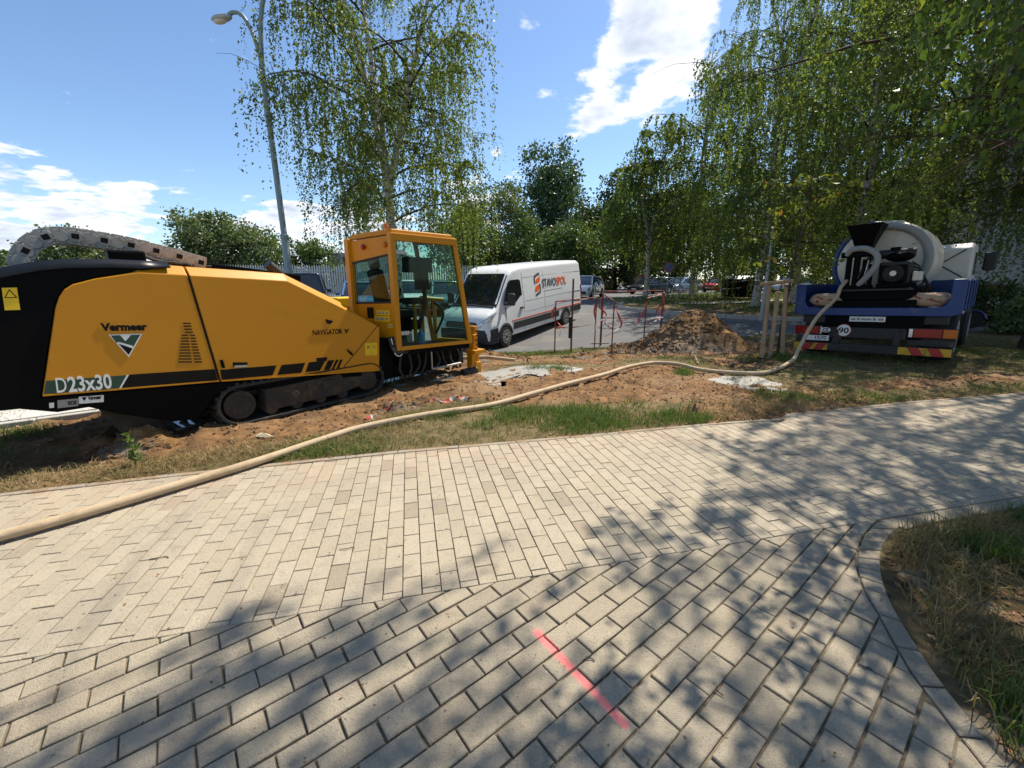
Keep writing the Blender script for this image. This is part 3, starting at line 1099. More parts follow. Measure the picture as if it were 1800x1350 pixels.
# black tail shroud and its bluish cover
sh = DLs([(-190, 742), (33, 719), (70, 702), (95, 540), (101, 521), (111, 507), (125, 498), (165, 488), (243, 477), (290, 469), (289, 468), (195, 468), (115, 469), (70, 473), (0, 486), (-190, 520)], 0.02)
MB().prism(sh, 0.02, 0.9).build('tail_shroud', black_paint, rig, bevel=0.012)
c0 = DLs([(-190, 521), (0, 487), (70, 474), (115, 470), (195, 469), (250, 471), (300, 469)], 0.0)
c1 = [(a, b + 0.05 + 0.02 * (i < 6)) for i, (a, b) in enumerate(c0)]
mb = MB()
mb.skin([[(a, 0.0, b) for a, b in c0], [(a, 0.10, b) for a, b in c1], [(a, 0.92, b + 0.01) for a, b in c1], [(a, 0.93, b - 0.2) for a, b in c0]], closed=False, caps=False)
cover = mb.build('tail_cover', black_cover, rig, smooth=30)
cover.modifiers.new('thick', 'SOLIDIFY').thickness = 0.012
# lower chassis
lo = DLs([(-190, 735), (33, 719), (101, 725), (157, 716), (209, 728), (289, 738.6), (345, 738.6), (360, 720), (376, 697), (400, 686), (520, 677), (660, 667), (690, 664), (690, 648), (667, 653), (389, 673), (75, 698), (-190, 715)], 0.03)
MB().prism(lo, 0.03, 1.5).build('chassis', black_paint, rig, bevel=0.01)
# yellow lower trim line
for a, b in (((75, 695), (385, 669.5)), ((389, 669.5), (667, 650.5))):
    (s0, h0), (s1, h1) = DL(*a), DL(*b)
    MB().prism([(s0, h0 - 0.008), (s1, h1 - 0.008), (s1, h1 + 0.008), (s0, h0 + 0.008)], -0.006, 0.02).build('trim_strip', yellow, rig)
# dark and green decals, 3 mm proud


def decal(name, pts, mat, y=-0.004, parent=rig, thick=0.003):
    return MB().prism(DLs(pts, y), y, y + thick).build(name, mat, parent)


decal('stripe_decal', [z1(652, 800), z1(1085, 772), z1(1100, 828), z1(612, 872)], dark_decal)
decal('number_plate_decal', [z1(232, 832), z1(640, 803), z1(600, 872), z1(222, 902)], green_decal)
decal('slash_decal', [z1(640, 803), z1(651, 802), z1(611, 871), z1(600, 872)], white_decal, -0.005)
for q in [[(125, 912), (460, 885), (436, 944), (135, 972)], [(490, 883), (630, 870), (607, 929), (466, 942)], [(652, 867), (748, 858), (716, 917), (633, 925)],
          [(766, 857), (803, 853), (775, 910), (740, 914)], [(813, 853), (829, 852), (800, 907), (786, 909)], [(838, 851), (853, 850), (830, 902), (815, 905)]]:
    decal('stripe_decal', [z2(*p) for p in q], dark_decal)
# vent slots
for k in range(14):
    yy = 541 + k * 15.0
    w = 1.0 + k * 0.075
    xl = 948 - (k if k > 3 else 0) * 2.2
    if k >= 4:
        decal('vent_slot', [z1(946 - 28 - (k - 4) * 2.0, yy - 3), z1(943 + k * 2.0, yy - 3), z1(943 + k * 2.0, yy + 3), z1(946 - 28 - (k - 4) * 2.0, yy + 3)], dark_decal, -0.003)
        decal('vent_slot', [z1(950 + k * 2.4, yy - 3), z1(970 + k * 3.9, yy - 3), z1(970 + k * 3.9, yy + 3), z1(950 + k * 2.4, yy + 3)], dark_decal, -0.003)
    else:
        decal('vent_slot', [z1(925 + k * 3, yy - 3), z1(964 + k * 3.6, yy - 3), z1(964 + k * 3.6, yy + 3), z1(925 + k * 3, yy + 3)], dark_decal, -0.003)
# panel seam
decal('panel_seam', [(329.2, 484), (332.6, 484), (388.7, 672), (385.2, 672)], dark_decal, -0.002)
decal('panel_seam', [z2(1066, 640), z2(1068, 643), z2(862, 895), z2(858, 893)], dark_decal, -0.002)
# latches, handles
for q in [[(1175, 738), (1250, 738), (1250, 762), (1178, 762)]]:
    decal('latch_recess', [z1(*p) for p in q], dark_decal, -0.004)
    decal('latch_handle', [z1(1184, 755), z1(1250, 752), z1(1250, 761), z1(1184, 764)], steel, -0.012, thick=0.008)
decal('latch_recess', [z2(695, 842), z2(760, 836), z2(758, 858), z2(700, 862)], dark_decal, -0.004)
decal('pull_handle', [z1(1112, 728), z1(1126, 726), z1(1138, 765), z1(1124, 768)], black_paint, -0.02, thick=0.02)
decal('pull_handle', [z2(878, 795), z2(886, 792), z2(916, 820), z2(908, 826)], black_paint, -0.02, thick=0.02)
decal('vent_scoop', [z2(748, 610), z2(798, 622), z2(778, 640), z2(758, 636)], dark_decal, -0.004)


def rig_text(name, body, mat, p_left, p_right, size, bold=0.0, y=-0.004, shear=0.0):
    (s0, h0), (s1, h1) = DL(*p_left, y), DL(*p_right, y)
    d = Vector((s1 - s0, 0, h1 - h0))
    up = Vector((-d.z, 0, d.x))
    return text_mesh(name, body, mat, rig, size, (s0, y, h0), d, up, bold, 0.002, d.length, shear)


rig_text('lettering', 'Vermeer', dark_decal, z1(510, 578), z1(745, 574), 0.090, 0.0045)
rig_text('lettering', 'D', white_decal, z1(288, 892), z1(340, 888), 0.185, 0.0, -0.006)
rig_text('lettering', '23x30', white_decal, z1(348, 888), z1(568, 867), 0.185, 0.004, -0.006)
rig_text('lettering', 'NAVIGATOR', dark_decal, z2(675, 706), z2(850, 697), 0.092, 0.001)
decal('emblem', [z2(862, 672), z2(870, 670), z2(876, 684), z2(884, 668), z2(891, 668), z2(874, 698)], dark_decal, -0.004)
# green V emblem
decal('emblem_border', [z1(548, 598), z1(720, 593), z1(651, 712)], white_decal, -0.003)
decal('emblem', [z1(560, 603), z1(606, 601), z1(634, 632), z1(662, 600), z1(708, 598), z1(672, 662), z1(598, 634), z1(588, 640)], green_decal, -0.006)
decal('emblem', [z1(600, 645), z1(670, 668), z1(650, 700)], dark_decal, -0.006)
decal('emblem', [z1(596, 634), z1(672, 655), z1(668, 668), z1(640, 655)], white_decal, -0.007)
# small plates and warning labels
decal('label_plate', [z1(398, 912), z1(524, 903), z1(524, 938), z1(399, 948)], white_decal, 0.026)
decal('label_emblem', [z1(412, 915), z1(438, 913), z1(426, 934)], dark_decal, 0.024)
(s0, h0), (s1, h1) = DL(*z1(444, 928), 0.024), DL(*z1(512, 922), 0.024)
text_mesh('lettering', 'Vermeer', dark_decal, rig, 0.05, (s0, 0.024, h0), (s1 - s0, 0, h1 - h0), (h0 - h1, 0, s1 - s0), 0.002, 0.001, math.hypot(s1 - s0, h1 - h0))
decal('label_plate', [z1(290, 930), z1(396, 920), z1(396, 958), z1(291, 970)], label_grey, 0.026)
rig_text('lettering', 'ECE', dark_decal, z1(345, 953), z1(388, 949), 0.045, 0.001, 0.022)
decal('label_plate', [z1(248, 943), z1(273, 941), z1(273, 967), z1(249, 969)], white_decal, 0.026)
decal('warning_label', [z1(8, 362), z1(85, 360), z1(103, 473), z1(24, 475)], warn_yellow, 0.014)
decal('warning_triangle', [z1(46, 368), z1(88, 412), z1(22, 413)], dark_decal, 0.012)
decal('warning_triangle', [z1(47, 376), z1(78, 408), z1(30, 409)], warn_yellow, 0.010)

# ---- crawler track: belt, wheels, side plate
def stadium(c0, c1, r0, r1, n=10):
    d = Vector((c1[0] - c0[0], c1[1] - c0[1])).normalized()
    w = Vector((-d.y, d.x))
    a0 = math.atan2(w.y, w.x)
    pts = []
    for k in range(n + 1):
        a = a0 + math.pi * k / n
        pts.append((c0[0] + r0 * math.cos(a), c0[1] + r0 * math.sin(a)))
    for k in range(n + 1):
        a = a0 + math.pi + math.pi * k / n
        pts.append((c1[0] + r1 * math.cos(a), c1[1] + r1 * math.sin(a)))
    return pts


def crawler(y0, y1, name):
    root = empty(name, (0, 0, 0), parent=rig)
    A, B = (0.0, 0.235), (1.62, 0.245)
    ro, ri = 0.235, 0.200
    out, inn = stadium(A, B, ro, ro), stadium(A, B, ri, ri)
    n = len(out)
    mb = MB()
    vs = [(a, y0, b) for a, b in out] + [(a, y1, b) for a, b in out] + [(a, y1, b) for a, b in inn] + [(a, y0, b) for a, b in inn]
    fs = []
    for i in range(n):
        j = (i + 1) % n
        for k in range(4):
            m = (k + 1) % 4
            fs.append((k * n + i, k * n + j, m * n + j, m * n + i))
    mb.add(vs, fs)
    path = stadium(A, B, ro + 0.008, ro + 0.008, 6)
    per = [Vector(p) for p in path] + [Vector(path[0])]
    acc, dist = 0, 0.0
    for i in range(len(per) - 1):
        seg = per[i + 1] - per[i]
        L = seg.length
        while dist < L:
            p = per[i] + seg * (dist / L)
            ang = math.atan2(seg.y, seg.x)
            mb.box((p.x, (y0 + y1) / 2, p.y), (0.035, abs(y1 - y0) - 0.02, 0.022), Matrix.Rotation(-ang, 3, 'Y'))
            dist += 0.085
        dist -= L
    mb.build('belt', black_rubber, root, bevel=0.006)
    ym = y0 + 0.03
    w = MB()
    w.lathe([(0.16, 0.0), (0.16, 0.04), (0.13, 0.05), (0.13, 0.20)], (A[0], ym, A[1]), 'y', 24)
    w.lathe([(0.02, -0.012), (0.10, -0.012), (0.12, 0.004)], (A[0], ym, A[1]), 'y', 20)
    for k in range(7):
        a = 2 * math.pi * k / 7
        w.cyl((A[0] + 0.085 * math.cos(a), ym - 0.022, A[1] + 0.085 * math.sin(a)), (A[0] + 0.085 * math.cos(a), ym, A[1] + 0.085 * math.sin(a)), 0.012, n=6)
    w.build('drive_wheel', muddy_steel, root, smooth=35)
    w = MB()
    w.lathe([(0.02, -0.01), (0.10, -0.01), (0.165, 0.02), (0.165, 0.18)], (B[0], ym, B[1]), 'y', 24)
    w.build('idler_wheel', muddy_steel, root, smooth=35)
    p = MB()
    p.prism([(0.26, 0.10), (0.27, 0.36), (1.20, 0.385), (1.24, 0.33), (1.52, 0.30), (1.52, 0.18), (1.2, 0.12)], ym - 0.015, y1 - 0.03)
    p.box((0.78, ym - 0.02, 0.25), (0.06, 0.02, 0.20))
    p.box((1.02, ym - 0.02, 0.28), (0.16, 0.03, 0.12))
    p.cyl((0.60, ym - 0.03, 0.24), (0.60, ym, 0.24), 0.05)
    p.build('track_frame', muddy_steel, root, bevel=0.01)
    for k in range(4):
        MB().lathe([(0.02, 0), (0.065, 0.0), (0.07, 0.02), (0.07, 0.14)], (0.32 + 0.3 * k, ym, 0.115), 'y', 14).build('roller', muddy_steel, root, smooth=35)
    return root


crawler(0.0, 0.30, 'crawler_track')
crawler(1.45, 1.75, 'crawler_track')

# ---- stabiliser foot at the tail
st = MB()
st.prism([(-1.16, 0.55), (-0.80, 0.48), (-0.62, 0.05), (-0.92, 0.0)], 0.22, 0.46)
st.box((-0.78, 0.3, 0.03), (0.44, 0.4, 0.07), (0, 0.12, 0))
st.build('stabiliser_foot', muddy_steel, rig, bevel=0.012)

# ---- cab
CK = Vector((*DL(700, 613, -0.06), 0))           # near bottom corner (along, height)
cab_y = -0.06


def rel_az(az):                                  # a horizontal direction in the rig's own frame
    a = R(az) - D_AZ
    return Vector((math.cos(a), -math.sin(a), 0))


dirB, dirA = rel_az(50), rel_az(-66)
C0 = Vector((CK.x, cab_y, CK.y))
wA, wB = 0.77, 1.25
tiltB = -0.045                                    # the rig noses down towards the bore


def cabpt(side, t, h):
    """side 'A' runs back from the near corner, 'B' along the big pane; h metres above the cab floor"""
    d = dirA * wA if side == 'A' else dirB * wB
    return C0 + d * t + Vector((0, 0, h + (tiltB * wB * t if side == 'B' else 0.04 * t)))


HT = 1.57
cabr = empty('cab', (0, 0, 0), parent=rig)


def beam(name, a, b, r, mat=yellow, flat=None):
    a, b = Vector(a), Vector(b)
    d = (b - a)
    m = d.to_track_quat('X', 'Z').to_matrix()
    return MB().box((a + b) / 2, (d.length + r * 0.6, flat or r, r), m).build(name, mat, cabr, bevel=0.010)


kB, tB = cabpt('B', 0, 0), cabpt('B', 0.0, HT)
fB, fT = cabpt('B', 1.0, 0.05), cabpt('B', 0.80, HT + 0.02)
aB, aT = cabpt('A', 1.0, 0.0), cabpt('A', 1.0, HT - 0.10)
inw = (dirA * 0.55 + dirB * 0.1)
back = dirA * wA
gB, gT = fB + back * 0.92, fT + back * 0.92
beam('corner_post', kB, tB, 0.085)
beam('front_post', fB, fT, 0.07)
beam('rear_post', aB, aT, 0.10)
beam('front_post', gB, gT, 0.06)
beam('sill', kB, fB, 0.06)
beam('roof_rail', tB + Vector((0, 0, -0.02)), fT + Vector((0, 0, -0.02)), 0.10)
beam('roof_rail', fT, gT, 0.08)
beam('sill', fB, gB, 0.06)
beam('waist_bar', aB + Vector((0, 0, 0.58)), gB + Vector((0, 0, 0.48)), 0.03, trim_black)
# upper left panel: solid frame round its own window
hA = lambda t, h: cabpt('A', t, h)
pn = MB()
o4 = [hA(0.0, 0.0), hA(0.0, HT), hA(1.0, HT - 0.10), hA(1.0, 0.0)]
i4 = [hA(0.08, 0.66), hA(0.08, HT - 0.26), hA(0.95, HT - 0.40), hA(0.95, 0.60)]
nA = dirA.cross(Vector((0, 0, 1))).normalized()
if nA.y > 0: nA = -nA
for sgn in (0.0, -0.04):
    pn.add([p + nA * sgn for p in o4 + i4], [(0, 1, 5, 4), (1, 2, 6, 5), (2, 3, 7, 6), (3, 0, 4, 7)])
q = [p for p in i4] + [p - nA * 0.04 for p in i4]
pn.add(q, [(k, (k + 1) % 4, (k + 1) % 4 + 4, k + 4) for k in range(4)])
pn.build('side_panel', yellow, cabr)


def pane(name, pts, mat, parent, off=Vector((0, 0, 0)), thick=0.006):
    n = (Vector(pts[1]) - Vector(pts[0])).cross(Vector(pts[2]) - Vector(pts[0])).normalized()
    k = len(pts)
    vs = [Vector(p) + off for p in pts] + [Vector(p) + off + n * thick for p in pts]
    fs = [tuple(range(k)), tuple(range(2 * k - 1, k - 1, -1))] + [(i, (i + 1) % k, (i + 1) % k + k, i + k) for i in range(k)]
    return MB().add(vs, fs).build(name, mat, parent)


def lerp4(q, m):
    c = sum((Vector(p) for p in q), Vector()) / 4
    return [Vector(p).lerp(c, m) for p in q]


pane('window', i4, cab_glass, cabr, -nA * 0.02)
gq = [kB + dirB * 0.03 + Vector((0, 0, 0.03)), tB + dirB * 0.03 - Vector((0, 0, 0.06)), fT - dirB * 0.02 - Vector((0, 0, 0.06)), fB - dirB * 0.02 + Vector((0, 0, 0.03))]
pane('window', gq, cab_glass, cabr)
pane('window', [fB, fT, gT, gB], cab_glass, cabr)
pane('window', [gB + Vector((0, 0, .5)), gT, aT, aB + Vector((0, 0, 0.6))], cab_glass, cabr)
# dark window seal
for a, b in zip(i4, i4[1:] + i4[:1]):
    MB().tube([a + nA * 0.004, b + nA * 0.004], 0.014, 6).build('window_seal', trim_black, cabr)
for a, b in zip(gq, gq[1:] + gq[:1]):
    MB().tube([a, b], 0.012, 6).build('window_seal', trim_black, cabr)
# roof
rf = MB()
rp = [tB + Vector((0, 0, .02)), fT + Vector((0, 0, .02)), gT + Vector((0, 0, .02)), aT + Vector((0, 0, .02))]
rf.add(rp + [p + Vector((0, 0, 0.07)) for p in lerp4(rp, 0.04)], [(0, 1, 2, 3), (4, 5, 6, 7), (0, 1, 5, 4), (1, 2, 6, 5), (2, 3, 7, 6), (3, 0, 4, 7)])
rf.build('roof', yellow, cabr, bevel=0.015)
fl = MB()
fpz = [kB, fB, gB, aB]
fl.add([p + Vector((0, 0, -0.02)) for p in fpz] + [p + Vector((0, 0, -0.10)) for p in fpz], [(0, 1, 2, 3), (4, 5, 6, 7), (0, 1, 5, 4), (1, 2, 6, 5), (2, 3, 7, 6), (3, 0, 4, 7)])
fl.build('floor', black_paint, cabr)
# hinges, marker lamps, labels
for h in (0.22, HT - 0.22):
    MB().box(kB + dirB * 0.10 + Vector((0, 0, h)) - back * 0.012, (0.17, 0.02, 0.06), Matrix.Rotation(math.atan2(dirB.y, dirB.x), 3, 'Z')).build('hinge', steel, cabr, bevel=0.008)
MB().lathe([(0.0, 0.0), (0.035, 0.0), (0.038, 0.02), (0.03, 0.06), (0.0, 0.075)], (0, 0, 0), 'z', 14).build('beacon', amber_lamp, cabr, smooth=40).location = hA(0.10, HT + 0.08)
for t_, h in ((0.12, HT - 0.13), (0.62, HT - 0.17)):
    MB().ball(hA(t_, h) + nA * 0.03, (0.03, 0.03, 0.04)).build('work_lamp', amber_lamp if t_ < 0.5 else red_lamp, cabr, smooth=60)
ux = -dirA
for (t_, h, w_, hh, m_) in [(0.30, 0.50, 0.24, 0.07, warn_yellow), (0.33, 0.41, 0.28, 0.08, warn_yellow), (0.14, 0.32, 0.10, 0.06, warn_yellow), (0.60, 0.48, 0.12, 0.16, dark_decal)]:
    c = hA(t_, h) + nA * 0.003
    MB().box(c, (w_, 0.004, hh), Matrix.Rotation(math.atan2(dirA.y, dirA.x), 3, 'Z')).build('warning_label', m_, cabr)
    if m_ is warn_yellow:
        for k in range(3):
            MB().box(c + dirA * (k - 1) * w_ / 3.2 + nA * 0.003, (w_ / 5, 0.003, hh * 0.45), Matrix.Rotation(math.atan2(dirA.y, dirA.x), 3, 'Z')).build('label_symbol', label_grey, cabr)
for q in [[(984, 755), (1022, 752), (1024, 826), (988, 828)], [(1024, 752), (1056, 750), (1058, 824), (1027, 826)]]:
    decal('warning_label', [z2(*p) for p in q], warn_yellow, -0.004)
    cx_, cy_ = sum(p[0] for p in q) / 4, sum(p[1] for p in q) / 4
    decal('label_symbol', [z2(cx_ - 10, cy_ - 22), z2(cx_ + 8, cy_ - 22), z2(cx_ + 8, cy_ - 6), z2(cx_ - 10, cy_ - 6)], sign_yellow, -0.006)

# seat, levers, screen, rails, canister inside
sp = kB + dirB * 0.50 + back * 0.76
seat = empty('seat', (0, 0, 0), parent=cabr)
rz = Matrix.Rotation(math.atan2(dirB.y, dirB.x), 3, 'Z')
MB().box(sp + Vector((0, 0, 0.46)), (0.48, 0.40, 0.13), rz).build('cushion', seat_black, seat, bevel=0.05, seg=3)
MB().box(sp - dirB * 0.24 + Vector((0, 0, 0.82)), (0.13, 0.38, 0.62), rz @ Matrix.Rotation(R(-10), 3, 'Y')).build('backrest', seat_black, seat, bevel=0.05, seg=3)
MB().box(sp - dirB * 0.30 + Vector((0, 0, 1.24)), (0.10, 0.27, 0.23), rz @ Matrix.Rotation(R(-8), 3, 'Y')).build('headrest', seat_black, seat, bevel=0.045, seg=3)
MB().box(sp + Vector((0, 0, 0.20)), (0.36, 0.34, 0.40), rz).build('pedestal', black_paint, seat, bevel=0.02)
for sgn in (-1, 1):
    MB().box(sp + back * 0.30 * sgn + dirB * 0.12 + Vector((0, 0, 0.66)), (0.40, 0.10, 0.10), rz).build('armrest', seat_black, seat, bevel=0.03)
    MB().tube([sp + back * 0.30 * sgn + dirB * 0.28 + Vector((0, 0, 0.70)), sp + back * 0.30 * sgn + dirB * 0.30 + Vector((0, 0, 0.84))], [0.012, 0.022], 8).build('joystick', seat_black, seat)
MB().box(kB + dirB * 0.62 + back * 0.35 + Vector((0, 0, HT - 0.38)), (0.46, 0.12, 0.22), rz).build('roof_console', seat_black, cabr, bevel=0.02)
MB().box(kB + dirB * 0.66 + back * 0.32 + Vector((0, 0, 1.0)), (0.16, 0.2, 0.34), rz).build('display', seat_black, cabr, bevel=0.02)
MB().tube(smooth_path([kB + dirB * 0.66 + back * 0.34 + Vector((0, 0, HT - 0.4)), kB + dirB * 0.62 + back * 0.34 + Vector((0, 0, 1.1)), kB + dirB * 0.72 + back * 0.34 + Vector((0, 0, 0.7)), kB + dirB * 0.6 + back * 0.34 + Vector((0, 0, 0.3))], 5), 0.035, 8).build('display_arm', seat_black, cabr, smooth=50)
MB().tube([kB + dirB * 0.75 + back * 0.5 + Vector((0, 0, 0.70)), kB + dirB * 1.15 + back * 0.5 + Vector((0, 0, 0.66))], 0.035, 10).build('hand_rail', yellow, cabr)
for t_ in (0.72, 0.85, 1.08):
    MB().tube([kB + dirB * t_ + back * 0.62 + Vector((0, 0, 0.0)), kB + dirB * t_ + back * 0.62 + Vector((0, 0, 0.66))], 0.032, 10).build('rail_post', yellow, cabr)
MB().lathe([(0.0, 0.0), (0.06, 0.0), (0.062, 0.16), (0.03, 0.20), (0.02, 0.24)], (0, 0, 0), 'z', 14).build('blue_bottle', blue_plastic, cabr, smooth=40).location = kB + dirB * 0.50 + back * 0.18
MB().box(kB + dirB * 0.22 + back * 0.22 + Vector((0, 0, 0.14)), (0.25, 0.2, 0.16), rz).build('tool_box', grey_plastic, cabr, bevel=0.02)
MB().tube(smooth_path([kB + dirB * 1.02 + back * 0.55 + Vector((0, 0, 0.62)), kB + dirB * 1.12 + back * 0.45 + Vector((0, 0, 0.45)), kB + dirB * 1.0 + back * 0.5 + Vector((0, 0, 0.12))], 5), 0.02, 8).build('cable', black_rubber, cabr, smooth=50)

# ---- gap between hood and cab: hoses, black plates
(sa, ha) = DL(685, 600, 0.02)
gp = MB()
gp.box((sa - 0.06, 0.14, 0.52), (0.22, 0.2, 0.50))
gp.box((2.05, 0.75, 0.40), (0.5, 1.2, 0.5))
gp.box((2.9, 0.55, 0.30), (1.5, 0.7, 0.34))
gp.box((2.75, 0.12, 0.42), (1.15, 0.12, 0.20))
gp.build('front_frame', black_paint, rig, bevel=0.015)
for k in range(4):
    a = Vector((sa - 0.05 + 0.03 * k, -0.03, 0.80))
    MB().tube(smooth_path([a, a + Vector((0.02, -0.05, -0.18)), a + Vector((0.12 + 0.02 * k, -0.06, -0.24)), a + Vector((0.18, -0.03, -0.06 + 0.03 * k))], 6), 0.014, 7).build('hydraulic_hose', black_rubber, rig, smooth=50)
MB().tube(smooth_path([(sa - 0.02, -0.05, 0.78), (sa + 0.0, -0.09, 0.56), (sa + 0.1, -0.09, 0.52), (sa + 0.17, -0.07, 0.62)], 6), 0.008, 7).build('white_cable', white_decal, rig, smooth=50)
for k in range(9):
    x = 2.2 + 0.16 * k + rng.uniform(-0.04, 0.04)
    MB().tube(smooth_path([(x, 0.02, 0.52), (x + rng.uniform(-.1, .1), -0.02, 0.30), (x + rng.uniform(-.15, .2), 0.05, 0.12), (x + 0.2, 0.25, 0.16)], 5), 0.016, 7).build('hydraulic_hose', black_rubber, rig, smooth=50)
MB().tube([(2.75, 0.0, 0.20), (3.35, -0.04, 0.21)], 0.02, 8).build('step_bar', steel, rig)
MB().tube([(2.75, 0.0, 0.52), (2.75, 0.0, 0.20)], 0.014, 8).build('step_bar', steel, rig)

# ---- rod vise at the front, yellow
vb = Vector((*DL(826, 600, 0.1), 0))
vx, vz = vb.x, 0.0
vise = empty('rod_vise', (0, 0, 0), parent=rig)
for k, (dx, z0_, z1_, w_) in enumerate([(0.02, 0.30, 0.66, 0.10), (0.06, 0.62, 0.80, 0.08), (-0.02, -0.02, 0.34, 0.10), (0.10, -0.02, 0.34, 0.08)]):
    MB().box((vx + dx, 0.05 + 0.03 * (k % 2), (z0_ + z1_) / 2), (w_, 0.14, z1_ - z0_)).build('jaw_block', yellow, vise, bevel=0.012)
MB().box((vx + 0.04, 0.02, 0.36), (0.26, 0.24, 0.07)).build('jaw_plate', yellow, vise, bevel=0.012)
MB().prism([(vx - 0.18, -0.02), (vx + 0.16, -0.02), (vx + 0.16, 0.16), (vx - 0.06, 0.16)], -0.02, 0.05).build('foot_plate', yellow, vise, bevel=0.01)
MB().cyl((vx - 0.30, 0.0, 0.02), (vx + 0.02, -0.01, 0.02), 0.07, n=14).build('anchor_roller', dark_steel, vise, smooth=40)
for k in range(5):
    MB().cyl((vx + 0.02 + 0.02 * (k % 2), -0.03, 0.40 + 0.08 * k), (vx + 0.02 + 0.02 * (k % 2), -0.055, 0.40 + 0.08 * k), 0.016, n=6).build('bolt', dark_steel, vise)

# ---- drill rack behind the hood with its energy chain
rack = MB()
(ra, rh) = DL(368, 466, 1.1)
(rb, rbh) = DL(455, 480, 1.1)
rack.box(((ra + 3.2) / 2, 1.15, 0.95), (3.4, 0.3, 0.18), (0, R(5.5), 0))
rack.box((ra - 0.6, 1.1, rh - 0.28), (2.6, 0.22, 0.2), (0, R(3), 0))
rack.box(((ra + rb) / 2 + 0.2, 1.1, (rh + rbh) / 2 - 0.04), (1.2, 0.12, 0.10), (0, R(7), 0))
rack.box((0.0, 1.2, 0.9), (3.0, 0.5, 0.7))
rack.build('drill_rack', black_paint, rig, bevel=0.012)
pr = MB()
for k in range(4):
    (a, h) = DL(235 + k * 18, 444 + k * 5, 0.95)
    (b, g) = DL(310 + k * 22, 462 + k * 2, 0.95)
    pr.tube(smooth_path([(a, 0.95 + 0.03 * k, h), ((a + b) / 2, 0.95 + 0.03 * k, (h + g) / 2 - 0.03), (b, 0.95 + 0.03 * k, g)], 5), 0.016, 7)
pr.build('hose_bundle', black_rubber, rig, smooth=50)
(a, h) = DL(222, 452, 0.9)
MB().box((a, 0.92, h), (0.30, 0.2, 0.13)).build('chain_guide', black_paint, rig, bevel=0.02)
cpx = [(34, 468), (38, 452), (47, 436), (61, 423), (82, 415), (108, 413), (134, 415.5), (165, 420), (203, 425.5), (240, 433), (280, 442), (320, 452), (362, 464)]
cp = smooth_path([Vector((*DL(x, y, 1.0), 0)) for x, y in cpx], 10)
chain = empty('energy_chain', (0, 0, 0), parent=rig)
acc = [0.0]
for a, b in zip(cp, cp[1:]): acc.append(acc[-1] + (b - a).length)
NL = 16
for k in range(NL):
    def at_len(s):
        for i in range(len(acc) - 1):
            if acc[i + 1] >= s:
                t = (s - acc[i]) / max(1e-6, acc[i + 1] - acc[i])
                return cp[i].lerp(cp[i + 1], t)
        return cp[-1]
    L = acc[-1] / NL
    p, q = at_len(k * L), at_len((k + 1) * L)
    d = (q - p)
    ang = math.atan2(d.y, d.x)
    c = (p + q) / 2
    hgt = 0.165 if k < 11 else 0.15
    mb = MB()
    rot = Matrix.Rotation(-ang, 3, 'Y')
    for yy in (1.0, 1.26):
        # link plate with rounded ends and a square opening
        o8 = [(-L * 0.60, -hgt * 0.35), (-L * 0.45, -hgt * 0.5), (L * 0.42, -hgt * 0.5), (L * 0.5, -hgt * 0.4), (L * 0.5, hgt * 0.4), (L * 0.42, hgt * 0.5), (-L * 0.45, hgt * 0.5), (-L * 0.60, hgt * 0.35)]
        off = 0.006 * (k % 2)
        ring = [Vector((c.x, yy - off, c.y)) + rot @ Vector((u, 0, w)) for u, w in o8]
        ring2 = [v + Vector((0, 0.022, 0)) for v in ring]
        mb.skin([ring, ring2])
    mb.cyl((c.x, 0.99, c.y + 0.0), (c.x, 0.985, c.y), hgt * 0.36, n=18)
    mb.box((c.x, 1.14, c.y), (L * 0.35, 0.26, hgt * 0.8), rot)
    mb.build('chain_link', grey_plastic, chain, bevel=0.006)
    if k % 2 == 1:
        MB().box((c.x, 0.983, c.y), (0.055, 0.01, 0.05), rot).build('link_opening', dark_decal, chain, bevel=0.004)
    for s_ in (-1, 1):
        v = Vector((c.x, 0.99, c.y)) + rot @ Vector((0.02, 0, s_ * hgt * 0.42))
        MB().ball(v, (0.008, 0.008, 0.008), 6, 4).build('bolt', steel, chain)
# dirty orange block and the pipe end behind the hood
(a, h) = DL(600, 520, 1.3)
MB().box((a, 1.3, h - 0.1), (0.34, 0.3, 0.16)).build('valve_block', warn_yellow, rig, bevel=0.02)
(a, h) = DL(478, 470, 0.55)
MB().tube(smooth_path([(a + 0.10, 0.55, h - 0.28), (a + 0.09, 0.55, h - 0.10), (a + 0.02, 0.55, h - 0.02), (a - 0.05, 0.55, h + 0.04)], 6), [0.06] * 18 + [0.07], 14).build('exhaust', dark_steel, rig, smooth=50)
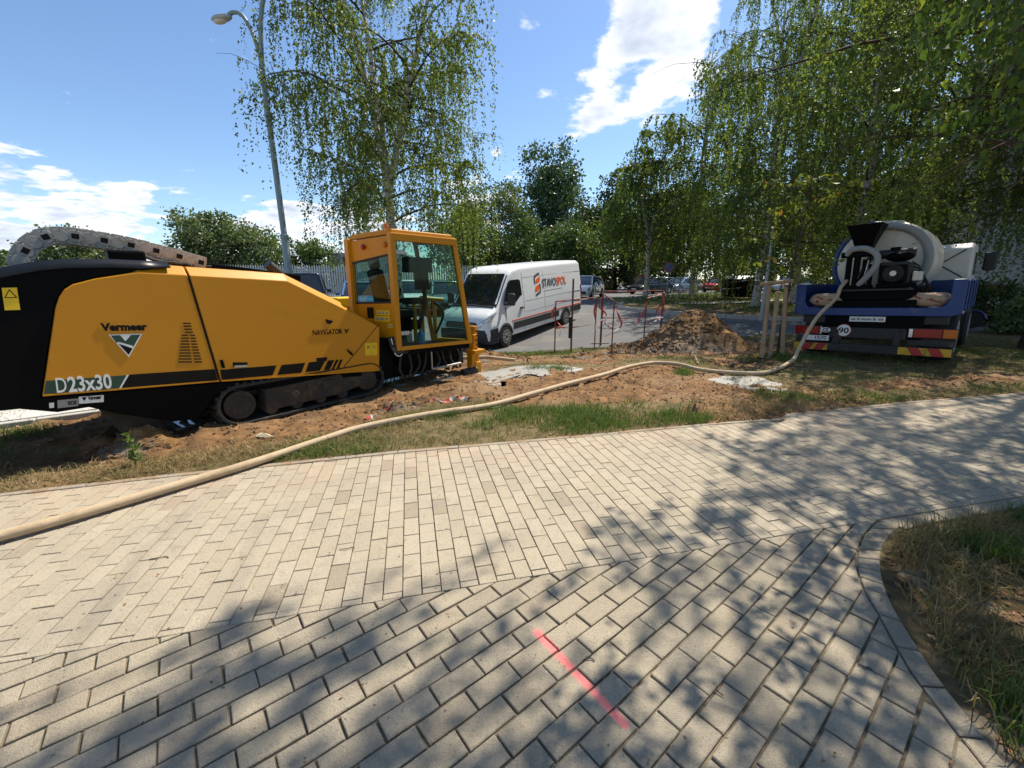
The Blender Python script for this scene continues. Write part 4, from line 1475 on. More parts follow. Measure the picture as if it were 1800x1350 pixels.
# ------------------------------------------------------------------ wheels and lofted bodies
def wheel(parent, c, r, w, side, rim_mat=None, spokes=6, name='wheel', holes=False):
    """axis along y; side = +1 outer face towards +y"""
    root = empty(name, c, parent=parent)
    t = MB()
    t.lathe([(r * 0.62, -w / 2), (r * 0.93, -w / 2), (r, -w * 0.36), (r, w * 0.36), (r * 0.93, w / 2), (r * 0.62, w / 2)], (0, 0, 0), 'y', 28)
    t.build('tyre', tyre, root, smooth=35)
    m = MB()
    o = side * (w * 0.5 + 0.008)
    m.lathe([(r * 0.64, o), (r * 0.60, o - side * 0.012), (r * 0.42, o - side * 0.05), (r * 0.20, o - side * 0.012), (0.01, o)], (0, 0, 0), 'y', 24)
    for k in range(spokes):
        a = 2 * math.pi * k / spokes
        m.box((r * 0.43 * math.cos(a), o - side * 0.022, r * 0.43 * math.sin(a)), (r * 0.34, 0.02, r * 0.14), Matrix.Rotation(-a, 3, 'Y'))
    m.build('rim', rim_mat or rim_grey, root, smooth=35)
    if holes:
        for k in range(10):
            a = 2 * math.pi * (k + 0.5) / 10
            MB().lathe([(0.001, o + side * 0.012), (r * 0.075, o + side * 0.012), (r * 0.075, o - side * 0.03)], (r * 0.47 * math.cos(a), 0, r * 0.47 * math.sin(a)), 'y', 10).build('vent_hole', dark_decal, root)
        MB().lathe([(0.001, o + side * 0.02), (r * 0.15, o + side * 0.02), (r * 0.17, o - side * 0.01)], (0, 0, 0), 'y', 14).build('hub_cap', trim_black, root, smooth=40)
    return root


def loft_body(stations, hw, round_r=0.10, m=7):
    """stations: (x, z_bottom, z_top, width factor, tumblehome); cross section ring with rounded shoulders"""
    rings = []
    for x, zb, ztp, wf, tum in stations:
        w = hw * wf
        h = ztp - zb
        r = min(round_r, h * 0.45)
        half = [(w * 0.90, zb), (w * 0.985, zb + min(0.06, h * .2)), (w, zb + h * 0.30)]
        wt = w * (1 - tum)
        half.append((w * (1 - tum * 0.18), zb + h * 0.55))
        for k in range(m):
            a = (math.pi / 2) * k / (m - 1)
            half.append((wt - r + r * math.cos(a), ztp - r + r * math.sin(a)))
        half.append((wt * 0.4, ztp + 0.012))
        ring = [(x, y, z) for y, z in half] + [(x, -y, z) for y, z in reversed(half)]
        rings.append(ring)
    return rings


# ------------------------------------------------------------------ white van
V_AZ = R(32.8)
van = thing('van', 'white panel van with orange and black lettering parked nose down', 'van')
VH = Vector((-math.sin(V_AZ), -math.cos(V_AZ), 0))
VLft = Vector((math.cos(V_AZ), -math.sin(V_AZ), 0))
pw = Vector((-0.23, 13.5, 0))                       # near front wheel on the street
v_origin = pw - VLft * 0.98
van.rotation_mode = 'XYZ'
pitch = R(3.7)
rz_v = math.atan2(VH.y, VH.x)
van.rotation_euler = (0, pitch, rz_v)               # +pitch about y: nose down
van.location = (v_origin.x, v_origin.y, zt1(-0.23, 13.5) - 0.03)
WB = 4.33
st_ = [(0.93, 0.36, 0.62, 0.70, 0.02), (0.90, 0.30, 0.86, 0.86, 0.03), (0.80, 0.26, 1.02, 0.95, 0.05), (0.62, 0.26, 1.15, 0.985, 0.08), (0.36, 0.26, 1.27, 1.0, 0.10),
       (0.24, 0.26, 1.34, 1.0, 0.10), (0.0, 0.28, 1.62, 1.0, 0.12), (-0.30, 0.28, 2.02, 1.0, 0.14), (-0.52, 0.28, 2.27, 1.0, 0.15), (-0.75, 0.28, 2.41, 1.0, 0.13), (-1.1, 0.28, 2.475, 1.0, 0.12),
       (-2.5, 0.30, 2.50, 1.0, 0.12), (-4.2, 0.30, 2.52, 1.0, 0.12), (-5.76, 0.34, 2.52, 0.99, 0.12), (-5.92, 0.38, 2.48, 0.975, 0.13), (-5.95, 0.44, 2.41, 0.95, 0.14)]
mb = MB()
mb.skin(loft_body(st_, 1.035, 0.16))
body = mb.build('body', white_paint, van, smooth=35)


def van_y(z, tum=0.12, zb=0.29, ztp=2.49, w=1.035):
    """half width of the side at height z"""
    h = ztp - zb
    pts = [(zb, w * .985), (zb + h * .3, w), (zb + h * .55, w * (1 - tum * .18)), (ztp - 0.16, w * (1 - tum)), (ztp, w * (1 - tum) - 0.16)]
    return float(np.interp(z, [p[0] for p in pts], [p[1] for p in pts]))


def van_side(name, pts, mat, off=0.004, parent=van, side=1, thick=0.004):
    """flat piece lying on the van's side, pts (x,z)"""
    # subdivide so that it follows the curve
    zs = [p[1] for p in pts]
    vs = [(x, side * (van_y(z) + off), z) for x, z in pts]
    n = len(vs)
    vs2 = [(x, y - side * (thick + 0.03), z) for x, y, z in vs]
    fs = [tuple(range(n)), tuple(range(2 * n - 1, n - 1, -1))] + [(i, (i + 1) % n, (i + 1) % n + n, i + n) for i in range(n)]
    return MB().add(vs + vs2, fs).build(name, mat, parent)


def strip(name, x0, x1, z, h, mat, off=0.005, side=1, parent=van, dz=0.0):
    n = 10
    pts = [(x0 + (x1 - x0) * k / n, z - h / 2 + dz * k / n) for k in range(n + 1)] + [(x0 + (x1 - x0) * k / n, z + h / 2 + dz * k / n) for k in range(n, -1, -1)]
    return van_side(name, pts, mat, off, parent, side)


crease_m = M('van_crease', (0.48, 0.49, 0.50), 0.5)
# windscreen and bonnet break
ws = [(0.265, -0.84, 1.375), (0.265, 0.84, 1.375), (-0.47, 0.74, 2.225), (-0.47, -0.74, 2.225)]
mbw = MB()
rows = []
for k in range(9):
    t = k / 8
    x = 0.285 + (-0.50 - 0.285) * t
    zc = float(np.interp(x, [p[0] for p in reversed(st_)], [p[2] for p in reversed(st_)])) + 0.018
    tm0 = float(np.interp(x, [p[0] for p in reversed(st_)], [p[4] for p in reversed(st_)]))
    wt0 = 1.035 * (1 - tm0) - 0.16
    w = wt0 + 0.125
    row = []
    for j in range(13):
        yy = w * (j / 6 - 1)
        e = max(0.0, abs(yy) - wt0)
        row.append((x, yy, zc - (0.16 - math.sqrt(max(0, 0.0256 - e * e)))))
    rows.append(row)
mbw.skin(rows, closed=False, caps=False)
wsn = mbw.build('windscreen', window_dark, van, smooth=60)
MB().tube(smooth_path([(0.33, y, 1.335 - 0.05 * abs(y)) for y in (-0.84, -0.4, 0, 0.4, 0.84)], 4), 0.028, 8).build('scuttle', trim_black, van, smooth=50)
for y in (0.1, -0.45):
    MB().tube([(0.32, y, 1.36), (0.16, y + 0.45, 1.50)], 0.010, 6).build('wiper', trim_black, van)
for s in (1, -1):
    van_side('window', [(-0.02, 1.33), (-0.05, 1.46), (-0.36, 1.98), (-0.50, 2.06), (-1.00, 2.06), (-1.08, 2.0), (-1.10, 1.56), (-0.92, 1.50), (-0.70, 1.36)], window_dark, 0.006, van, s)
    mr = empty('mirror', (0, 0, 0), parent=van)
    MB().box((-0.10, s * 1.24, 1.50), (0.12, 0.24, 0.38)).build('housing', trim_black, mr, bevel=0.05, seg=3)
    MB().box((-0.06, s * 1.08, 1.36), (0.10, 0.20, 0.08)).build('arm', trim_black, mr, bevel=0.02)
    MB().box((-0.165, s * 1.24, 1.50), (0.01, 0.18, 0.30)).build('glass', steel, mr)
    strip('side_moulding', -0.50, -WB + 0.55, 0.60, 0.22, trim_black, 0.012, s)
    strip('side_moulding', -WB - 0.50, -5.82, 0.62, 0.22, trim_black, 0.012, s)
    strip('stripe', -0.42, -5.86, 0.78, 0.035, red_line, 0.009, s)
    for z_, x0_, x1_ in ((0.98, -1.3, -5.82), (1.33, -1.3, -5.82), (2.10, -1.2, -5.82)):
        strip('panel_crease', x0_, x1_, z_, 0.018, crease_m, 0.003, s)
    for x in (-1.20, -2.66):
        van_side('panel_gap', [(x - .005, 0.36), (x - 0.005, 1.0), (x - 0.005, 1.5), (x - .005, 2.25), (x + .005, 2.25), (x + 0.005, 1.5), (x + 0.005, 1.0), (x + .005, 0.36)], trim_black, 0.003, van, s)
    van_side('panel_gap', [(-0.10, 0.70), (-0.10, 1.25), (-0.09, 1.25), (-0.09, 0.70)], trim_black, 0.003, van, s)
    MB().box((-1.02, s * 1.045, 1.14), (0.20, 0.05, 0.06)).build('door_handle', trim_black, van, bevel=0.015)
    # headlamp: swept-back tear shape hugging the corner
    hl = MB()
    r1, r2 = [], []
    for k, (x, y, z, hgt) in enumerate([(0.93, 0.60, 0.78, 0.10), (0.90, 0.74, 0.86, 0.16), (0.80, 0.90, 0.96, 0.17), (0.62, 0.985, 1.07, 0.13), (0.42, 1.00, 1.17, 0.05)]):
        r1.append((x + 0.015, s * (y + 0.012), z - hgt / 2 - 0.03))
        r2.append((x - 0.02, s * (y + 0.004), z + hgt / 2))
    hl.skin([r1, [((a[0] + b[0]) / 2 + 0.025, (a[1] + b[1]) / 2 + s * 0.018, (a[2] + b[2]) / 2) for a, b in zip(r1, r2)], r2, [(p[0] - .06, p[1] - s * .06, p[2]) for p in r2]], closed=False, caps=False)
    hl.build('headlamp', clear_lamp, van, smooth=60)
    for x in (0.0, -WB):
        wheel(van, (x, s * 0.955, 0.345), 0.345, 0.21, s, spokes=0, holes=True)
        ar = MB()
        pts = []
        for k in range(15):
            a = math.pi * (0.02 + 0.96 * k / 14)
            pts.append((x + 0.43 * math.cos(a), 0.345 + 0.43 * math.sin(a)))
        inner = [(x + 0.37 * math.cos(math.pi * (0.02 + 0.96 * k / 14)), 0.345 + 0.37 * math.sin(math.pi * (0.02 + 0.96 * k / 14))) for k in range(15)]
        vs = [(a, s * 1.052, b) for a, b in pts] + [(a, s * 1.066, b) for a, b in inner] + [(a, s * 0.80, b) for a, b in inner]
        fs = [(i, i + 1, i + 16, i + 15) for i in range(14)] + [(i + 15, i + 16, i + 31, i + 30) for i in range(14)]
        ar.add(vs, fs)
        ar.build('wheel_arch', trim_black, van, smooth=35)
        MB().lathe([(0.36, 0), (0.36, 0.012)], (x, s * 1.037 - (0.012 if s > 0 else 0), 0.345), 'y', 30).build('arch_recess', dark_decal, van)
    tl = MB().box((-5.90, s * 0.97, 1.2), (0.09, 0.10, 0.75)).build('tail_lamp', red_lamp, van, bevel=0.02)
# bumper and grille
bp = MB()
rg = []
for z_, d in ((0.22, -0.02), (0.30, 0.03), (0.52, 0.05), (0.66, 0.02), (0.68, -0.04)):
    rg.append([(-0.36, 1.04, z_), (0.42, 1.055, z_), (0.70, 1.03, z_), (0.88 + d, 0.88, z_), (0.95 + d, 0.5, z_), (0.965 + d, 0, z_), (0.95 + d, -0.5, z_), (0.88 + d, -0.88, z_), (0.70, -1.03, z_), (0.42, -1.055, z_), (-0.36, -1.04, z_)][1:-1])
bp.skin(rg, closed=False, caps=False)
bp.build('front_bumper', trim_black, van, smooth=40)
MB().prism([(-0.62, 0.70), (0.62, 0.70), (0.56, 0.90), (-0.56, 0.90)], 0.90, 0.952, 'x').build('grille', trim_black, van, bevel=0.02)
for k in range(3):
    MB().box((0.958, 0, 0.745 + 0.055 * k), (0.012, 1.05 - 0.03 * k, 0.012)).build('grille_bar', steel, van)
MB().box((0.985, 0, 0.50), (0.012, 0.52, 0.11)).build('number_plate', white_decal, van)
# logo: S made of two rounded brackets, then the name
lg = empty('logo', (0, 0, 0), parent=van)


def v_uv(u, v):
    """logo coordinates: u to the right in the picture (towards the tail), v up"""
    return (-1.98 - u, 1.50 + v)


def logo_piece(name, uv, mat, off):
    return van_side(name, [v_uv(*p) for p in uv], mat, off, lg)


logo_piece('emblem_arc', [(0.05, 0.30), (0.0, 0.36), (0.0, 0.52), (0.06, 0.62), (0.34, 0.70), (0.44, 0.70), (0.44, 0.63), (0.34, 0.62), (0.14, 0.55), (0.09, 0.50), (0.09, 0.36)], grey_decal, 0.006)
logo_piece('emblem_arc', [(0.39, 0.34), (0.44, 0.29), (0.44, 0.10), (0.38, 0.00), (0.12, -0.08), (0.04, -0.08), (0.04, -0.01), (0.12, 0.0), (0.30, 0.07), (0.35, 0.12), (0.35, 0.30)], grey_decal, 0.006)
logo_piece('emblem_block', [(0.13, 0.34), (0.13, 0.44), (0.20, 0.50), (0.42, 0.57), (0.44, 0.53), (0.44, 0.44), (0.36, 0.39)], orange_decal, 0.008)
logo_piece('emblem_block', [(0.02, 0.05), (0.02, 0.16), (0.08, 0.24), (0.30, 0.31), (0.33, 0.28), (0.33, 0.16), (0.26, 0.10)], orange_decal, 0.008)
for body_, mat_, u0, u1 in (('STAVO', grey_decal, 0.56, 1.62), ('SPOL', orange_decal, 1.66, 2.50)):
    x0, z0_ = v_uv(u0, 0.19)
    text_mesh('lettering', body_, mat_, lg, 0.40, (x0, van_y(z0_) + 0.014, z0_), (-1, 0, 0), (0, van_y(z0_ + .3) - van_y(z0_), 0.3), 0.004, 0.003, u1 - u0)
x0, z0_ = v_uv(0.60, 0.04)
strip('lettering_line', x0, x0 - 1.5, z0_, 0.03, label_grey, 0.004, 1, lg)

# ------------------------------------------------------------------ blue truck with mixing unit
T_AZ = R(49.5)
TH_ = Vector((math.sin(T_AZ), math.cos(T_AZ), 0))
t0 = Vector((7.1, 8.4, 0))
truck = thing('truck', 'blue flatbed truck carrying a cream tank and mixing engine, seen from behind', 'truck', (t0.x, t0.y, 0.0), (R(-2.8), 0, math.atan2(TH_.y, TH_.x)))
# local: x forward, y left; w (to the right in the picture) = -y


def tb(name, x0, x1, w0, w1, z0_, z1_, mat, parent=truck, bevel=0.008):
    return MB().box(((x0 + x1) / 2, -(w0 + w1) / 2, (z0_ + z1_) / 2), (abs(x1 - x0), abs(w1 - w0), abs(z1_ - z0_))).build(name, mat, parent, bevel=bevel)


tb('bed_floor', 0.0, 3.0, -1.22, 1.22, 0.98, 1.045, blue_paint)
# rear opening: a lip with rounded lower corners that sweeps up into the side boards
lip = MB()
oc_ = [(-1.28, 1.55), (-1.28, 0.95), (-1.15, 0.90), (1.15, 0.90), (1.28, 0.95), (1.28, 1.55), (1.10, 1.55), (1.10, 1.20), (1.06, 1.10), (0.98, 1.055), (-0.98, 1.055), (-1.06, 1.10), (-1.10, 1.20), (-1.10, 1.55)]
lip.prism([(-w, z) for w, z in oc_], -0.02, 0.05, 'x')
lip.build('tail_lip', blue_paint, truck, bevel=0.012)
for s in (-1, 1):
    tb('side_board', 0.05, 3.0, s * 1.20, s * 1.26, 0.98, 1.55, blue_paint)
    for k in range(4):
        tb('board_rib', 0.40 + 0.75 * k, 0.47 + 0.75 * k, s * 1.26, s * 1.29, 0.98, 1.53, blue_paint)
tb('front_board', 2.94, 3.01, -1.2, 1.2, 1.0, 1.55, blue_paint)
tb('chassis_rail', 0.15, 4.9, -0.45, -0.33, 0.62, 0.92, black_paint)
tb('chassis_rail', 0.15, 4.9, 0.33, 0.45, 0.62, 0.92, black_paint)
tb('rear_panel', 0.06, 0.14, -0.72, 0.80, 0.45, 0.90, black_paint)
tb('crossbar', 0.0, 0.10, -0.62, 0.60, 0.45, 0.66, dark_steel)
# under-run bumper with chevrons
bpz0, bpz1 = 0.17, 0.33
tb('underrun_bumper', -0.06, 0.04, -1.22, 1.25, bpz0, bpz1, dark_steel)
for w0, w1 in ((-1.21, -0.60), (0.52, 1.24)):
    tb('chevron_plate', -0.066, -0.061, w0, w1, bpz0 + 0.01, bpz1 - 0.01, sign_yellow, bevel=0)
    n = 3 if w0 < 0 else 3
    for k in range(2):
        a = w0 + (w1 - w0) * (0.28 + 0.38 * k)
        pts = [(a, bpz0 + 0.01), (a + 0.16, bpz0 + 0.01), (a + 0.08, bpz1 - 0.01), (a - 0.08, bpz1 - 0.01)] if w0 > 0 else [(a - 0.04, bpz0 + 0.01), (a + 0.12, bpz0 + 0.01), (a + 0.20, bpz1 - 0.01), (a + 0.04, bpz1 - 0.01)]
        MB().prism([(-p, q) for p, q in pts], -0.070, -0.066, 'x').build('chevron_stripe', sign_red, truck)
for w_ in (-0.48, 0.47):
    MB().prism([(-(w_ - 0.06), 0.33), (-(w_ + 0.06), 0.33), (-(w_ + 0.04), 0.62), (-(w_ - 0.04), 0.62)], -0.02, 0.06, 'x').build('bumper_bracket', dark_steel, truck, bevel=0.008)
# lamps
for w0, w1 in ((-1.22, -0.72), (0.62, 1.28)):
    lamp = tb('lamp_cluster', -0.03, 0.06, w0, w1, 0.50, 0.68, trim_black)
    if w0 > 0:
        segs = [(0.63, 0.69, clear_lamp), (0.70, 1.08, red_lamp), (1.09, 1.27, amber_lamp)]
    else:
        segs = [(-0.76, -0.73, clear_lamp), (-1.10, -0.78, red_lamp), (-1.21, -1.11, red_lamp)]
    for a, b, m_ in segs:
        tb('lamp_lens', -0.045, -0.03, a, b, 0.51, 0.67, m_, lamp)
tb('mudflap', 0.10, 0.13, -1.22, -0.72, 0.34, 0.48, trim_black)
tb('mudflap', 0.10, 0.13, 0.62, 1.26, 0.34, 0.50, trim_black)
np_ = tb('number_plate', -0.004, 0.004, -1.10, -0.60, 0.37, 0.48, white_decal, bevel=0)
text_mesh('lettering', '1570', dark_decal, truck, 0.11, (-0.006, 0.84, 0.39), (0, -1, 0), (0, 0, 1), 0.001, 0.001, 0.20)
tb('plate_band', -0.007, -0.004, -1.10, -1.06, 0.37, 0.48, blue_paint, np_, bevel=0)
tb('company_plate', 0.03, 0.05, -0.30, 0.26, 0.78, 0.88, white_decal, bevel=0)
for k, (a, b) in enumerate(((-0.27, -0.20), (-0.18, -0.13), (-0.11, 0.05), (0.07, 0.12), (0.15, 0.23))):
    tb('worn_print', 0.024, 0.03, a, b, 0.805, 0.845 + 0.008 * (k % 2), label_grey, bevel=0)
for nm, w_, z_, rr, m_, t_ in (('speed_sign', -0.36, 0.60, 0.115, white_decal, '90'), ('country_sign', -0.66, 0.60, 0.085, white_decal, 'CZ')):
    sc_ = 1.0 if nm == 'speed_sign' else 0.6
    if nm == 'speed_sign':
        MB().lathe([(0.001, -0.015), (rr + 0.012, -0.015), (rr + 0.012, -0.005)], (0, -w_, z_), 'x', 28).build('sign_rim', sign_red, truck)
    else:
        MB().add([(-0.045, -w_ + rr * math.cos(a), z_ + rr * .62 * math.sin(a)) for a in np.linspace(0, 2 * math.pi, 25)[:-1]], [tuple(range(24))]).build('sign_face', m_, truck)
    if nm == 'speed_sign':
        MB().lathe([(0.001, -0.018), (rr, -0.018), (rr, -0.010)], (0, -w_, z_), 'x', 28).build('sign_face', m_, truck)
    text_mesh('lettering', t_, dark_decal, truck, 0.16 * sc_, (-0.05 if nm != 'speed_sign' else -0.021, -w_ + 0.085 * sc_, z_ - 0.055 * sc_), (0, -1, 0), (0, 0, 1), 0.003, 0.001, 0.17 * sc_)
for s in (-1, 1):
    tb('tool_locker', 0.1, 0.45, s * 0.72, s * 1.12, 0.74, 0.90, dark_steel)
    for x in (0.95, 4.0):
        w2 = 0.50 if x < 2 else 0.28
        wheel(truck, (x, s * (1.20 - w2 / 2), 0.47), 0.48, w2, s, spokes=8)
    MB().prism([(0.35, 0.75), (0.45, 0.95), (0.95, 1.0), (1.45, 0.95), (1.55, 0.75), (1.50, 0.75), (1.42, 0.90), (0.95, 0.95), (0.5, 0.9), (0.4, 0.75)], s * 1.20 - 0.0, s * 0.72).build('mudguard', trim_black, truck)
# cream tank
tk = empty('tank', (0, 0, 0), parent=truck)
tw, tz, tr = -0.06, 1.96, 0.80
MB().lathe([(0.02, 0.98), (0.30, 0.93), (0.62, 0.97), (0.74, 1.02), (tr, 1.12), (tr, 2.3), (0.7, 2.42), (0.02, 2.46)], (0, -tw, tz), 'x', 40).build('shell', cream_tank, tk, smooth=40)
arc = [(0.95, -tw - 0.70 * math.cos(a), tz + 0.70 * math.sin(a)) for a in np.linspace(math.radians(-25), math.radians(128), 16)]
MB().tube(arc, 0.075, 12).build('arched_hose', grey_hose, tk, smooth=50)
arc = [(1.2, -tw + 0.86 * math.cos(a), tz + 0.86 * math.sin(a)) for a in np.linspace(math.radians(-40), math.radians(75), 14)]
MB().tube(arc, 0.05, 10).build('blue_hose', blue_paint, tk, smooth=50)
MB().prism([(-0.20, 2.60), (-0.17, 2.76), (0.30, 2.80), (0.42, 2.64)], 1.05, 1.7, 'x').build('top_box', cream_tank, tk, bevel=0.03)
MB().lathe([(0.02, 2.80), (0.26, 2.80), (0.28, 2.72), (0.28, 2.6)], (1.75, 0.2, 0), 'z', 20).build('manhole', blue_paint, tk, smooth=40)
for x in (1.3, 2.1):
    tb('tank_saddle', x, x + 0.12, -0.75, 0.65, 1.04, 1.45, dark_steel, tk)
# engine and mixer on a skid
en = empty('mixing_unit', (0, 0, 0), parent=truck)
tb('skid', 0.05, 0.95, -0.62, 0.66, 1.05, 1.20, black_paint, en)
tb('frame', 0.12, 0.9, -0.60, 0.64, 1.20, 1.44, black_paint, en, 0.02)
tb('block', 0.20, 0.75, 0.02, 0.50, 1.50, 1.92, dark_steel, en, 0.04)
tb('fan_housing', 0.12, 0.20, 0.05, 0.46, 1.52, 1.86, black_paint, en, 0.04)
MB().lathe([(0.01, 0.10), (0.05, 0.10), (0.05, 0.12)], (0, -0.26, 1.70), 'x', 14).build('starter_cap', steel, en)
for k in range(6):
    MB().lathe([(0.07 + 0.016 * k, 0.117 - 0.001 * k), (0.078 + 0.016 * k, 0.117 - 0.001 * k)], (0, -0.26, 1.70), 'x', 20).build('grille_ring', dark_steel, en)
tb('sump', 0.25, 0.75, 0.0, 0.55, 1.42, 1.52, black_paint, en, 0.02)
MB().ball((0.45, -0.28, 2.02), (0.2, 0.22, 0.10), 16, 8).build('air_filter', black_paint, en, smooth=50)
MB().cyl((0.45, 0.04, 2.08), (0.45, -0.50, 2.08), 0.085, n=16).build('silencer', dark_steel, en, smooth=40)
MB().cyl((0.45, -0.20, 2.12), (0.45, -0.20, 2.20), 0.08, n=14).build('filter_lid', black_paint, en, smooth=40)
tb('fuel_can', 0.25, 0.45, 0.52, 0.66, 1.55, 1.72, cream_tank, en, 0.02)
for k in range(5):
    a = Vector((0.3 + 0.08 * k, -0.48 - 0.03 * k, 1.9 - 0.08 * k))
    MB().tube(smooth_path([a, a + Vector((0.0, -0.12, -0.1)), a + Vector((0.1, -0.16, -0.3)), a + Vector((0.1, 0.0, -0.42))], 5), 0.016, 7).build('cable', black_rubber, en, smooth=50)
for k in range(4):
    a = Vector((0.2 + 0.1 * k, 0.05, 1.95))
    MB().tube(smooth_path([a, a + Vector((0, 0.1, 0.08)), a + Vector((0, 0.2, -0.2)), a + Vector((0, 0.28, -0.4))], 5), 0.02, 7).build('cable', black_rubber, en, smooth=50)
# hopper: square funnel
hop = MB()
hw_, hc = 0.22, (0.42, 0.28)
rings = [[(hc[0] + sx * r_, hc[1] + sy * r_, z_) for sx, sy in ((-1, -1), (1, -1), (1, 1), (-1, 1))] for r_, z_ in ((0.27, 2.68), (0.25, 2.62), (0.17, 2.40), (0.10, 2.16))]
hop.skin(rings, caps=False)
hop.build('hopper', black_paint, en).modifiers.new('thick', 'SOLIDIFY').thickness = 0.015
for w_, z0_, z1_, r_ in ((-0.46, 1.44, 2.06, 0.05), (-0.33, 1.40, 2.08, 0.055), (-0.20, 1.44, 2.0, 0.045), (-0.10, 1.44, 1.9, 0.04)):
    MB().cyl((0.22, -w_, z0_), (0.22, -w_, z1_), r_, n=14).build('pump_tube', black_paint, en, smooth=40)
tb('manifold', 0.14, 0.34, -0.60, -0.05, 2.05, 2.16, black_paint, en, 0.02)
tb('pump_body', 0.15, 0.55, -0.58, -0.08, 1.20, 1.50, black_paint, en, 0.03)
MB().tube(smooth_path([(0.18, 0.50, 2.10), (0.14, 0.42, 2.20), (0.12, 0.20, 2.20), (0.12, 0.02, 2.06), (0.12, 0.02, 1.85), (0.15, 0.12, 1.68), (0.2, 0.26, 1.5)], 6), 0.055, 12).build('suction_hose', grey_hose, en, smooth=50)
MB().tube([(0.16, 0.14, 1.98), (0.16, 0.18, 1.66)], 0.012, 6).build('lever', steel, en)
tb('rail', 0.02, 0.06, -0.52, 0.60, 1.38, 1.42, dark_steel, en)
# cab with cross-braced back wall
cb = empty('cab', (0, 0, 0), parent=truck)
mb = MB()
mb.prism([(3.15, 0.75), (3.15, 2.22), (3.35, 2.34), (4.3, 2.34), (4.8, 2.0), (4.95, 1.4), (5.0, 0.75)], -1.12, 1.12)
mb.build('shell', cream_cab, cb, bevel=0.06, seg=3)
for a, b in (((-0.2, 2.2), (-1.0, 1.6)), ((-1.0, 2.2), (-0.2, 1.6)), ((0.2, 2.2), (1.0, 1.6)), ((1.0, 2.2), (0.2, 1.6))):
    MB().tube([(3.14, a[0], a[1]), (3.14, b[0], b[1])], 0.012, 6).build('brace', trim_black, cb)
for s in (-1, 1):
    MB().box((4.45, s * 1.34, 1.95), (0.12, 0.22, 0.42)).build('mirror', trim_black, cb, bevel=0.04)
    MB().prism([(3.65, 1.65), (3.65, 2.15), (4.3, 2.15), (4.65, 1.65)], s * 1.12 - 0.006, s * 1.12 + 0.006).build('window', window_dark, cb)

# sacks lying on the tail of the bed


def sack(label, w_, z_, lx, lw, lh, rz_):
    p = Matrix.Rotation(R(-2.8), 4, 'X')
    m = Matrix.Translation(t0) @ Matrix.Rotation(math.atan2(TH_.y, TH_.x), 4, 'Z') @ p
    loc = m @ Vector((0.30, -w_, z_))
    root = thing('cement_sack', label, 'sack', loc, (R(-2.8), 0, math.atan2(TH_.y, TH_.x) + rz_), 'sacks on the truck bed')
    b = MB()
    rings = []
    for i in range(13):
        t = i / 12
        u = (t - 0.5) * lw
        k = max(0.12, (1 - abs(2 * t - 1) ** 3.5)) ** 0.6
        ring = []
        for j in range(16):
            a = 2 * math.pi * j / 16
            x = lx / 2 * math.copysign(abs(math.cos(a)) ** 0.7, math.cos(a)) * (0.8 + 0.2 * k)
            z = lh / 2 * math.copysign(abs(math.sin(a)) ** 0.8, math.sin(a)) * k
            z += 0.018 * math.sin(7 * u + 3 * a) + 0.012 * math.sin(19 * u + 5 * a + w_)
            ring.append((x, u, z + lh / 2))
        rings.append(ring)
    b.skin(rings)
    b.build('bag', paper_bag, root, smooth=60)
    for k, (u, w2, h2, tl) in enumerate(((-0.14, 0.16, 0.020, 0.3), (-0.06, 0.10, 0.016, -0.2), (0.10, 0.14, 0.022, 0.5), (0.15, 0.05, 0.05, 0.1))):
        MB().box((-lx / 2 + 0.004, u * lw / 0.6, lh * (0.42 + 0.12 * (k % 3))), (0.012, w2, h2), (tl, R(-10), 0)).build('print', bag_print, root, bevel=0.004)
    return root


sack('brown paper sack at the left end of the truck bed', -0.76, 1.055, 0.42, 0.60, 0.30, 0.05)
sack('brown paper sack at the right end of the truck bed', 0.78, 1.055, 0.42, 0.62, 0.28, -0.08)


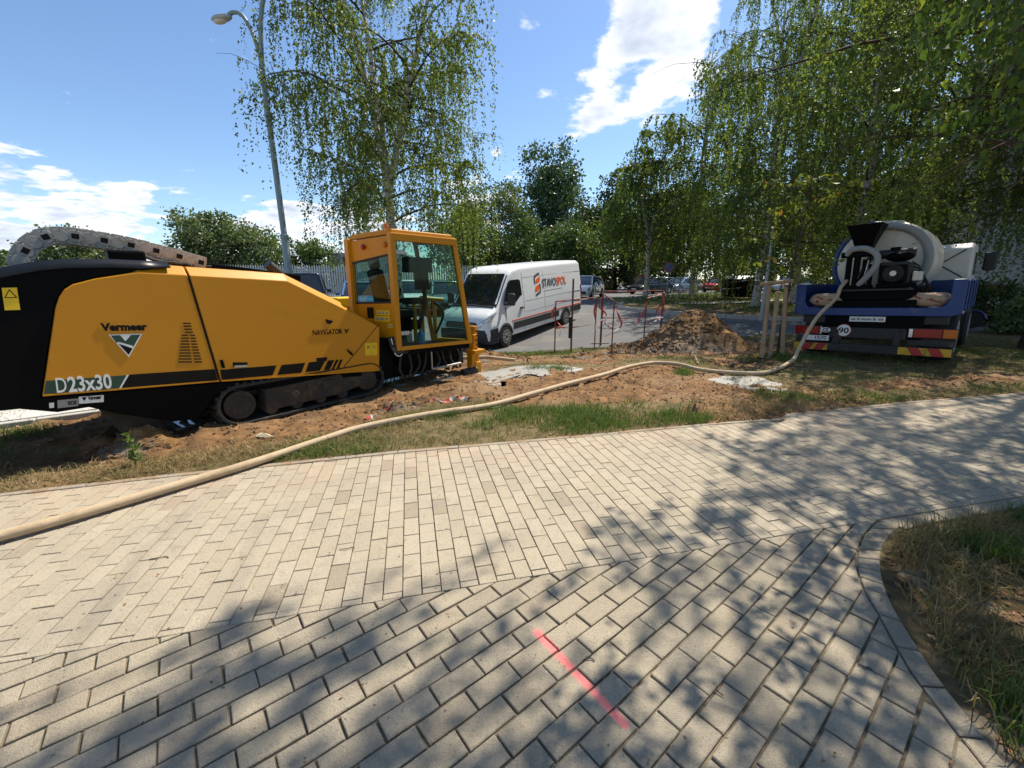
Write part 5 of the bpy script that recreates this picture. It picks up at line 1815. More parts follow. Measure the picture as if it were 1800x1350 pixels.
# ------------------------------------------------------------------ parked cars
def car(label, paint, x, y, az, L=4.4, W=1.76, Hc=1.45, kind='sedan', zoff=0.0, name='parked_car'):
    root = thing(name, label, 'car', (x, y, zt1(x, y) - 0.045 + zoff), (0, 0, math.pi / 2 - R(az)), 'cars parked along the street')
    hL = L / 2
    if kind == 'sedan':
        lower = [(hL, .34, .58, .84, .02), (hL - .1, .24, .70, .93, .03), (hL - .5, .2, .78, .99, .05), (hL - 1.15, .2, .88, 1, .06), (0, .2, .92, 1, .06), (-hL + 1.0, .2, .95, 1, .06), (-hL + .35, .22, .96, .97, .05), (-hL + .08, .28, .90, .93, .04), (-hL, .40, .78, .86, .03)]
        roof = [(hL - 1.05, .88), (hL - 1.85, Hc - .03), (hL - 2.4, Hc), (-hL + 1.45, Hc - .04), (-hL + .55, .95)]
    elif kind == 'suv':
        lower = [(hL, .42, .80, .86, .02), (hL - .1, .32, .96, .94, .03), (hL - .5, .28, 1.03, .99, .05), (hL - 1.0, .28, 1.08, 1, .06), (0, .28, 1.10, 1, .06), (-hL + .4, .28, 1.12, .99, .05), (-hL + .08, .34, 1.10, .96, .04), (-hL, .45, 1.0, .90, .03)]
        roof = [(hL - .95, 1.06), (hL - 1.6, Hc - .04), (hL - 2.2, Hc), (-hL + .45, Hc - .05), (-hL + .10, 1.10)]
    else:
        lower = [(hL, .34, .64, .84, .02), (hL - .1, .24, .76, .93, .03), (hL - .5, .2, .86, .99, .05), (hL - 1.0, .2, .93, 1, .06), (0, .2, .96, 1, .06), (-hL + .4, .22, .98, .98, .05), (-hL + .08, .28, .95, .95, .04), (-hL, .40, .85, .90, .03)]
        roof = [(hL - .90, .92), (hL - 1.65, Hc - .03), (hL - 2.2, Hc), (-hL + .6, Hc - .06), (-hL + .10, .98)]
    MB().skin(loft_body(lower, W / 2, 0.12, 5)).build('body', paint, root, smooth=40)
    belt = roof[0][1], roof[-1][1]
    wb, wt = W / 2 * 0.90, W / 2 * 0.68
    # greenhouse: glass block, painted roof and pillars over it
    g = MB()
    n = len(roof)
    w_at = lambda z: wb + (wt - wb) * min(1, max(0, (z - belt[0]) / (Hc - belt[0])))
    base = [(roof[0][0], roof[0][1] - .06), *roof, (roof[-1][0], roof[-1][1] - .06)]
    g.skin([[(x_, w_at(z_), z_) for x_, z_ in base], [(x_, -w_at(z_), z_) for x_, z_ in base]], closed=True, caps=True)
    g.build('glasshouse', window_dark, root, smooth=35)
    rp_ = [(roof[1][0] - .02, roof[1][1] + .012), (roof[2][0], roof[2][1] + .025), (roof[3][0] + .02, roof[3][1] + .015)]
    MB().skin([[(x_, w_at(z_) + .012, z_ - .05) for x_, z_ in rp_], [(x_, w_at(z_) - .05, z_) for x_, z_ in rp_], [(x_, -w_at(z_) + .05, z_) for x_, z_ in rp_], [(x_, -w_at(z_) - .012, z_ - .05) for x_, z_ in rp_]], closed=False, caps=False).build('roof', paint, root, smooth=50).modifiers.new('thick', 'SOLIDIFY').thickness = -0.03
    for s in (-1, 1):
        for a, b in ((roof[0], roof[1]), (roof[3], roof[4])):
            MB().tube([(a[0], s * (w_at(a[1]) + .0), a[1]), (b[0], s * (w_at(b[1]) + .005), b[1])], 0.045, 6).build('pillar', paint, root)
        xm = (roof[1][0] + roof[3][0]) / 2
        MB().tube([(xm, s * (wb + .0), belt[0] + 0.02), (xm - .05, s * (wt + .01), Hc - .05)], 0.035, 6).build('pillar', trim_black, root)
        MB().box((hL - 1.25, s * (W / 2 + .09), belt[0] + .08), (.12, .18, .13)).build('mirror', paint, root, bevel=.03)
        MB().box((hL - .10, s * W * .36, .66 if kind != 'suv' else .86), (.16, .36, .13), (0, 0, -s * .45)).build('headlamp', clear_lamp, root, bevel=.03)
        MB().box((-hL + .06, s * W * .38, .80 if kind != 'suv' else .98), (.12, .32, .15), (0, 0, s * .3)).build('tail_lamp', red_lamp, root, bevel=.03)
        for xw in (hL - .85, -hL + .85):
            rr = .31 if kind != 'suv' else .36
            wheel(root, (xw, s * (W / 2 - .075), rr), rr, .2, s, spokes=5)
            MB().lathe([(rr + .05, 0), (rr + .05, .02)], (xw, s * (W / 2 - .012) - .01, rr + .01), 'y', 24).build('arch_recess', dark_decal, root)
        MB().box((-.1, s * W / 2, .42), (L * .42, .03, .07)).build('side_moulding', trim_black, root, bevel=.01)
    MB().box((hL - .01, 0, .42), (.08, W * .72, .18)).build('grille', trim_black, root, bevel=.03)
    MB().box((hL + .01, 0, .46), (.06, .5, .11)).build('number_plate', white_decal, root)
    MB().box((-hL - .01, 0, .62), (.05, .5, .11)).build('number_plate', white_decal, root)
    return root


def paint(name, col, metal=0.0):
    return M(name, col, 0.25, metal, var=0.04, dirt=DUST, amount=0.05, coat=0.5)


p_black, p_blue, p_lblue, p_red, p_silver, p_white, p_teal, p_dark = (paint('car_black', (.012, .013, .015)), paint('car_blue', (.10, .20, .36), .3), paint('car_pale_blue', (.30, .38, .47), .4),
    paint('car_red', (.42, .02, .02)), paint('car_silver', (.45, .47, .49), .5), paint('car_white', (.72, .73, .74)), paint('car_teal', (.16, .25, .26), .3), paint('car_dark', (.03, .033, .038), .2))
car('black off-road car parked behind the rig below the palisade fence', p_black, -9.35, 19.5, 158, 4.5, 1.86, 1.86, 'suv')
car('blue saloon parked left of the rig cab', p_blue, -7.3, 20.6, 158, 4.4, 1.76, 1.44)
car('white hatchback seen through the rig cab left window', p_white, -5.2, 21.3, 158, 4.0, 1.70, 1.48, 'hatch')
car('teal saloon seen through the rig cab windscreen', p_teal, -3.4, 21.6, 160, 4.4, 1.76, 1.44)
car('silver estate car seen through the rig cab beside the van', p_silver, -1.6, 22.4, 160, 4.4, 1.76, 1.5, 'hatch')
car('white estate car parked directly behind the van', p_white, 5.3, 31.0, 205, 4.5, 1.76, 1.50, 'hatch')
car('dark saloon parked left of the round road sign', p_dark, 12.7, 39.5, 236, 4.6, 1.80, 1.42)
car('red hatchback parked beside the wooden fence', p_red, 15.0, 50.0, 212, 4.0, 1.7, 1.62, 'suv')
car('pale blue saloon parked right of the round road sign', p_lblue, 16.9, 43.2, 232, 4.7, 1.80, 1.40)
car('white car mostly hidden behind the dark saloon', p_white, 15.9, 48.6, 226, 4.3, 1.76, 1.45, 'hatch')
car('silver car tucked behind the dark saloon by the sign', p_silver, 15.6, 45.0, 226, 4.3, 1.76, 1.46, 'hatch')
car('blue hatchback behind the pale blue saloon', p_blue, 19.0, 48.0, 230, 4.2, 1.76, 1.50, 'hatch')
car('red car half hidden by the dark container', p_red, 21.6, 45.0, 236, 4.2, 1.76, 1.45, 'hatch')
car('silver car behind the tree stakes across the street', p_silver, 24.5, 38.0, 240, 4.3, 1.76, 1.45, 'hatch')
# ------------------------------------------------------------------ trees
def leaf_cloud(P, D, size, width, rs, jitter=0.9):
    """folded leaf of two triangles (4 verts) at every point P hanging along D"""
    n = len(P)
    D = D + rs.normal(0, jitter, (n, 3))
    D /= np.linalg.norm(D, axis=1)[:, None] + 1e-9
    S = np.cross(D, rs.normal(0, 1, (n, 3)))
    S /= np.linalg.norm(S, axis=1)[:, None] + 1e-9
    L = (size * rs.uniform(0.65, 1.25, n))[:, None]
    W = L * width * 0.5
    N = np.cross(D, S)
    mid = P + D * L * 0.42
    v = np.stack([P, mid + S * W + N * W * 0.35, P + D * L, mid - S * W + N * W * 0.35], 1).reshape(-1, 3)
    f = np.arange(n * 4, dtype=np.int32).reshape(-1, 4)
    return v, f


def oval_leaves(P, D, size, width, rs, jitter):
    """toothless birch leaf outline of 8 points, for sprays close to the viewer"""
    n = len(P)
    D = D + rs.normal(0, jitter, (n, 3))
    D /= np.linalg.norm(D, axis=1)[:, None] + 1e-9
    S = np.cross(D, rs.normal(0, 1, (n, 3)))
    S /= np.linalg.norm(S, axis=1)[:, None] + 1e-9
    N = np.cross(D, S)
    L = (size * rs.uniform(0.6, 1.25, n))[:, None]
    W = L * width * 0.5
    out = []
    for t, w in ((0, 0.0), (0.14, 0.62), (0.34, 1.0), (0.62, 0.66), (1.0, 0.0), (0.62, -0.66), (0.34, -1.0), (0.14, -0.62)):
        out.append(P + D * L * t + S * W * w + N * W * (0.30 * abs(w) - 0.5 * t * t))
    v = np.stack(out, 1).reshape(-1, 3)
    f = np.arange(n * 8, dtype=np.int32).reshape(-1, 8)
    return v, f


def wander(p, d, L, n, rs, droop=0.0, wob=0.12):
    """a growing branch: list of points"""
    pts = [np.array(p, dtype=float)]
    d = np.array(d, dtype=float)
    for i in range(n):
        d = d + rs.normal(0, wob, 3) + np.array([0, 0, -droop])
        d /= np.linalg.norm(d)
        pts.append(pts[-1] + d * L / n)
    return pts


def along(pts, t):
    t = min(max(t, 0), 0.9999) * (len(pts) - 1)
    i = int(t)
    return pts[i] + (pts[i + 1] - pts[i]) * (t - i)


def birch(name, label, x, y, H, Rc, seed, n_strand, leaf=0.055, mat=None, bark=None, trunk_r=0.14, lean=(0, 0), forks=2, fork_h=0.32, first=0.22, hang=(0.5, 1.9), per_m=34,
          group='weeping birches around the site', sparse_top=0.0, limbs=26, twigs=False, z=None, cat='tree', fork_az=None, spread=0.16, belly=0.42, trim=False, zmin=None, xlim=None, boughs=None, lw=None, jit=0.028):
    rs = np.random.RandomState(seed)
    base = np.array([x, y, (zt1(x, y) - 0.08) if z is None else z])
    root = thing(name, label, cat, tuple(base), (0, 0, 0), group)
    tm = MB()
    leaders = []
    # main stem
    hf = H * fork_h
    stem = [np.array([lean[0] * t * hf + 0.06 * math.sin(3 * t + seed), lean[1] * t * hf + 0.05 * math.sin(2.3 * t + seed * 2), t * hf]) for t in np.linspace(0, 1, 6)]
    flare = [trunk_r * f for f in (1.5, 1.12, 1.0, 0.95, 0.9, 0.86)]
    tm.tube([Vector(p) for p in stem], flare, 12)
    for k in range(forks):
        a = (2 * math.pi * k / forks + seed) if fork_az is None else fork_az[k]
        sp = spread * (1 if forks > 1 else 0.2) * rs.uniform(0.7, 1.3)
        d = np.array([math.cos(a) * sp + lean[0] * 0.5, math.sin(a) * sp + lean[1] * 0.5, 1.0])
        L = (H - hf) * (1.0 if k == 0 else rs.uniform(0.72, 0.95))
        ld = wander(stem[-1], d / np.linalg.norm(d), L, 10, rs, 0.0, 0.035)
        r0 = trunk_r * (0.86 if forks == 1 else 0.66)
        tm.tube([Vector(p) for p in ld], [r0 * (1 - t) ** 0.8 + 0.012 for t in np.linspace(0, 1, 11)], 9)
        leaders.append(ld)
    lb = MB()
    starts = []
    for i in range(limbs):
        hrel = first + (0.96 - first) * (i + rs.uniform(0, 1)) / limbs
        hh = hrel * H
        if hh < hf:
            p = along(stem, hh / hf)
        else:
            ld = leaders[rs.randint(len(leaders))]
            p = along(ld, min(0.97, (hh - hf) / (H - hf)))
        a = i * 2.399 + rs.uniform(-0.5, 0.5)
        prof = math.sin(math.pi * min(1, 0.18 + 0.80 * (1 - hrel) / (1 - first) * 0.9)) ** 0.7 if hrel > 0.55 else 0.85 + 0.15 * math.sin(hrel * 9)
        prof = max(0.28, 1 - ((hrel - belly) / 0.62) ** 2)
        L = Rc * prof * rs.uniform(0.75, 1.15)
        up = rs.uniform(0.45, 0.95)
        d = np.array([math.cos(a), math.sin(a), up])
        pts = wander(p, d / np.linalg.norm(d), L * 1.15, 7, rs, 0.13, 0.09)
        r0 = 0.010 + 0.008 * L
        lb.tube([Vector(q) for q in pts], [r0 * (1 - t) + 0.006 for t in np.linspace(0, 1, 8)], 6, caps=False)
        starts.append((pts, L))
        for k in range(8):
            q = along(pts, rs.uniform(0.3, 0.95))
            a2 = a + rs.uniform(-1.3, 1.3)
            d2 = np.array([math.cos(a2), math.sin(a2), rs.uniform(0.0, 0.6)])
            p2 = wander(q, d2 / np.linalg.norm(d2), L * rs.uniform(0.25, 0.5), 4, rs, 0.2, 0.12)
            lb.tube([Vector(v) for v in p2], [0.008, 0.007, 0.006, 0.004, 0.003], 4, caps=False)
            starts.append((p2, L * 0.6))
    for ld in leaders:
        starts.append((ld[6:], Rc * 0.35))
    wts = np.array([s[1] for s in starts])
    wts /= wts.sum()
    P, D = [], []
    tw = MB()
    for k in range(n_strand):
        pts, L = starts[rs.choice(len(starts), p=wts)]
        p = along(pts, rs.uniform(0.25, 1.0) ** 0.8)
        a = rs.uniform(0, 2 * math.pi)
        ln = rs.uniform(*hang) * (0.6 + 0.4 * min(1, L / Rc))
        out = np.array([math.cos(a), math.sin(a), 0]) * rs.uniform(0.1, 0.5)
        n = max(4, int(ln * per_m))
        t = np.sort(rs.uniform(0.02, 1, n))
        sway = rs.normal(0, 0.05, 2)
        q = np.stack([p[0] + out[0] * ln * (1 - (1 - t) ** 3) + sway[0] * t * t, p[1] + out[1] * ln * (1 - (1 - t) ** 3) + sway[1] * t * t,
                      p[2] + 0.10 * ln * t - ln * 1.05 * t ** 1.7], 1)
        q = np.maximum(q, [-1e9, -1e9, 0.45])
        P.append(q + rs.normal(0, jit, q.shape))
        D.append(np.tile([0, 0, -1.0], (n, 1)) + 0.5 * np.array([math.cos(a), math.sin(a), 0]))
        if twigs and k % 2 == 0:
            tw.tube([Vector(v) for v in q[::max(1, n // 5)]], 0.0025, 3, caps=False)
    P, D = np.concatenate(P), np.concatenate(D)
    if zmin:
        ok = P[:, 2] > zmin + (fbm(P[:, 0] * 1.5, P[:, 1] * 1.5, 2) - 0.5) * 1.2
        P, D = P[ok], D[ok]
    if xlim:
        ok = (P[:, 0] > xlim[0] + rs.normal(0, 0.25, len(P))) & (P[:, 0] < xlim[1] + rs.normal(0, 0.25, len(P))) & (np.abs(P[:, 1] + rs.normal(0, 0.25, len(P))) < 2.5)
        P, D = P[ok], D[ok]
    if trim:
        # drops leaves whose shadow would land on the sunny paving, shaping the shade there
        W = P + base
        k = W[:, 2] / math.tan(SUN_EL)
        gx0, gy0 = W[:, 0] - k * math.sin(SUN_AZ), W[:, 1] - k * math.cos(SUN_AZ)
        s_ = gx0 * math.sin(SUN_AZ) + gy0 * math.cos(SUN_AZ)
        o_ = gx0 * math.cos(SUN_AZ) - gy0 * math.sin(SUN_AZ)
        lim = np.interp(s_, [-3, -0.7, 0.5, 1.4, 2.5, 3.5, 5.4, 6.7, 8.5, 10], [-3.2, -2.35, -2.05, -1.6, -1.45, -0.85, -1.25, -1.6, -2.6, -9])
        ok = o_ > lim + (fbm(W[:, 0] * 1.4, W[:, 1] * 1.4 + W[:, 2], 3) - 0.5) * 1.3
        P, D = P[ok], D[ok]
    if boughs:
        # low boughs with hanging sprays over the path
        BP, BD = [], []
        for (tx_, ty_, tz_, n_) in boughs:
            tgt = np.array([tx_, ty_, tz_]) - base
            st0 = along(stem, 0.95) + np.array([0, 0, 1.2])
            mid = (st0 + tgt) / 2 + np.array([0, 0, 0.9])
            bp_ = [np.array(v) for v in smooth_path([st0, mid, tgt], 5)]
            lb.tube([Vector(v) for v in bp_], [0.045 - 0.0038 * i for i in range(len(bp_))], 7, caps=False)
            Q, E_ = [], []
            for k in range(n_):
                p = along(bp_, rs.uniform(0.62, 1.0)) + rs.normal(0, 0.30, 3) * [1, 1, 0.35]
                ln = rs.uniform(0.25, 0.85)
                m_ = int(ln * 30)
                t = np.sort(rs.uniform(0, 1, m_))
                a = rs.uniform(0, 6.28)
                q = p + np.stack([0.25 * ln * t * math.cos(a), 0.25 * ln * t * math.sin(a), -ln * t ** 1.4], 1)
                Q.append(q + rs.normal(0, 0.022, q.shape))
                E_.append(np.tile([0.5 * math.cos(a), 0.5 * math.sin(a), -1.0], (m_, 1)))
                lb.tube([Vector(v) for v in q[::max(1, m_ // 4)]], 0.0022, 3, caps=False)
            BP += Q
            BD += E_
    v, f = leaf_cloud(P, D, leaf, 0.72 if lw is None else lw, rs, 0.55)
    crown = array_mesh('crown', v, f, mat or birch_leaf, root)
    if boughs:
        v, f = oval_leaves(np.concatenate(BP), np.concatenate(BD), leaf * 0.84, 0.70, rs, 0.55)
        array_mesh('low_boughs', v, f, mat or birch_leaf, root)
    if twigs:
        tw.build('twigs', twig_bark, root, recalc=False)
    tm.build('trunk', bark or birch_bark, root, smooth=60)
    br = lb.build('branches', twig_bark if bark is None else bark, root, smooth=60, recalc=False)
    br['kind'] = 'stuff'
    return root


def broadleaf(name, label, x, y, H, rx, rz_, seed, n_leaf, leaf=0.16, mat=None, crown_h=0.3, lobes=16, group=None, trunk_r=0.18, cat='tree', conical=0.0, ry=None, z=None, upright=0.0, shell=0.45):
    """crown of many leaf clumps spread through lobes that limbs reach"""
    rs = np.random.RandomState(seed)
    base = (x, y, (zt1(x, y) - 0.1) if z is None else z)
    root = thing(name, label, cat, base, (0, 0, 0), group)
    ry = ry or rx
    ch = H * (1 - crown_h)
    cz = H * crown_h + ch / 2
    tm = MB()
    top = np.array([0.1 * rs.normal(), 0.1 * rs.normal(), H * 0.9])
    stem = [np.array([0, 0, 0]) * (1 - t) + top * t + np.array([0.12 * math.sin(4 * t + seed), 0.1 * math.sin(3 * t), 0]) * (t > 0) for t in np.linspace(0, 1, 8)]
    tm.tube([Vector(p) for p in stem], [trunk_r * (1.35 if i == 0 else 1.05 - 0.12 * i) for i in range(8)], 9)
    C = []
    for k in range(lobes):
        t = (k + 0.5) / lobes
        zc = cz + (t - 0.5) * ch * 0.86
        w = math.sqrt(max(0.05, 1 - (2 * t - 1) ** 2 * 0.86)) * (1 - conical * t)
        a = k * 2.4 + rs.uniform(-.6, .6)
        r_ = rs.uniform(0.35, 0.78) * w
        c = np.array([math.cos(a) * rx * r_, math.sin(a) * ry * r_, zc + rs.normal(0, 0.04 * ch)])
        s = rs.uniform(0.30, 0.46) * (0.55 + 0.45 * w)
        C.append((c, np.array([rx * s, ry * s, ch * s * (0.55 + upright)])))
        p = along(stem, min(0.95, max(0.25, (zc - ch * 0.22) / (H * 0.9))))
        mid = (p + c) / 2 + np.array([0, 0, 0.06 * H * rs.uniform(-.3, 1)])
        tm.tube([Vector(p), Vector(mid), Vector(c)], [trunk_r * 0.38, trunk_r * 0.24, trunk_r * 0.08], 6, caps=False)
    P, D = [], []
    per = int(n_leaf * 0.78) // lobes
    for c, s in C:
        # clumps on the lobe, leaves round each clump
        nc = 26
        u = rs.normal(0, 1, (nc, 3))
        u /= np.linalg.norm(u, axis=1)[:, None]
        rad = rs.uniform(shell, 1.12, nc)[:, None]
        cl = c + u * s * rad
        k = rs.randint(0, nc, per)
        sp = np.minimum(s.min() * 0.22, 0.6) + 0.08
        q = cl[k] + rs.normal(0, 1, (per, 3)) * sp * np.array([1, 1, 0.8])
        P.append(q)
        dd = u[k] + np.array([0, 0, upright * 1.5 - 0.15])
        D.append(dd)
    P, D = np.concatenate(P), np.concatenate(D)
    keep = P[:, 2] > 0.15
    v, f = leaf_cloud(P[keep], D[keep], leaf * 1.08, 0.75, rs, 0.75)
    array_mesh('crown', v, f, mat or bush_leaf, root)
    tm.build('trunk', dark_bark, root, smooth=60, recalc=False)
    return root


# birch behind the rig cab
birch('birch_tree', 'tall weeping birch rising behind the rig cab', -3.45, 13.4, 13.4, 2.6, 21, 1900, 0.066, trunk_r=0.135, forks=3, fork_h=0.34, first=0.27, limbs=38, hang=(0.9, 3.0), per_m=36, jit=0.02,
      fork_az=[2.9, 0.25, 1.6], spread=0.20, xlim=(-3.2, 3.0), lean=(-0.03, 0))
# birches across the street on the right
birch('birch_tree', 'tall birch nearest the far footpath, left edge of the right grove', 13.0, 22.8, 18.5, 3.3, 5, 1150, 0.095, birch_leaf_dark, trunk_r=0.17, forks=2, first=0.15, limbs=36, hang=(1.2, 4.2), per_m=36, lw=0.55)
birch('birch_tree', 'white-stemmed birch behind the tree stakes', 16.0, 24.4, 19, 4.2, 9, 1150, 0.10, birch_leaf_dark, trunk_r=0.18, forks=2, first=0.12, limbs=36, hang=(1.2, 4.2), per_m=36, lw=0.55)
birch('birch_tree', 'birch standing just behind the truck hopper', 12.9, 16.6, 16, 4.2, 13, 1120, 0.088, birch_leaf, trunk_r=0.17, forks=2, first=0.16, limbs=36, hang=(1.2, 4.0), per_m=38, lw=0.58, jit=0.022)
birch('birch_tree', 'birch rising behind the cream tank of the truck', 15.9, 16.4, 16.5, 4.2, 17, 1120, 0.09, birch_leaf_dark, trunk_r=0.18, forks=2, first=0.18, limbs=36, hang=(1.2, 4.0), per_m=38, lw=0.58, jit=0.022)
birch('birch_tree', 'drooping birch beside the round road sign', 9.6, 31.0, 11.6, 3.6, 25, 1300, 0.15, birch_leaf, trunk_r=0.15, forks=2, first=0.22, limbs=28, hang=(0.9, 3.0), per_m=14)
birch('birch_tree', 'slim birch in the grove left of the yellow sapling', 13.2, 31.5, 16.0, 3.8, 29, 1300, 0.15, birch_leaf_dark, trunk_r=0.15, forks=2, first=0.16, limbs=28, hang=(0.9, 3.2), per_m=14)
# right foreground birches: dark trunk at the right edge, and the one whose boughs hang over the path; both crowns cut to shape the paving's shade
birch('birch_tree', 'big birch with dark rough trunk at the right edge', 12.1, 9.7, 14.5, 5.6, 33, 1550, 0.073, birch_leaf, dark_bark, trunk_r=0.20, forks=3, fork_h=0.26, first=0.24, limbs=38, hang=(0.9, 3.2), per_m=33, trim=True, zmin=2.6, jit=0.02)
birch('birch_tree', 'overhanging birch whose leafy boughs reach in at the top right', 7.2, 2.3, 15.0, 5.4, 41, 4300, 0.086, near_leaf, dark_bark, trunk_r=0.18, forks=3, fork_h=0.24, first=0.22, limbs=44, hang=(0.5, 1.6), per_m=27, z=-0.05, belly=0.62, trim=True, zmin=3.0, boughs=[(2.35, 3.0, 3.45, 18), (2.75, 3.2, 3.3, 22), (3.05, 3.6, 3.7, 24), (3.3, 3.3, 3.15, 20), (3.7, 4.2, 4.0, 26), (2.1, 3.2, 3.9, 14), (4.1, 4.5, 3.8, 26), (4.6, 5.4, 4.6, 26), (5.4, 5.4, 3.9, 26)])

# far trees
FT = 'trees beyond the parking area'
broadleaf('poplar_tree', 'tall dark poplar with split top behind the van', 5.2, 58, 16.2, 6.2, 0, 3, 22500, 0.34, poplar_leaf, 0.14, 20, FT, 0.3, conical=0.30, upright=0.15)
broadleaf('leafy_tree', 'pale loose tree between the birch and the poplar', -2.2, 50, 10.8, 4.6, 0, 8, 13500, 0.26, pale_leaf, 0.25, 14, FT, 0.2, shell=0.6)
broadleaf('leafy_tree', 'rounded tree left of the poplar base', 1.6, 46, 7.6, 3.2, 0, 12, 12000, 0.24, bush_leaf, 0.1, 12, FT)
broadleaf('leafy_tree', 'dark tree just above the van roof', 7.6, 44, 8.8, 3.6, 0, 14, 13500, 0.24, forest_leaf, 0.08, 13, FT)
broadleaf('leafy_tree', 'dense dark tree above the wooden fence', 11.2, 47, 10.6, 4.0, 0, 15, 13500, 0.26, forest_leaf, 0.06, 13, FT)
broadleaf('leafy_tree', 'small dark tree directly right of the rig cab', -4.0, 36, 6.4, 2.8, 0, 18, 12000, 0.20, bush_leaf, 0.08, 12, FT)
broadleaf('leafy_tree', 'low bushy tree behind the van windscreen', -0.6, 38, 5.2, 2.6, 0, 19, 9000, 0.20, forest_leaf, 0.06, 10, FT)
broadleaf('leafy_tree', 'bright green tree left of the wooden fence', 5.2, 40, 6.2, 3.0, 0, 22, 10500, 0.20, bush_leaf, 0.05, 12, FT)
broadleaf('leafy_tree', 'large sparse tree left of the street lamp', -27.5, 40, 6.9, 3.6, 0, 26, 13500, 0.24, pale_leaf, 0.2, 14, FT, shell=0.6)
broadleaf('leafy_tree', 'rounded tree right of the sparse tree by the lamp', -23.4, 40, 5.8, 3.0, 0, 27, 11000, 0.22, pale_leaf, 0.12, 13, FT)
broadleaf('leafy_tree', 'low tree directly behind the street lamp pole', -18.6, 40, 4.4, 3.2, 0, 28, 10500, 0.22, bush_leaf, 0.08, 12, FT)
broadleaf('leafy_tree', 'small tree seen under the arched cable chain', -36, 36, 4.9, 3.2, 0, 31, 10500, 0.24, pale_leaf, 0.15, 12, FT, shell=0.6)
broadleaf('leafy_tree', 'low tree at the far left behind the tail shroud', -44, 36, 3.8, 3.6, 0, 34, 9000, 0.26, bush_leaf, 0.1, 10, FT)
k = 0
labels = ['dark wood-edge tree behind the dark saloon', 'dark wood-edge tree behind the round sign', 'dark wood-edge tree behind the pale blue saloon', 'dark wood-edge tree between the two thin posts', 'dark wood-edge tree behind the dark container',
          'dark wood-edge tree behind the yellow sapling', 'dark wood-edge tree behind the leaning stakes', 'dark wood-edge tree behind the hopper', 'dark wood-edge tree behind the tank']
for (x, y, h, r_) in [(17, 58, 11, 4.2), (22, 60, 12, 4.6), (27, 58, 11.5, 4.6), (32, 56, 12, 4.8), (35, 50, 11, 4.6), (33, 42, 10.5, 4.2), (31, 35, 10, 4.0), (30, 29, 10, 4.0), (31, 24.5, 10, 4.0)]:
    broadleaf('wood_edge_tree', labels[k], x, y, h, r_, 0, 50 + k, 12000, 0.28, forest_leaf, 0.02, 13, 'dark trees closing the street', 0.25)
    k += 1
# staked sapling with yellowing leaves
def sapling():
    rs = np.random.RandomState(77)
    g = on_ground(1366, 622)
    root = thing('sapling', 'young staked tree with sparse yellow-green leaves', 'tree', (g.x, g.y, zt1(g.x, g.y) - 0.03))
    tm = MB()
    stem = wander((0, 0, 0), (0.02, 0, 1), 3.7, 9, rs, 0, 0.03)
    tm.tube([Vector(p) for p in stem], [0.035 - 0.003 * i for i in range(10)], 8)
    P, D = [], []
    for k in range(26):
        p = along(stem, rs.uniform(0.38, 0.99))
        a = rs.uniform(0, 2 * math.pi)
        d = np.array([math.cos(a), math.sin(a), rs.uniform(0.05, 0.7)])
        br = wander(p, d / np.linalg.norm(d), rs.uniform(0.5, 1.2), 5, rs, 0.08, 0.12)
        tm.tube([Vector(v) for v in br], [0.010, 0.009, 0.007, 0.006, 0.004, 0.003], 5, caps=False)
        for j in range(16):
            q = along(br, rs.uniform(0.25, 1))
            P.append(q + rs.normal(0, 0.05, 3))
            D.append([rs.normal() * .4, rs.normal() * .4, -0.7])
    v, f = leaf_cloud(np.array(P), np.array(D), 0.115, 0.6, rs, 0.5)
    array_mesh('crown', v, f, sapling_leaf, root)
    tm.build('trunk', twig_bark, root, smooth=60, recalc=False)


sapling()
# ------------------------------------------------------------------ street lamp with two curved arms
LX, LY = -6.15, 12.0
lamp = thing('street_lamp', 'tall grey-green double-arm street lamp behind the rig', 'street lamp', (LX, LY, zt1(LX, LY) - 0.05))
lm = MB()
lm.tube([(0, 0, 0), (0, 0, 3.0), (0, 0, 3.05), (-0.04, 0, 7.0)], [0.10, 0.095, 0.075, 0.065], 16)
lm.build('pole', pole_green, lamp, smooth=40)
MB().lathe([(0.102, 2.95), (0.108, 2.97), (0.108, 3.06), (0.08, 3.08)], (0, 0, 0), 'z', 16).build('collar', pole_green, lamp, smooth=40)
MB().lathe([(0.072, 5.95), (0.080, 5.96), (0.080, 6.02), (0.072, 6.03)], (-0.03, 0, 0), 'z', 16).build('collar', pole_green, lamp, smooth=40)
pa = smooth_path([(-0.03, 0, 6.80), (-0.07, 0.0, 7.30), (-0.18, 0, 7.75), (-0.36, 0.0, 8.08), (-0.56, 0, 8.14), (-0.72, 0, 8.06)], 6)
MB().tube(pa, 0.045, 12).build('arm', pole_green, lamp, smooth=50)
pa = smooth_path([(-0.03, 0, 6.80), (0.02, 0, 7.60), (0.16, 0, 8.30), (0.46, 0.0, 8.95), (0.95, 0, 9.40), (1.5, 0, 9.50)], 6)
MB().tube(pa, 0.055, 12).build('arm', pole_green, lamp, smooth=50)
MB().tube([(-0.17, 0, 7.72), (0.04, 0, 7.80)], 0.010, 6).build('tie_bar', dark_steel, lamp)
for cx_, cz_ in ((-0.86, 8.00), (1.68, 9.48)):
    sg = -1 if cx_ < 0 else 1
    hd = empty('lamp_head', (cx_, 0, cz_), (0, sg * R(-8) * -1, 0), parent=lamp)
    MB().ball((0, 0, 0.02), (0.26, 0.12, 0.075), 18, 10).build('shade', galv, hd, smooth=60)
    MB().ball((sg * 0.05, 0, -0.03), (0.17, 0.09, 0.06), 16, 8).build('bowl', cream_cab, hd, smooth=60)

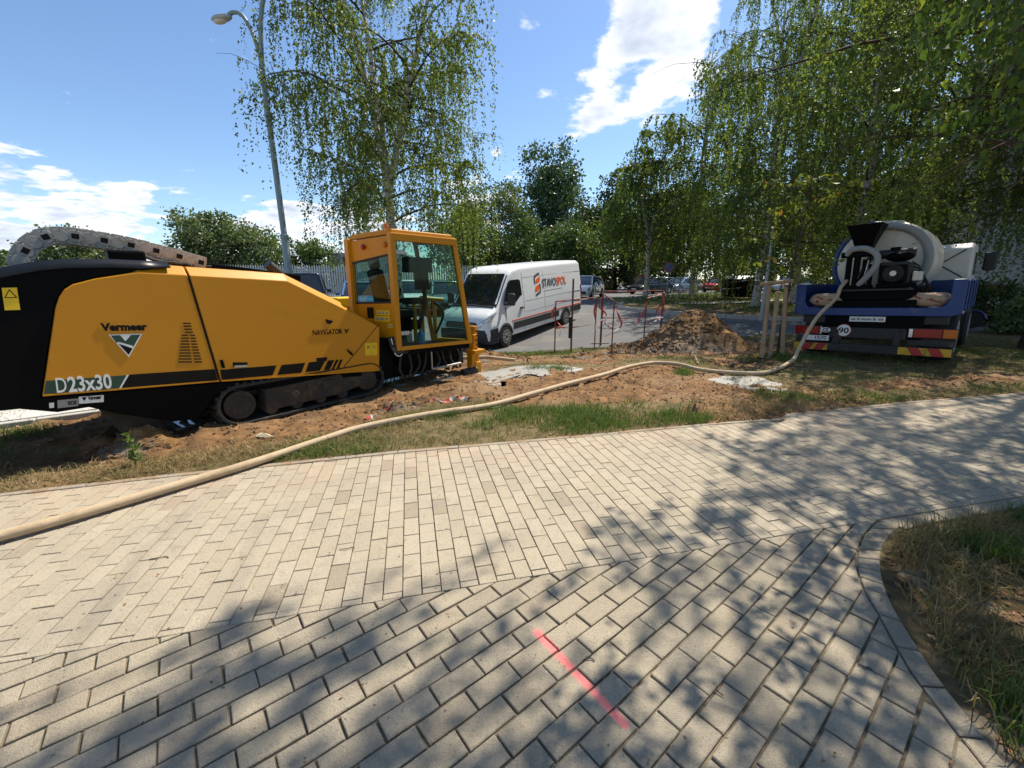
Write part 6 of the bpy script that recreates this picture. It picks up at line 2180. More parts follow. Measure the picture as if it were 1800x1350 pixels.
# ------------------------------------------------------------------ the long pale hose on the ground
hpx = [(-260, 985), (-60, 960), (0, 943), (110, 913), (300, 857), (450, 812), (560, 776), (640, 752), (760, 731), (860, 713), (930, 694), (1000, 676), (1060, 659), (1105, 645), (1150, 638), (1195, 642), (1232, 650), (1290, 656), (1350, 654)]
hp = [(-11.5, 0.35, 0.04), (-8.6, 0.75, 0.042), (-6.4, 1.35, 0.042)]
for px, py in hpx:
    g = on_ground(px, py, 0.045)
    z_ = float(lawn_z(g.x, g.y)) if g.y > float(edge_y(g.x)) else 0.0
    hp.append((g.x, g.y, max(0.0, z_) + 0.048))
hose = MB()
tm_ = Matrix.Translation(t0) @ Matrix.Rotation(math.atan2(TH_.y, TH_.x), 4, 'Z') @ Matrix.Rotation(R(-2.8), 4, 'X')
endp = tm_ @ Vector((-0.02, 0.50, 1.46))
e1 = on_ground(1392, 640)
hp += [(e1.x, e1.y, 0.08), (e1.x + 0.24, e1.y + 0.22, 0.28), tuple(Vector((e1.x + 0.36, e1.y + 0.36, 0.5)).lerp(endp, 0.35)), tuple(endp + Vector((-0.14, -0.10, -0.22))), tuple(endp), tuple(tm_ @ Vector((0.2, 0.46, 1.60)))]
path = smooth_path(hp, 10)
hose.tube(path, 0.034, 14)
ho = hose.build('hose', beige_hose, None, smooth=60)
tag(ho, 'long pale beige hose snaking over the paving to the truck', 'hose')

# short pale pipe by the rig vise
a, b = on_ground(812, 629, 0.05), on_ground(906, 634, 0.05)
pp = MB().tube([(a.x, a.y, 0.05), ((a.x + b.x) / 2, (a.y + b.y) / 2, 0.09), (b.x, b.y, 0.06)], 0.035, 12).build('drill_pipe', beige_hose, None, smooth=50)
tag(pp, 'short pale pipe lying in front of the rig vise', 'pipe')

# ------------------------------------------------------------------ spoil heap
def heap_mat():
    t = NT('spoil')
    n = t.noise(4, 6, 0.7)
    n2 = t.noise(22, 5, 0.7)
    a = t.node('ShaderNodeAttribute', attribute_name='dirt')
    warm = t.mix(t.ramp(n, 0.3, 0.7), (0.10, 0.05, 0.02), (0.34, 0.195, 0.08))
    grey = t.mix(t.ramp(n, 0.3, 0.7), (0.13, 0.10, 0.075), (0.30, 0.25, 0.19))
    c = t.mix(a.outputs['Fac'], warm, grey)
    c = t.mix(t.math('MULTIPLY', t.ramp(n2, 0.55, 0.75), 0.5), c, (0.40, 0.31, 0.20))
    return t.done(t.bsdf(c, 0.95, 0, t.bump(t.math('ADD', n2, n), 1.0, 0.04), 0.1))


spoil_m = heap_mat()


def clods(mb, pts, rs, s0, s1):
    for (x, y, z) in pts:
        s = rs.uniform(s0, s1)
        vs = []
        for u in ((1, 0, 0), (-1, 0, 0), (0, 1, 0), (0, -1, 0), (0, 0, 1), (0, 0, -1)):
            k = rs.uniform(0.6, 1.3)
            vs.append((x + u[0] * s * k + rs.uniform(-.3, .3) * s, y + u[1] * s * k + rs.uniform(-.3, .3) * s, z + u[2] * s * 0.75 * k))
        mb.add(vs, [(0, 2, 4), (2, 1, 4), (1, 3, 4), (3, 0, 4), (2, 0, 5), (1, 2, 5), (3, 1, 5), (0, 3, 5)])


def heap(name, label, cx, cy, rx, ry, hgt, seed, rotz=0.0, n_clod=700, peak=(0.1, 0.1), s=(0.015, 0.06)):
    rs = np.random.RandomState(seed)
    nr, na = 46, 120
    rr = np.linspace(0, 1.25, nr)[:, None]
    aa = np.linspace(0, 2 * np.pi, na, endpoint=False)[None, :]
    X = rr * np.cos(aa)
    Y = rr * np.sin(aa)
    def hz(X, Y):
        d = np.hypot(X - peak[0] * (1 - np.hypot(X, Y)).clip(0, 1), Y - peak[1] * (1 - np.hypot(X, Y)).clip(0, 1)) + (fbm(X * 2 + seed, Y * 2, 3) - 0.5) * 0.35
        z = hgt * (1 - sstep(0.0, 1.0, d)) ** 0.85
        z = z + (fbm(X * rx * 2.2 + seed, Y * ry * 2.2, 4, 0.6) - 0.5) * 0.22 * hgt * 1.3 * (1 - sstep(0.7, 1.1, np.hypot(X, Y)))
        z = z + (fbm(X * rx * 8, Y * ry * 8 + seed, 3, 0.6) - 0.5) * 0.10 * (1 - sstep(0.7, 1.1, np.hypot(X, Y)))
        return z - 0.12 * sstep(0.92, 1.25, np.hypot(X, Y))
    Z = hz(X, Y)
    c, s_ = math.cos(rotz), math.sin(rotz)
    wx = cx + (X * rx) * c - (Y * ry) * s_
    wy = cy + (X * rx) * s_ + (Y * ry) * c
    zz = Z + np.vectorize(zt1)(wx, wy) + 0.0
    vs = np.stack([wx, wy, zz], -1).reshape(-1, 3)
    i = np.arange(nr - 1)[:, None] * na + np.arange(na)[None, :]
    j = np.arange(nr - 1)[:, None] * na + (np.arange(na)[None, :] + 1) % na
    f = np.stack([i, j, j + na, i + na], -1).reshape(-1, 4)
    root = thing(name, label, 'earth heap', (cx, cy, zt1(cx, cy)))
    off = np.array([cx, cy, zt1(cx, cy)])
    o = array_mesh('mound', vs - off, f, spoil_m, root, smooth=True)
    set_attr(o, 'dirt', ((1 - sstep(-0.9, -0.15, Y + 0.6 * X)) * 0.8 + 0 * X).reshape(-1))
    mb = MB()
    r_ = np.sqrt(rs.uniform(0, 1.45, n_clod))
    a_ = rs.uniform(0, 2 * np.pi, n_clod)
    x_, y_ = r_ * np.cos(a_), r_ * np.sin(a_)
    z_ = np.maximum(hz(x_, y_), 0.0)
    px_, py_ = cx + x_ * rx * c - y_ * ry * s_, cy + x_ * rx * s_ + y_ * ry * c
    clods(mb, [(px_[k] - off[0], py_[k] - off[1], z_[k] + 0.005) for k in range(n_clod)], rs, *s)
    cl = mb.build('clods', spoil_m, root, recalc=False)
    set_attr(cl, 'dirt', np.repeat(rs.uniform(0, 0.9, n_clod), 6))
    cl['kind'] = 'stuff'
    return root


heap('spoil_heap', 'big heap of dug orange and grey earth left of the tree stakes', 4.55, 10.75, 1.75, 1.15, 0.95, 4, 0.12, 2200, (0.12, 0.15), (0.015, 0.085))
heap('earth_pile', 'low dark earth pile between the rig vise and the van', -0.6, 9.2, 0.85, 0.55, 0.20, 9, 0.2, 320, (0, 0), (0.012, 0.05))
heap('earth_pile', 'small clod pile beside the red and white tape near the track', on_ground(715, 714).x, on_ground(715, 714).y, 0.42, 0.22, 0.12, 13, 0.5, 200, (0, 0), (0.008, 0.03))
heap('earth_pile', 'muddy earth lump under the tail of the rig', on_ground(235, 790).x, on_ground(235, 790).y + 0.12, 0.36, 0.24, 0.20, 15, 0.4, 120, (0, 0), (0.008, 0.03))
heap('earth_pile', 'low earth ridge in the lawn behind the long hose', 1.9, 9.3, 0.7, 0.35, 0.14, 17, 0.1, 200, (0, 0), (0.01, 0.04))

# ------------------------------------------------------------------ slurry puddles
slurry = M('dried_slurry', (0.27, 0.26, 0.225), 0.55, var=0.12, scale=4, dirt=(0.36, 0.31, 0.25), amount=0.35, dscale=4, bump=0.25, bscale=20, local=False)
t = NT('puddle_water')
water = t.done(t.bsdf((0.16, 0.15, 0.13), 0.04, 0, t.bump(t.noise(6, 3), 0.04, 0.01), 0.6))


def puddle(label, pxs, mat, dz, seed, name='slurry_puddle', amp=0.10):
    rs = random.Random(seed)
    base = [on_ground(*p) for p in pxs]
    dense = smooth_path([(p.x, p.y, 0) for p in base] + [(base[0].x, base[0].y, 0)], 10)[:-1]
    c = sum(dense, Vector()) / len(dense)
    ring = []
    for i, p in enumerate(dense):
        k = 1 + amp * (float(fbm(p.x * 5 + seed, p.y * 5, 4)) - 0.5) * 4
        ring.append(c + (p - c) * k)
    rings = []
    for t_ in (1.0, 0.97, 0.8, 0.6, 0.4, 0.2, 0.05):
        rings.append([(c.x + (p.x - c.x) * t_, c.y + (p.y - c.y) * t_, (dz - 0.03 if t_ == 1.0 else dz)) for p in ring])
    mb = MB()
    mb.skin(rings)
    o = mb.build(name, mat, None, smooth=60)
    return tag(o, label, 'puddle', 'slurry puddles on the site')


def top_z(pxs):
    return max(float(lawn_z(on_ground(*p).x, on_ground(*p).y)) for p in pxs)


P1 = [(832, 668), (838, 655), (880, 648), (905, 642), (960, 640), (1000, 642), (1022, 648), (985, 655), (955, 660), (930, 656), (905, 664), (880, 668), (880, 680), (845, 679)]
puddle('pale slurry puddle in front of the rig vise', P1, slurry, sorted(float(lawn_z(on_ground(*p).x, on_ground(*p).y)) for p in P1)[9], 3)
P2 = [(1243, 668), (1275, 662), (1320, 662), (1350, 668), (1392, 689), (1345, 692), (1300, 684), (1270, 676)]
puddle('pale slurry puddle beside the hose near the truck', P2, slurry, sorted(float(lawn_z(on_ground(*p).x, on_ground(*p).y)) for p in P2)[5], 5)
P3 = [(258, 757), (290, 748), (340, 741), (362, 742), (340, 752), (300, 762), (268, 768)]
puddle('water puddle shining under the rear of the rig', P3, water, sorted(float(lawn_z(on_ground(*p).x, on_ground(*p).y)) for p in P3)[5] + 0.01, 7, 'water_puddle')
P4 = [(672, 674), (690, 664), (760, 657), (800, 660), (770, 668), (700, 678)]
puddle('water puddle shining below the rig cab', P4, water, sorted(float(lawn_z(on_ground(*p).x, on_ground(*p).y)) for p in P4)[4] + 0.01, 11, 'water_puddle')

# ------------------------------------------------------------------ rebar barriers with red and white tape
def tape(pts, w=0.05, twist=0.6, seed=0, seg=0.28):
    """banner tape: a thin ribbon in alternating red and white pieces; returns (red MB, white MB)"""
    rs = random.Random(seed)
    P = smooth_path(pts, 10)
    red, white = MB(), MB()
    acc_ = 0.0
    ph = rs.uniform(0, 6)
    for i in range(len(P) - 1):
        a, b = P[i], P[i + 1]
        d = (b - a)
        if d.length < 1e-6: continue
        def off(k, p):
            an = ph + twist * k * 0.35
            n = d.normalized()
            s = Vector((0, 0, 1)) - n * n.z
            if s.length < 0.2: s = n.orthogonal()
            s.normalize()
            q = n.cross(s)
            return (s * math.cos(an * 0.5) + q * math.sin(an * 0.5)) * w / 2
        o1, o2 = off(i, a), off(i + 1, b)
        tgt = red if int(acc_ / seg) % 2 == 0 else white
        nn = (b - a).cross(o1).normalized() * 0.0012
        vs = [a - o1 - nn, a + o1 - nn, b + o2 - nn, b - o2 - nn, a - o1 + nn, a + o1 + nn, b + o2 + nn, b - o2 + nn]
        tgt.add(vs, [(0, 1, 2, 3), (7, 6, 5, 4), (0, 4, 5, 1), (3, 2, 6, 7), (1, 5, 6, 2), (0, 3, 7, 4)])
        acc_ += d.length
    return red, white


def tape_thing(label, pts, w=0.05, twist=0.6, seed=0, parent=None, seg=0.28):
    red, white = tape(pts, w, twist, seed, seg)
    if parent is None:
        root = thing('barrier_tape', label, 'barrier tape', (0, 0, 0), (0, 0, 0), 'red and white barrier tape')
    else:
        root = parent
    if red.v: red.build('red_band', tape_red, root)
    if white.v: white.build('white_band', tape_white, root)
    return root


def gp_(px, py, Y):
    r = cam_ray(px, py)
    t = Y / r.y
    return Vector((r.x * t, Y, CAM_H + r.z * t))


def barrier(label, xl_px, xr_px, top_px, Y0, Y1, foot=True, mid=0.52, seed=0):
    a, b = gp_(xl_px, top_px[0], Y0), gp_(xr_px, top_px[1], Y1)
    ga, gb = Vector((a.x, a.y, float(lawn_z(a.x, a.y)) - 0.05)), Vector((b.x, b.y, float(lawn_z(b.x, b.y)) - 0.05))
    root = thing('barrier', label, 'barrier', ga, (0, 0, 0), 'rusty barrier frames round the dug hole')
    L = lambda p: p - ga
    MB().tube([L(ga), L(a)], 0.016, 7).build('post', rust_red, root)
    MB().tube([L(gb), L(b)], 0.016, 7).build('post', rust_red, root)
    MB().tube([L(a), L(b)], 0.016, 7).build('top_rail', rust_red, root)
    m0, m1 = ga.lerp(a, mid), gb.lerp(b, mid)
    red, white = tape([tuple(L(m0)), tuple(L(m0.lerp(m1, 0.5) - Vector((0, 0, 0.03)))), tuple(L(m1))], 0.05, 0.3, seed)
    red.build('tape', tape_red, root)['kind'] = 'stuff'
    if white.v: white.build('tape', tape_white, root)['kind'] = 'stuff'
    red, white = tape([tuple(L(a.lerp(b, .03) + Vector((0, -0.02, 0.0)))), tuple(L(a.lerp(b, .5) + Vector((0, -0.02, -0.015)))), tuple(L(b.lerp(a, .03) + Vector((0, -.02, 0))))], 0.032, 0.2, seed + 1)
    red.build('tape', tape_red, root)['kind'] = 'stuff'
    if white.v: white.build('tape', tape_white, root)['kind'] = 'stuff'
    if foot:
        for g in (ga, gb):
            MB().tube([L(g + Vector((-0.28, 0.0, 0.09))), L(g + Vector((0.28, 0.05, 0.09)))], 0.014, 7).build('foot_bar', rust_red, root)
    # loose tape ends fluttering on the posts
    rs = random.Random(seed)
    for p in (a, b):
        q = p + Vector((0, -0.02, -0.1))
        red, white = tape([tuple(L(q)), tuple(L(q + Vector((rs.uniform(-.12, .12), -.04, -.25)))), tuple(L(q + Vector((rs.uniform(-.25, .2), -.05, -.5)))), tuple(L(q + Vector((rs.uniform(-.2, .2), -.02, -.75))))], 0.05, 0.9, seed + 5, 0.62)
        red.build('tape_end', tape_red, root)
        if white.v: white.build('tape_end', tape_white, root)
    return root


barrier('barrier frame nearest the van side with loose white tape', 977, 1049, (530, 523), 10.5, 11.6, seed=1)
barrier('barrier frame in the middle, left of the hole', 1080, 1059, (529, 516), 10.4, 12.6, seed=2)
barrier('barrier frame at the back of the hole with high tape', 1061, 1166, (512, 511), 12.8, 12.4, foot=False, seed=3)
barrier('barrier frame nearest the spoil heap with bunched tape', 1137, 1168, (524, 513), 11.2, 12.6, seed=4)
# tall dark rod in front of the van
a = gp_(1008, 490, 10.9)
zg = float(lawn_z(a.x, a.y))
rod = thing('steel_rod', 'tall dark steel rod driven in before the van side', 'rod', (a.x, a.y, zg - 0.1))
MB().tube([(0, 0, 0), (0.0, 0, a.z - zg + 0.1)], 0.024, 8).build('shaft', rust_red, rod)
MB().box((-0.04, -0.03, 0.75), (0.09, 0.05, 0.55)).build('dark_cloth', seat_black, rod, bevel=0.02)
# tape strung between the trees on the right
A_, B_, C_ = gp_(1255, 508, 20), gp_(1330, 500, 19), gp_(1398, 503, 9.6)
tape_thing('low barrier tape strung from the container to the stakes', [A_, gp_(1290, 507, 19.5), B_, gp_(1365, 501, 14), C_], 0.07, 0.2, 8)
tape_thing('upper barrier tape strung across the grove trees', [gp_(1262, 499, 20), gp_(1300, 494, 19.5), gp_(1335, 492, 19)], 0.07, 0.2, 9)
# torn tape on the ground


def ground_tape(label, pxs, seed, w=0.07):
    pts = []
    for px, py in pxs:
        g = on_ground(px, py)
        pts.append((g.x, g.y, float(lawn_z(g.x, g.y)) + 0.035))
    return tape_thing(label, pts, w, 1.1, seed, None, 0.12)


ground_tape('torn red and white tape lying right of the rig track', [(752, 712), (768, 708), (785, 710), (806, 704), (818, 709), (830, 704)], 12)
ground_tape('crumpled tape end on the clod pile by the track', [(682, 724), (690, 716), (697, 709), (700, 718)], 13)
ground_tape('small tape scrap in the dry grass near the hose', [(640, 746), (651, 741), (660, 736)], 14)

# ------------------------------------------------------------------ tree stakes
def stake_frame():
    g = on_ground(1360, 622)
    root = thing('tree_stakes', 'three wooden tree stakes joined by a cross rail beside the truck', 'tree stakes', (g.x, g.y, 0))
    tops = [gp_(1353, 497, 9.05), gp_(1382, 500, 9.25), gp_(1368, 512, 8.75)]
    foots = [on_ground(1339, 629), on_ground(1375, 624), on_ground(1353, 628)]
    o = Vector((g.x, g.y, 0))
    for a, b in zip(foots, tops):
        f0 = Vector((a.x, a.y, -0.1))
        MB().tube([f0 - o, (f0 + b) / 2 - o + Vector((0.006, 0, 0)), b - o], [0.045, 0.043, 0.041], 10).build('stake', wood_stake, root, smooth=40)
    l, r_ = gp_(1338, 499, 8.95), gp_(1393, 494, 9.1)
    MB().tube([l - o, (l + r_) / 2 - o, r_ - o], [0.042, 0.04, 0.042], 8).build('cross_rail', wood_stake, root, smooth=40)
    for p in (tops[0], tops[1]):
        MB().tube([(p - o) + Vector((0.05 * math.cos(a), -0.05 + 0.05 * math.sin(a), -0.03)) for a in np.linspace(0, 5.5, 9)], 0.008, 5).build('tie', black_rubber, root)


stake_frame()

# ------------------------------------------------------------------ posts, sign, container, fences, far buildings
def post(label, px, top_py, Y, r_=0.05, name='lamp_post', head=True, base_z=None):
    t_ = gp_(px, top_py, Y)
    zb = zt1(t_.x, Y) - 0.1
    root = thing(name, label, 'lamp post', (t_.x, Y, zb), (0, 0, 0), 'thin posts along the far street')
    MB().tube([(0, 0, 0), (0, 0, t_.z - zb)], [r_ * 1.2, r_ * 0.8], 10).build('pole', galv, root, smooth=40)
    if head:
        MB().box((0, -0.05, t_.z - zb + 0.06), (0.16, 0.3, 0.16)).build('lantern', cream_cab, root, bevel=0.04)
    return root


post('slim lamp post with pale lantern in front of the pale blue saloon', 1201, 440, 33, 0.05)
post('plain grey post right of the pale blue saloon', 1228, 458, 33, 0.055, 'grey_post', False)
post('dark post beside the grove behind the stakes', 1360, 402, 17.5, 0.06, 'dark_post', False)
sg = gp_(1176, 470, 30)
rs_ = thing('road_sign', 'round red-rimmed road sign on a leaning post across the street', 'road sign', (sg.x, 30, zt1(sg.x, 30) - 0.1), (0, 0, R(-28)))
hh_ = sg.z - zt1(sg.x, 30) + 0.1
MB().tube([(-0.02, 0.05, 0), (0, 0.04, hh_ + 0.3)], 0.035, 10).build('pole', galv, rs_)
MB().lathe([(0.001, 0.02), (0.36, 0.02), (0.36, -0.0)], (0, 0, hh_), 'y', 30).build('back_plate', galv, rs_)
MB().lathe([(0.001, -0.008), (0.35, -0.008), (0.35, -0.002)], (0, 0, hh_), 'y', 30).build('rim', sign_red, rs_)
MB().lathe([(0.001, -0.014), (0.27, -0.014), (0.27, -0.009)], (0, 0, hh_), 'y', 30).build('face', blue_plastic, rs_)
MB().box((0, -0.02, hh_), (0.07, 0.012, 0.58), (0, R(45), 0)).build('bar', sign_red, rs_)
# litter bin by the sign, dark container
g = gp_(1145, 512, 33)
cn = thing('container', 'dark waste container with pale lid behind the barrier tape', 'container', (14.6, 27.5, zt1(14.6, 27.5) + 0.06), (0, 0, R(-18)))
MB().prism([(-1.0, 0.15), (1.0, 0.15), (1.1, 1.25), (-1.1, 1.25)], -0.7, 0.7).build('body', black_paint, cn, bevel=0.03)
MB().prism([(-0.78, 1.25), (0.78, 1.25), (0.5, 1.45), (-0.5, 1.45)], -1.1, 1.1, 'x').build('lid', galv, cn, bevel=0.03)
for sx in (-0.8, 0.8):
    for sy in (-0.55, 0.55):
        MB().lathe([(0.02, -0.03), (0.09, -0.03), (0.09, 0.03), (0.02, 0.03)], (sx, sy, 0.09), 'y', 12).build('castor', tyre, cn)
# wooden plank fence right of the van
wf = thing('wooden_fence', 'dark brown plank fence right of the van', 'fence', (0, 0, 0))
fa, fb = Vector((6.9, 44.2)), Vector((12.3, 52.0))
dd = (fb - fa)
npk = 34
for k in range(npk):
    p = fa + dd * ((k + 0.5) / npk)
    z_ = zt1(p.x, p.y)
    MB().box((p.x, p.y, z_ + 1.2), (dd.length / npk - 0.02, 0.03, 2.6 + rng.uniform(-.03, .03)), (0, 0, math.atan2(dd.y, dd.x))).build('plank', wood_fence, wf)
m = (fa + fb) / 2
for h in (0.4, 2.0):
    MB().box((m.x + 0.04, m.y + .04, zt1(m.x, m.y) + h), (dd.length, 0.08, 0.1), (0, 0, math.atan2(dd.y, dd.x))).build('rail', wood_fence, wf)
# steel palisade fence behind the parked cars
pf = thing('palisade_fence', 'grey steel palisade fence behind the parked cars', 'fence', (0, 0, 0))
pal = MB()
n = 0
for x in np.arange(-24, 4.0, 0.16):
    yy = 30.0 + 0.05 * x
    z_ = zt1(x, yy)
    pal.prism([(x - .05, z_), (x + .05, z_), (x + .05, z_ + 2.05), (x, z_ + 2.2), (x - .05, z_ + 2.05)], yy - 0.01, yy + 0.01)
o_ = pal.build('palings', galv, pf)
o_['kind'] = 'stuff'
for h in (0.5, 1.8):
    MB().box((-10, 30.0 - 0.5 + 0.04, zt1(-10, 30) + h), (28, 0.05, 0.06), (0, 0, math.atan2(0.05, 1))).build('rail', galv, pf)
# transformer on an H-frame
tf = thing('transformer_pole', 'small transformer on a twin pole frame above the palisade fence', 'transformer', (-19.2, 42, zt1(-19.2, 42)))
for s in (-0.75, 0.75):
    MB().tube([(s, 0, 0), (s, 0, 4.3)], 0.09, 8).build('pole', dark_steel, tf)
MB().box((0, 0, 4.3), (1.9, 0.12, 0.12)).build('cross_arm', dark_steel, tf)
MB().box((0, 0, 1.7), (1.7, 0.6, 0.1)).build('platform', dark_steel, tf)
MB().box((0.1, 0, 2.2), (0.7, 0.5, 0.8)).build('tank', dark_steel, tf, bevel=0.05)
for s in (-0.4, 0, 0.4):
    MB().cyl((s, 0, 3.5), (s, 0, 3.95), 0.06, 0.08, 8).build('insulator', brick_red, tf)
MB().box((0, 0, 3.45), (1.5, 0.08, 0.08)).build('cross_arm', dark_steel, tf)
# low pale building behind the palisade
lbd = thing('low_building', 'low pale flat-roofed building behind the palisade fence', 'building', (-16.0, 42, zt1(-16, 42)))
MB().box((2.0, 2, 1.75), (7.0, 5, 3.5)).build('wall', facade_pale, lbd)
MB().box((2.0, 2, 3.58), (7.2, 5.2, 0.16)).build('roof', galv, lbd)
MB().box((0.35, -0.52, 2.2), (0.7, 0.04, 2.2)).build('door', brick_red, lbd)
for k in range(3):
    MB().box((1.9 + 1.2 * k, -0.51, 2.2), (0.7, 0.03, 0.8)).build('window', window_dark, lbd)
# cream van roof far left behind the chain
cvn = thing('tent_roof', 'cream ridge roof showing behind the arched cable chain', 'roof', (-13.2, 10.5, 0))
MB().prism([(-1.6, 0.0), (-1.6, 1.95), (0.6, 1.72), (0.6, 0.0)], -0.8, 0.8).build('canvas', cream_cab, cvn, bevel=0.03)

# apartment block behind the trees on the right
ab = thing('apartment_block', 'grey apartment block partly hidden behind the right birches', 'building', (18.8, 18.4, zt1(18.8, 18.4) - 0.1), (0, 0, R(-40)))
MB().box((6.5, 4.2, 9), (13.0, 9, 15)).build('wall', facade_grey, ab)
MB().box((6.5, 4.2, 0.75), (12.9, 8.9, 1.5)).build('plinth', facade_pale, ab)
MB().box((0.9, -0.37, 1.28), (1.6, 0.14, 0.35)).build('brick_band', brick_red, ab)
MB().box((4.2, -0.55, 1.7), (4.2, 0.5, 3.5)).build('blue_annex', facade_blue, ab, bevel=0.02)
for fl_ in range(4):
    for k in range(4):
        w_ = empty('window', (1.6 + 3.0 * k, -0.32, 5.0 + 2.9 * fl_), parent=ab)
        MB().box((0, 0, 0), (1.5, 0.06, 1.5)).build('frame', white_decal, w_)
        for s in (-0.35, 0.35):
            MB().box((s, -0.035, 0), (0.6, 0.02, 1.3)).build('pane', window_dark, w_)
        MB().box((0, -0.08, -0.8), (1.7, 0.2, 0.06)).build('sill', galv, w_)
# blue motor scooter parked in front of the block
mg = on_ground(1703, 577)
ms = thing('scooter', 'dark blue scooter parked behind the truck by the block', 'scooter', (mg.x - 0.46, mg.y + 0.41, zt1(mg.x, mg.y)), (0, 0, R(-42)))
for x in (-0.62, 0.62):
    wr = empty('wheel', (x, 0, 0.27), parent=ms)
    MB().lathe([(0.17, -0.06), (0.27, -0.05), (0.28, 0), (0.27, 0.05), (0.17, 0.06)], (0, 0, 0), 'y', 24).build('tyre', tyre, wr, smooth=40)
    MB().lathe([(0.01, -0.03), (0.18, -0.03), (0.18, 0.03), (0.01, 0.03)], (0, 0, 0), 'y', 18).build('rim', rim_grey, wr)
p_navy = paint('scooter_navy', (0.02, 0.022, 0.10))
MB().tube([(0.62 + 0.32 * math.cos(a), 0, 0.27 + 0.32 * math.sin(a)) for a in np.linspace(0.2, 2.6, 9)], 0.05, 8).build('front_mudguard', p_navy, ms, smooth=50)
MB().tube([(0.62, 0, 0.3), (0.42, 0, 0.95), (0.38, 0, 1.05)], 0.035, 8).build('fork', steel, ms)
MB().tube([(0.36, -0.32, 1.06), (0.40, 0, 1.02), (0.36, 0.32, 1.06)], 0.018, 8).build('handlebar', dark_steel, ms)
MB().prism([(0.45, 0.25), (0.38, 0.95), (0.30, 0.95), (0.30, 0.30), (-0.25, 0.26), (-0.35, 0.62), (-0.95, 0.72), (-0.85, 0.42), (-0.45, 0.2)], -0.14, 0.14).build('body', p_navy, ms, bevel=0.05, seg=3)
MB().box((-0.5, 0, 0.77), (0.72, 0.26, 0.12)).build('saddle', seat_black, ms, bevel=0.04)
# clipped shrubs by the block
for i, (px, py, Y, lab) in enumerate([(1745, 560, 15.2, 'dark shrub between the truck bed and the grey block'), (1690, 560, 17.5, 'dark shrub behind the truck cab corner'), (1785, 575, 12.6, 'pale-leaved shrub by the dark trunk at the right')]):
    p = gp_(px, py, Y)
    broadleaf('shrub', lab, p.x, Y, 1.5 if i < 2 else 1.0, 0.9 if i < 2 else 0.45, 0, 90 + i, 2600, 0.10, forest_leaf if i < 2 else pale_leaf, 0.02, 9, 'shrubs by the block', 0.04, 'shrub')
# ------------------------------------------------------------------ grass, weeds, litter
def blades(P, h, w, rs, lean=0.45, seg2=True):
    n = len(P)
    a = rs.uniform(0, 2 * np.pi, n)
    h = h * rs.uniform(0.5, 1.3, n)
    ln = lean * rs.uniform(0.2, 1.5, n)
    dx, dy = np.cos(a) * ln * h, np.sin(a) * ln * h
    b = rs.uniform(0, 2 * np.pi, n)
    wx, wy = np.cos(b) * w, np.sin(b) * w
    z0 = np.zeros(n)
    base1 = P + np.stack([wx, wy, z0 - 0.01], 1)
    base2 = P + np.stack([-wx, -wy, z0 - 0.01], 1)
    m1 = P + np.stack([dx * .35 + wx * .8, dy * .35 + wy * .8, h * .58], 1)
    m2 = P + np.stack([dx * .35 - wx * .8, dy * .35 - wy * .8, h * .58], 1)
    tip = P + np.stack([dx, dy, h * (1 - .28 * ln)], 1)
    v = np.stack([base1, base2, m2, m1, tip], 1).reshape(-1, 3)
    i = np.arange(n)[:, None] * 5
    tri = np.concatenate([i + np.array([[0, 1, 2]]), i + np.array([[0, 2, 3]]), i + np.array([[3, 2, 4]])], 0)
    return v, tri


rs = np.random.RandomState(5)
# lawn grass: tufts where turf is left
nt = 5200
tx = rs.uniform(-8.5, 13, nt * 3)
tv = rs.uniform(0.02, 1, nt * 3) ** 1.5
ty = edge_y(tx) + tv * (far_y(tx) - edge_y(tx) - 0.1)
dm = dirt_at(tx, ty)
lush = fbm(tx * 0.9 + 40, ty * 0.9, 3)
keep = (dm < 0.42) & (rs.uniform(0, 1, len(tx)) < 0.35 + 0.9 * (lush > 0.48)) & (fbm(tx * 2.6, ty * 2.6 + 3, 3) > 0.40)
tx, ty, lush = tx[keep], ty[keep], lush[keep]
green_t = (lush + rs.normal(0, 0.06, len(lush))) > 0.53
SUNKEN = [(4.3, 10.7, 2.2, 1.3)]


def spread(tx, ty, per, sig):
    k = np.repeat(np.arange(len(tx)), per)
    x = tx[k] + rs.normal(0, sig, len(k))
    y = ty[k] + rs.normal(0, sig, len(k))
    ok = (y > edge_y(x) + 0.004) & (y < far_y(x))
    return x[ok], y[ok]


x, y = spread(tx[green_t], ty[green_t], 16, 0.10)
v, f = blades(np.stack([x, y, lawn_z(x, y)], 1), 0.065, 0.0033, rs, 0.7)
tag(array_mesh('lawn_grass', v, f, grass_mat), 'green grass growing on the trampled lawn', 'grass', kind='stuff')
x, y = spread(tx[~green_t], ty[~green_t], 15, 0.10)
v, f = blades(np.stack([x, y, lawn_z(x, y)], 1), 0.055, 0.003, rs, 0.95)
tag(array_mesh('dry_lawn_grass', v, f, lawn_dry_mat), 'dry yellowish grass on the trampled lawn', 'grass', kind='stuff')
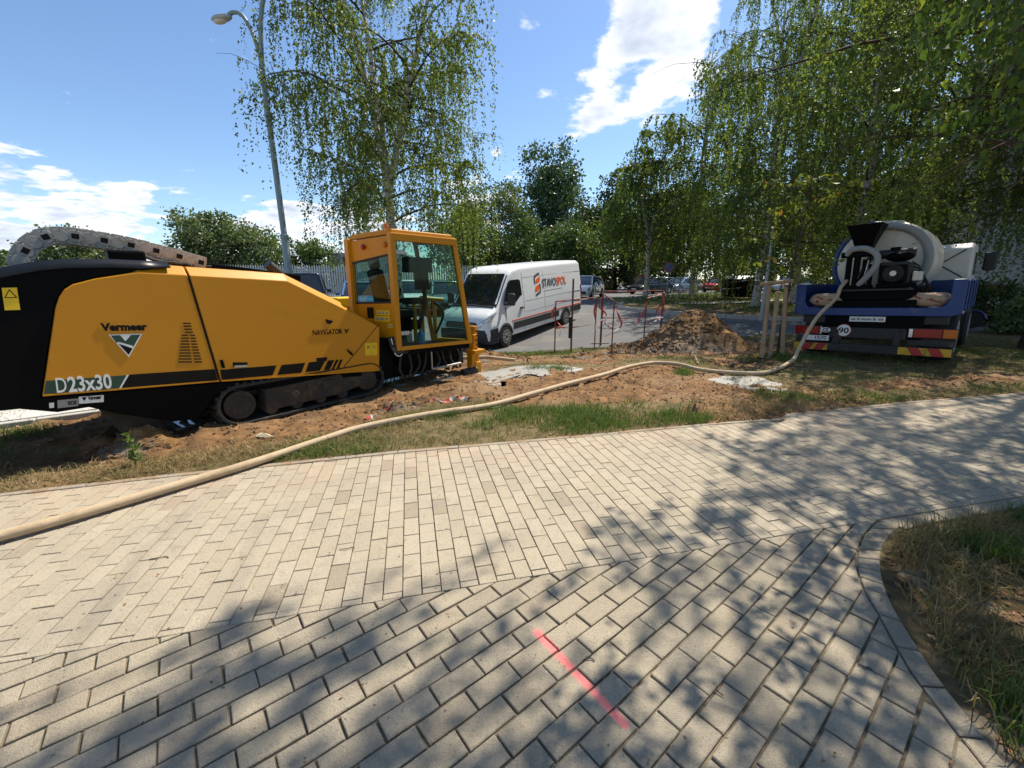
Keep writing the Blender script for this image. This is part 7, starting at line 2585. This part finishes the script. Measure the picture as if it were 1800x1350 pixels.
# taller green tufts near the paving edge and by the hose
cl = [((-0.9, 4.3), (0.9, 5.1), 150), ((0.6, 4.45), (2.3, 4.95), 110), ((-2.6, 3.6), (-1.2, 4.0), 60), ((2.6, 7.0), (3.1, 7.4), 50), ((0.2, 7.5), (1.4, 7.9), 45), ((4.7, 8.4), (5.9, 9.0), 60), ((-0.2, 10.0), (1.8, 11.2), 140), ((3.4, 5.4), (4.6, 5.9), 60), ((-5.2, 4.0), (-4.0, 4.4), 60)]
gx_, gy_ = [], []
for (ax, ay), (bx, by), n in cl:
    gx_.append(rs.uniform(ax, bx, n)); gy_.append(rs.uniform(ay, by, n))
gx_, gy_ = np.concatenate(gx_), np.concatenate(gy_)
ok = fbm(gx_ * 2.3 + 7, gy_ * 2.3, 3) > 0.51
gx_, gy_ = gx_[ok], gy_[ok]
x, y = spread(gx_, gy_, 34, 0.075)
v, f = blades(np.stack([x, y, lawn_z(x, y)], 1), 0.09, 0.003, rs, 0.75)
tag(array_mesh('grass_tufts', v, f, grass_mat), 'taller green grass tufts along hose and path edge', 'grass', kind='stuff')
# straw scattered on the earth along the rig side
cl = [((-3.5, 3.25), (-1.2, 4.2), 260), ((-4.4, 2.95), (-3.0, 3.3), 90), ((2.4, 4.8), (4.0, 5.4), 120), ((-1.6, 4.4), (-0.4, 5.4), 120)]
gx_, gy_ = [], []
for (ax, ay), (bx, by), n in cl:
    t_ = rs.uniform(0, 1, n)
    gx_.append(ax + (bx - ax) * t_); gy_.append(ay + (by - ay) * t_ + rs.normal(0, 0.14, n))
gx_, gy_ = np.concatenate(gx_), np.concatenate(gy_)
x, y = spread(gx_, gy_, 16, 0.09)
v, f = blades(np.stack([x, y, lawn_z(x, y)], 1), 0.075, 0.0022, rs, 1.6)
tag(array_mesh('straw', v, f, straw_mat), 'dry straw lying on the earth beside the rig', 'straw', kind='stuff')
# corner grass, near the viewer
def corner_z(x, y):
    return (fbm(x * 3, y * 3, 4) - 0.5) * 0.06 - 0.002


ocx = np.array([p.x for p in oc]); ocy = np.array([p.y for p in oc])


def in_corner(x, y):
    ok = y < LA + LB * x - 0.15
    o_ = np.argsort(ocy)
    bx = np.interp(y, ocy[o_], ocx[o_])
    return ok & (x > bx + 0.05)


ntc = 5200
cx_ = rs.uniform(1.5, 7.0, ntc); cy_ = rs.uniform(-0.2, 3.6, ntc)
ok = in_corner(cx_, cy_)
cx_, cy_ = cx_[ok], cy_[ok]
dens = fbm(cx_ * 2.5 + 8, cy_ * 2.5, 4)
ok = dens < 0.66
cx_, cy_ = cx_[ok], cy_[ok]
gsel = fbm(cx_ * 1.8 + 3, cy_ * 1.8 + 5, 3) > 0.555
for nm, sel, mat_, h_, ln_, lab, per in (('corner_grass', gsel, grass_mat, 0.15, 0.6, 'green grass tufts in the corner inside the border', 20), ('corner_dry_grass', ~gsel, straw_mat, 0.15, 0.9, 'long dry grass in the corner inside the border', 15)):
    k = np.repeat(np.where(sel)[0], per)
    x = cx_[k] + rs.normal(0, 0.055, len(k)); y = cy_[k] + rs.normal(0, 0.055, len(k))
    ok = in_corner(x, y)
    x, y = x[ok], y[ok]
    v, f = blades(np.stack([x, y, corner_z(x, y)], 1), h_, 0.0024, rs, ln_)
    tag(array_mesh(nm, v, f, mat_), lab, 'grass', kind='stuff')
# verge grass across the street
x = rs.uniform(6, 32, 18000); y = rs.uniform(16, 36, 18000)
ok = (y > 27 - 1.05 * (x - 4.5)) & (y > 15.8) & (y < 21.5 + 0.95 * x)
x, y = x[ok], y[ok]
v, f = blades(np.stack([x, y, zt(x, y) + 0.07], 1), 0.15, 0.02, rs, 0.7)
tag(array_mesh('verge_grass', v, f, grass_mat), 'grass on the shaded verge across the street', 'grass', kind='stuff')
# fallen leaves
litter_m = leaf_mat('fallen_leaf', (0.16, 0.075, 0.03), (0.38, 0.22, 0.11), (0.5, 0.36, 0.18), 0.15, 0.8)


def fallen(name, label, x, y, z, size, mat_=None):
    n = len(x)
    P = np.stack([x, y, z + 0.006], 1)
    a = rs.uniform(0, 2 * np.pi, n)
    D = np.stack([np.cos(a), np.sin(a), rs.normal(0.1, 0.2, n)], 1)
    S = np.stack([-np.sin(a), np.cos(a), rs.normal(0, 0.25, n)], 1)
    L = (size * rs.uniform(.5, 1.4, n))[:, None]
    v = np.stack([P, P + D * L * .5 + S * L * .34, P + D * L, P + D * L * .5 - S * L * .34], 1).reshape(-1, 3)
    v[:, 2] += np.tile([0.0, 0.006, 0.004, 0.006], n)
    return tag(array_mesh(name, v, np.arange(n * 4).reshape(-1, 4), mat_ or litter_m), label, 'leaves', kind='stuff')


x = rs.uniform(1.5, 5.5, 6500); y = rs.uniform(-0.2, 3.2, 6500)
ok = in_corner(x, y)
fallen('fallen_leaves', 'dead leaves lying in the grass corner', x[ok], y[ok], corner_z(x[ok], y[ok]), 0.035)
x = np.concatenate([rs.uniform(2.2, 9, 2600), rs.uniform(-6, 8, 2200)])
y = edge_y(x) + np.concatenate([rs.uniform(0, 1, 2600) ** 1.6 * 1.4, rs.uniform(0, 1, 2200) * 3])
fallen('fallen_leaves', 'dead leaves on the lawn beside the path', x, y, lawn_z(x, y), 0.035)
x = rs.uniform(-4, 6, 420); y = rs.uniform(0.7, 5, 420)
ok = (y < edge_y(x)) & ((y > LA + LB * x) | (x < 2.0))
fallen('fallen_leaves', 'few tiny dry leaves on the paving', x[ok], y[ok], np.zeros(ok.sum()), 0.014)
# gravel and crumbs on the worked earth
mb = MB()
n = 4200
x = rs.uniform(-6, 7, n * 2); y = edge_y(x) + rs.uniform(0, 1, n * 2) ** 1.2 * 6
ok = dirt_at(x, y) > 0.5
x, y = x[ok][:n], y[ok][:n]
z = lawn_z(x, y)
clods(mb, [(x[k], y[k], z[k] + 0.004) for k in range(len(x))], np.random.RandomState(8), 0.005, 0.026)
o = mb.build('earth_crumbs', spoil_m, None, recalc=False)
set_attr(o, 'dirt', np.repeat(rs.uniform(0, 0.7, len(x)), 6))
tag(o, 'loose earth crumbs scattered over the bare soil', 'soil', kind='stuff')

# twigs on paving, one object each
twl = [(1335, 793, 0.12, 0.05, 'short dark twig on the far paving, right of centre'), (1390, 800, 0.16, -0.2, 'thin bent twig on the sunny paving near the shade edge'), (1268, 862, 0.10, 0.1, 'small twig on the paving above the shadow patch'), (1035, 1163, 0.05, -0.1, 'small curved twig beside the pink line'), (610, 966, 0.09, 0.1, 'hair-thin twig on the sunny paving at the left'), (280, 983, 0.10, 0.15, 'thin dark twig on the left paving below the hose'), (1265, 1218, 0.035, 1.9, 'tiny upright twig on the shaded paving'), (1520, 1175, 0.05, -0.6, 'small twig near the curved border')]
for px, py, L, a, lab in twl:
    g = on_ground(px, py)
    d = Vector((math.cos(a), math.sin(a), 0)) * L / 2
    r = random.Random(px)
    pts = [g - d + Vector((0, 0, 0.006)), g + Vector((r.uniform(-.01, .01), r.uniform(-.012, .012), 0.009)), g + d * 0.6 + Vector((0, 0.01, 0.007)), g + d + Vector((0, 0, 0.006))]
    tag(MB().tube(smooth_path(pts, 4), 0.0024, 5).build('twig', twig_bark, None), lab, 'twig', 'twigs lying on the paving')


def plant(label, px, py, h, n, seed, leaf=0.05, mat=bush_leaf):
    r = np.random.RandomState(seed)
    g = on_ground(px, py)
    root = thing('weed', label, 'plant', (g.x, g.y, float(lawn_z(g.x, g.y)) - 0.01), (0, 0, 0), 'weeds on the lawn')
    st_ = wander((0, 0, 0), (0.05, 0, 1), h, 6, r, 0, 0.06)
    MB().tube([Vector(p) for p in st_], [0.006 - 0.0007 * i for i in range(7)], 6).build('stem', bush_leaf, root)
    P, D = [], []
    for k in range(n):
        t_ = r.uniform(0.15, 1)
        p = along(st_, t_)
        a = r.uniform(0, 6.28)
        P.append(p)
        D.append([math.cos(a), math.sin(a), 0.35])
    v, f = leaf_cloud(np.array(P), np.array(D), leaf, 0.5, r, 0.25)
    array_mesh('leaves', v, f, mat, root)


plant('upright leafy weed standing at the rear of the rig track', 238, 822, 0.34, 46, 3, 0.06, grass_mat)
plant('pale weed beside the slurry puddle', 1412, 672, 0.22, 40, 6, 0.05, pale_leaf)
plant('low weed at the foot of the tree stakes', 1362, 628, 0.22, 40, 7, 0.06, grass_mat)
# bright wood chip and small debris
for px, py, L, w_, a, lab in [(465, 769, 0.22, 0.06, 0.1, 'pale splintered wood chip in the straw by the track'), (1093, 560, 0.0, 0, 0, '')]:
    if not L: continue
    g = on_ground(px, py)
    mb = MB()
    z_ = float(lawn_z(g.x, g.y)) + 0.02
    mb.add([(-L / 2, 0, 0), (-L * .1, -w_ / 2, 0.005), (L / 2, -w_ * .2, 0), (L * .2, w_ * .25, 0.02), (-L * .25, w_ * .6, 0.03), (0, 0, 0.04)], [(0, 1, 5), (1, 2, 5), (2, 3, 5), (3, 4, 5), (4, 0, 5), (0, 4, 3, 2, 1)])
    o = mb.build('wood_chip', M('fresh_wood', (0.62, 0.52, 0.34), 0.8), None)
    o.location = (g.x, g.y, z_)
    tag(o, lab, 'wood chip')
# fallen branches in front of the heap
for i, (a, b, lab) in enumerate([((1213, 615), (1228, 640), 'pale bent root sticking out before the spoil heap'), ((1285, 645), (1325, 618), 'dry branch lying left of the tree stakes'), ((1300, 640), (1345, 632), 'dry twig bundle at the foot of the stakes')]):
    p, q = on_ground(*a), on_ground(*b)
    z0_, z1_ = float(lawn_z(p.x, p.y)), float(lawn_z(q.x, q.y))
    mb = MB()
    for k in range(1 if i == 0 else 4):
        r = random.Random(i * 9 + k)
        o1 = Vector((r.uniform(-.1, .1), r.uniform(-.1, .1), 0)) * (k > 0)
        mid = (p + q) / 2 + Vector((r.uniform(-.1, .1), 0, 0))
        mb.tube(smooth_path([(p.x + o1.x, p.y + o1.y, z0_ + .03), (mid.x, mid.y, (z0_ + z1_) / 2 + .10), (q.x - o1.x, q.y + o1.y, z1_ + .03)], 5), 0.012 - 0.002 * k, 6)
    tag(mb.build('fallen_branch', wood_stake if i == 0 else twig_bark, None, smooth=50), lab, 'branch')
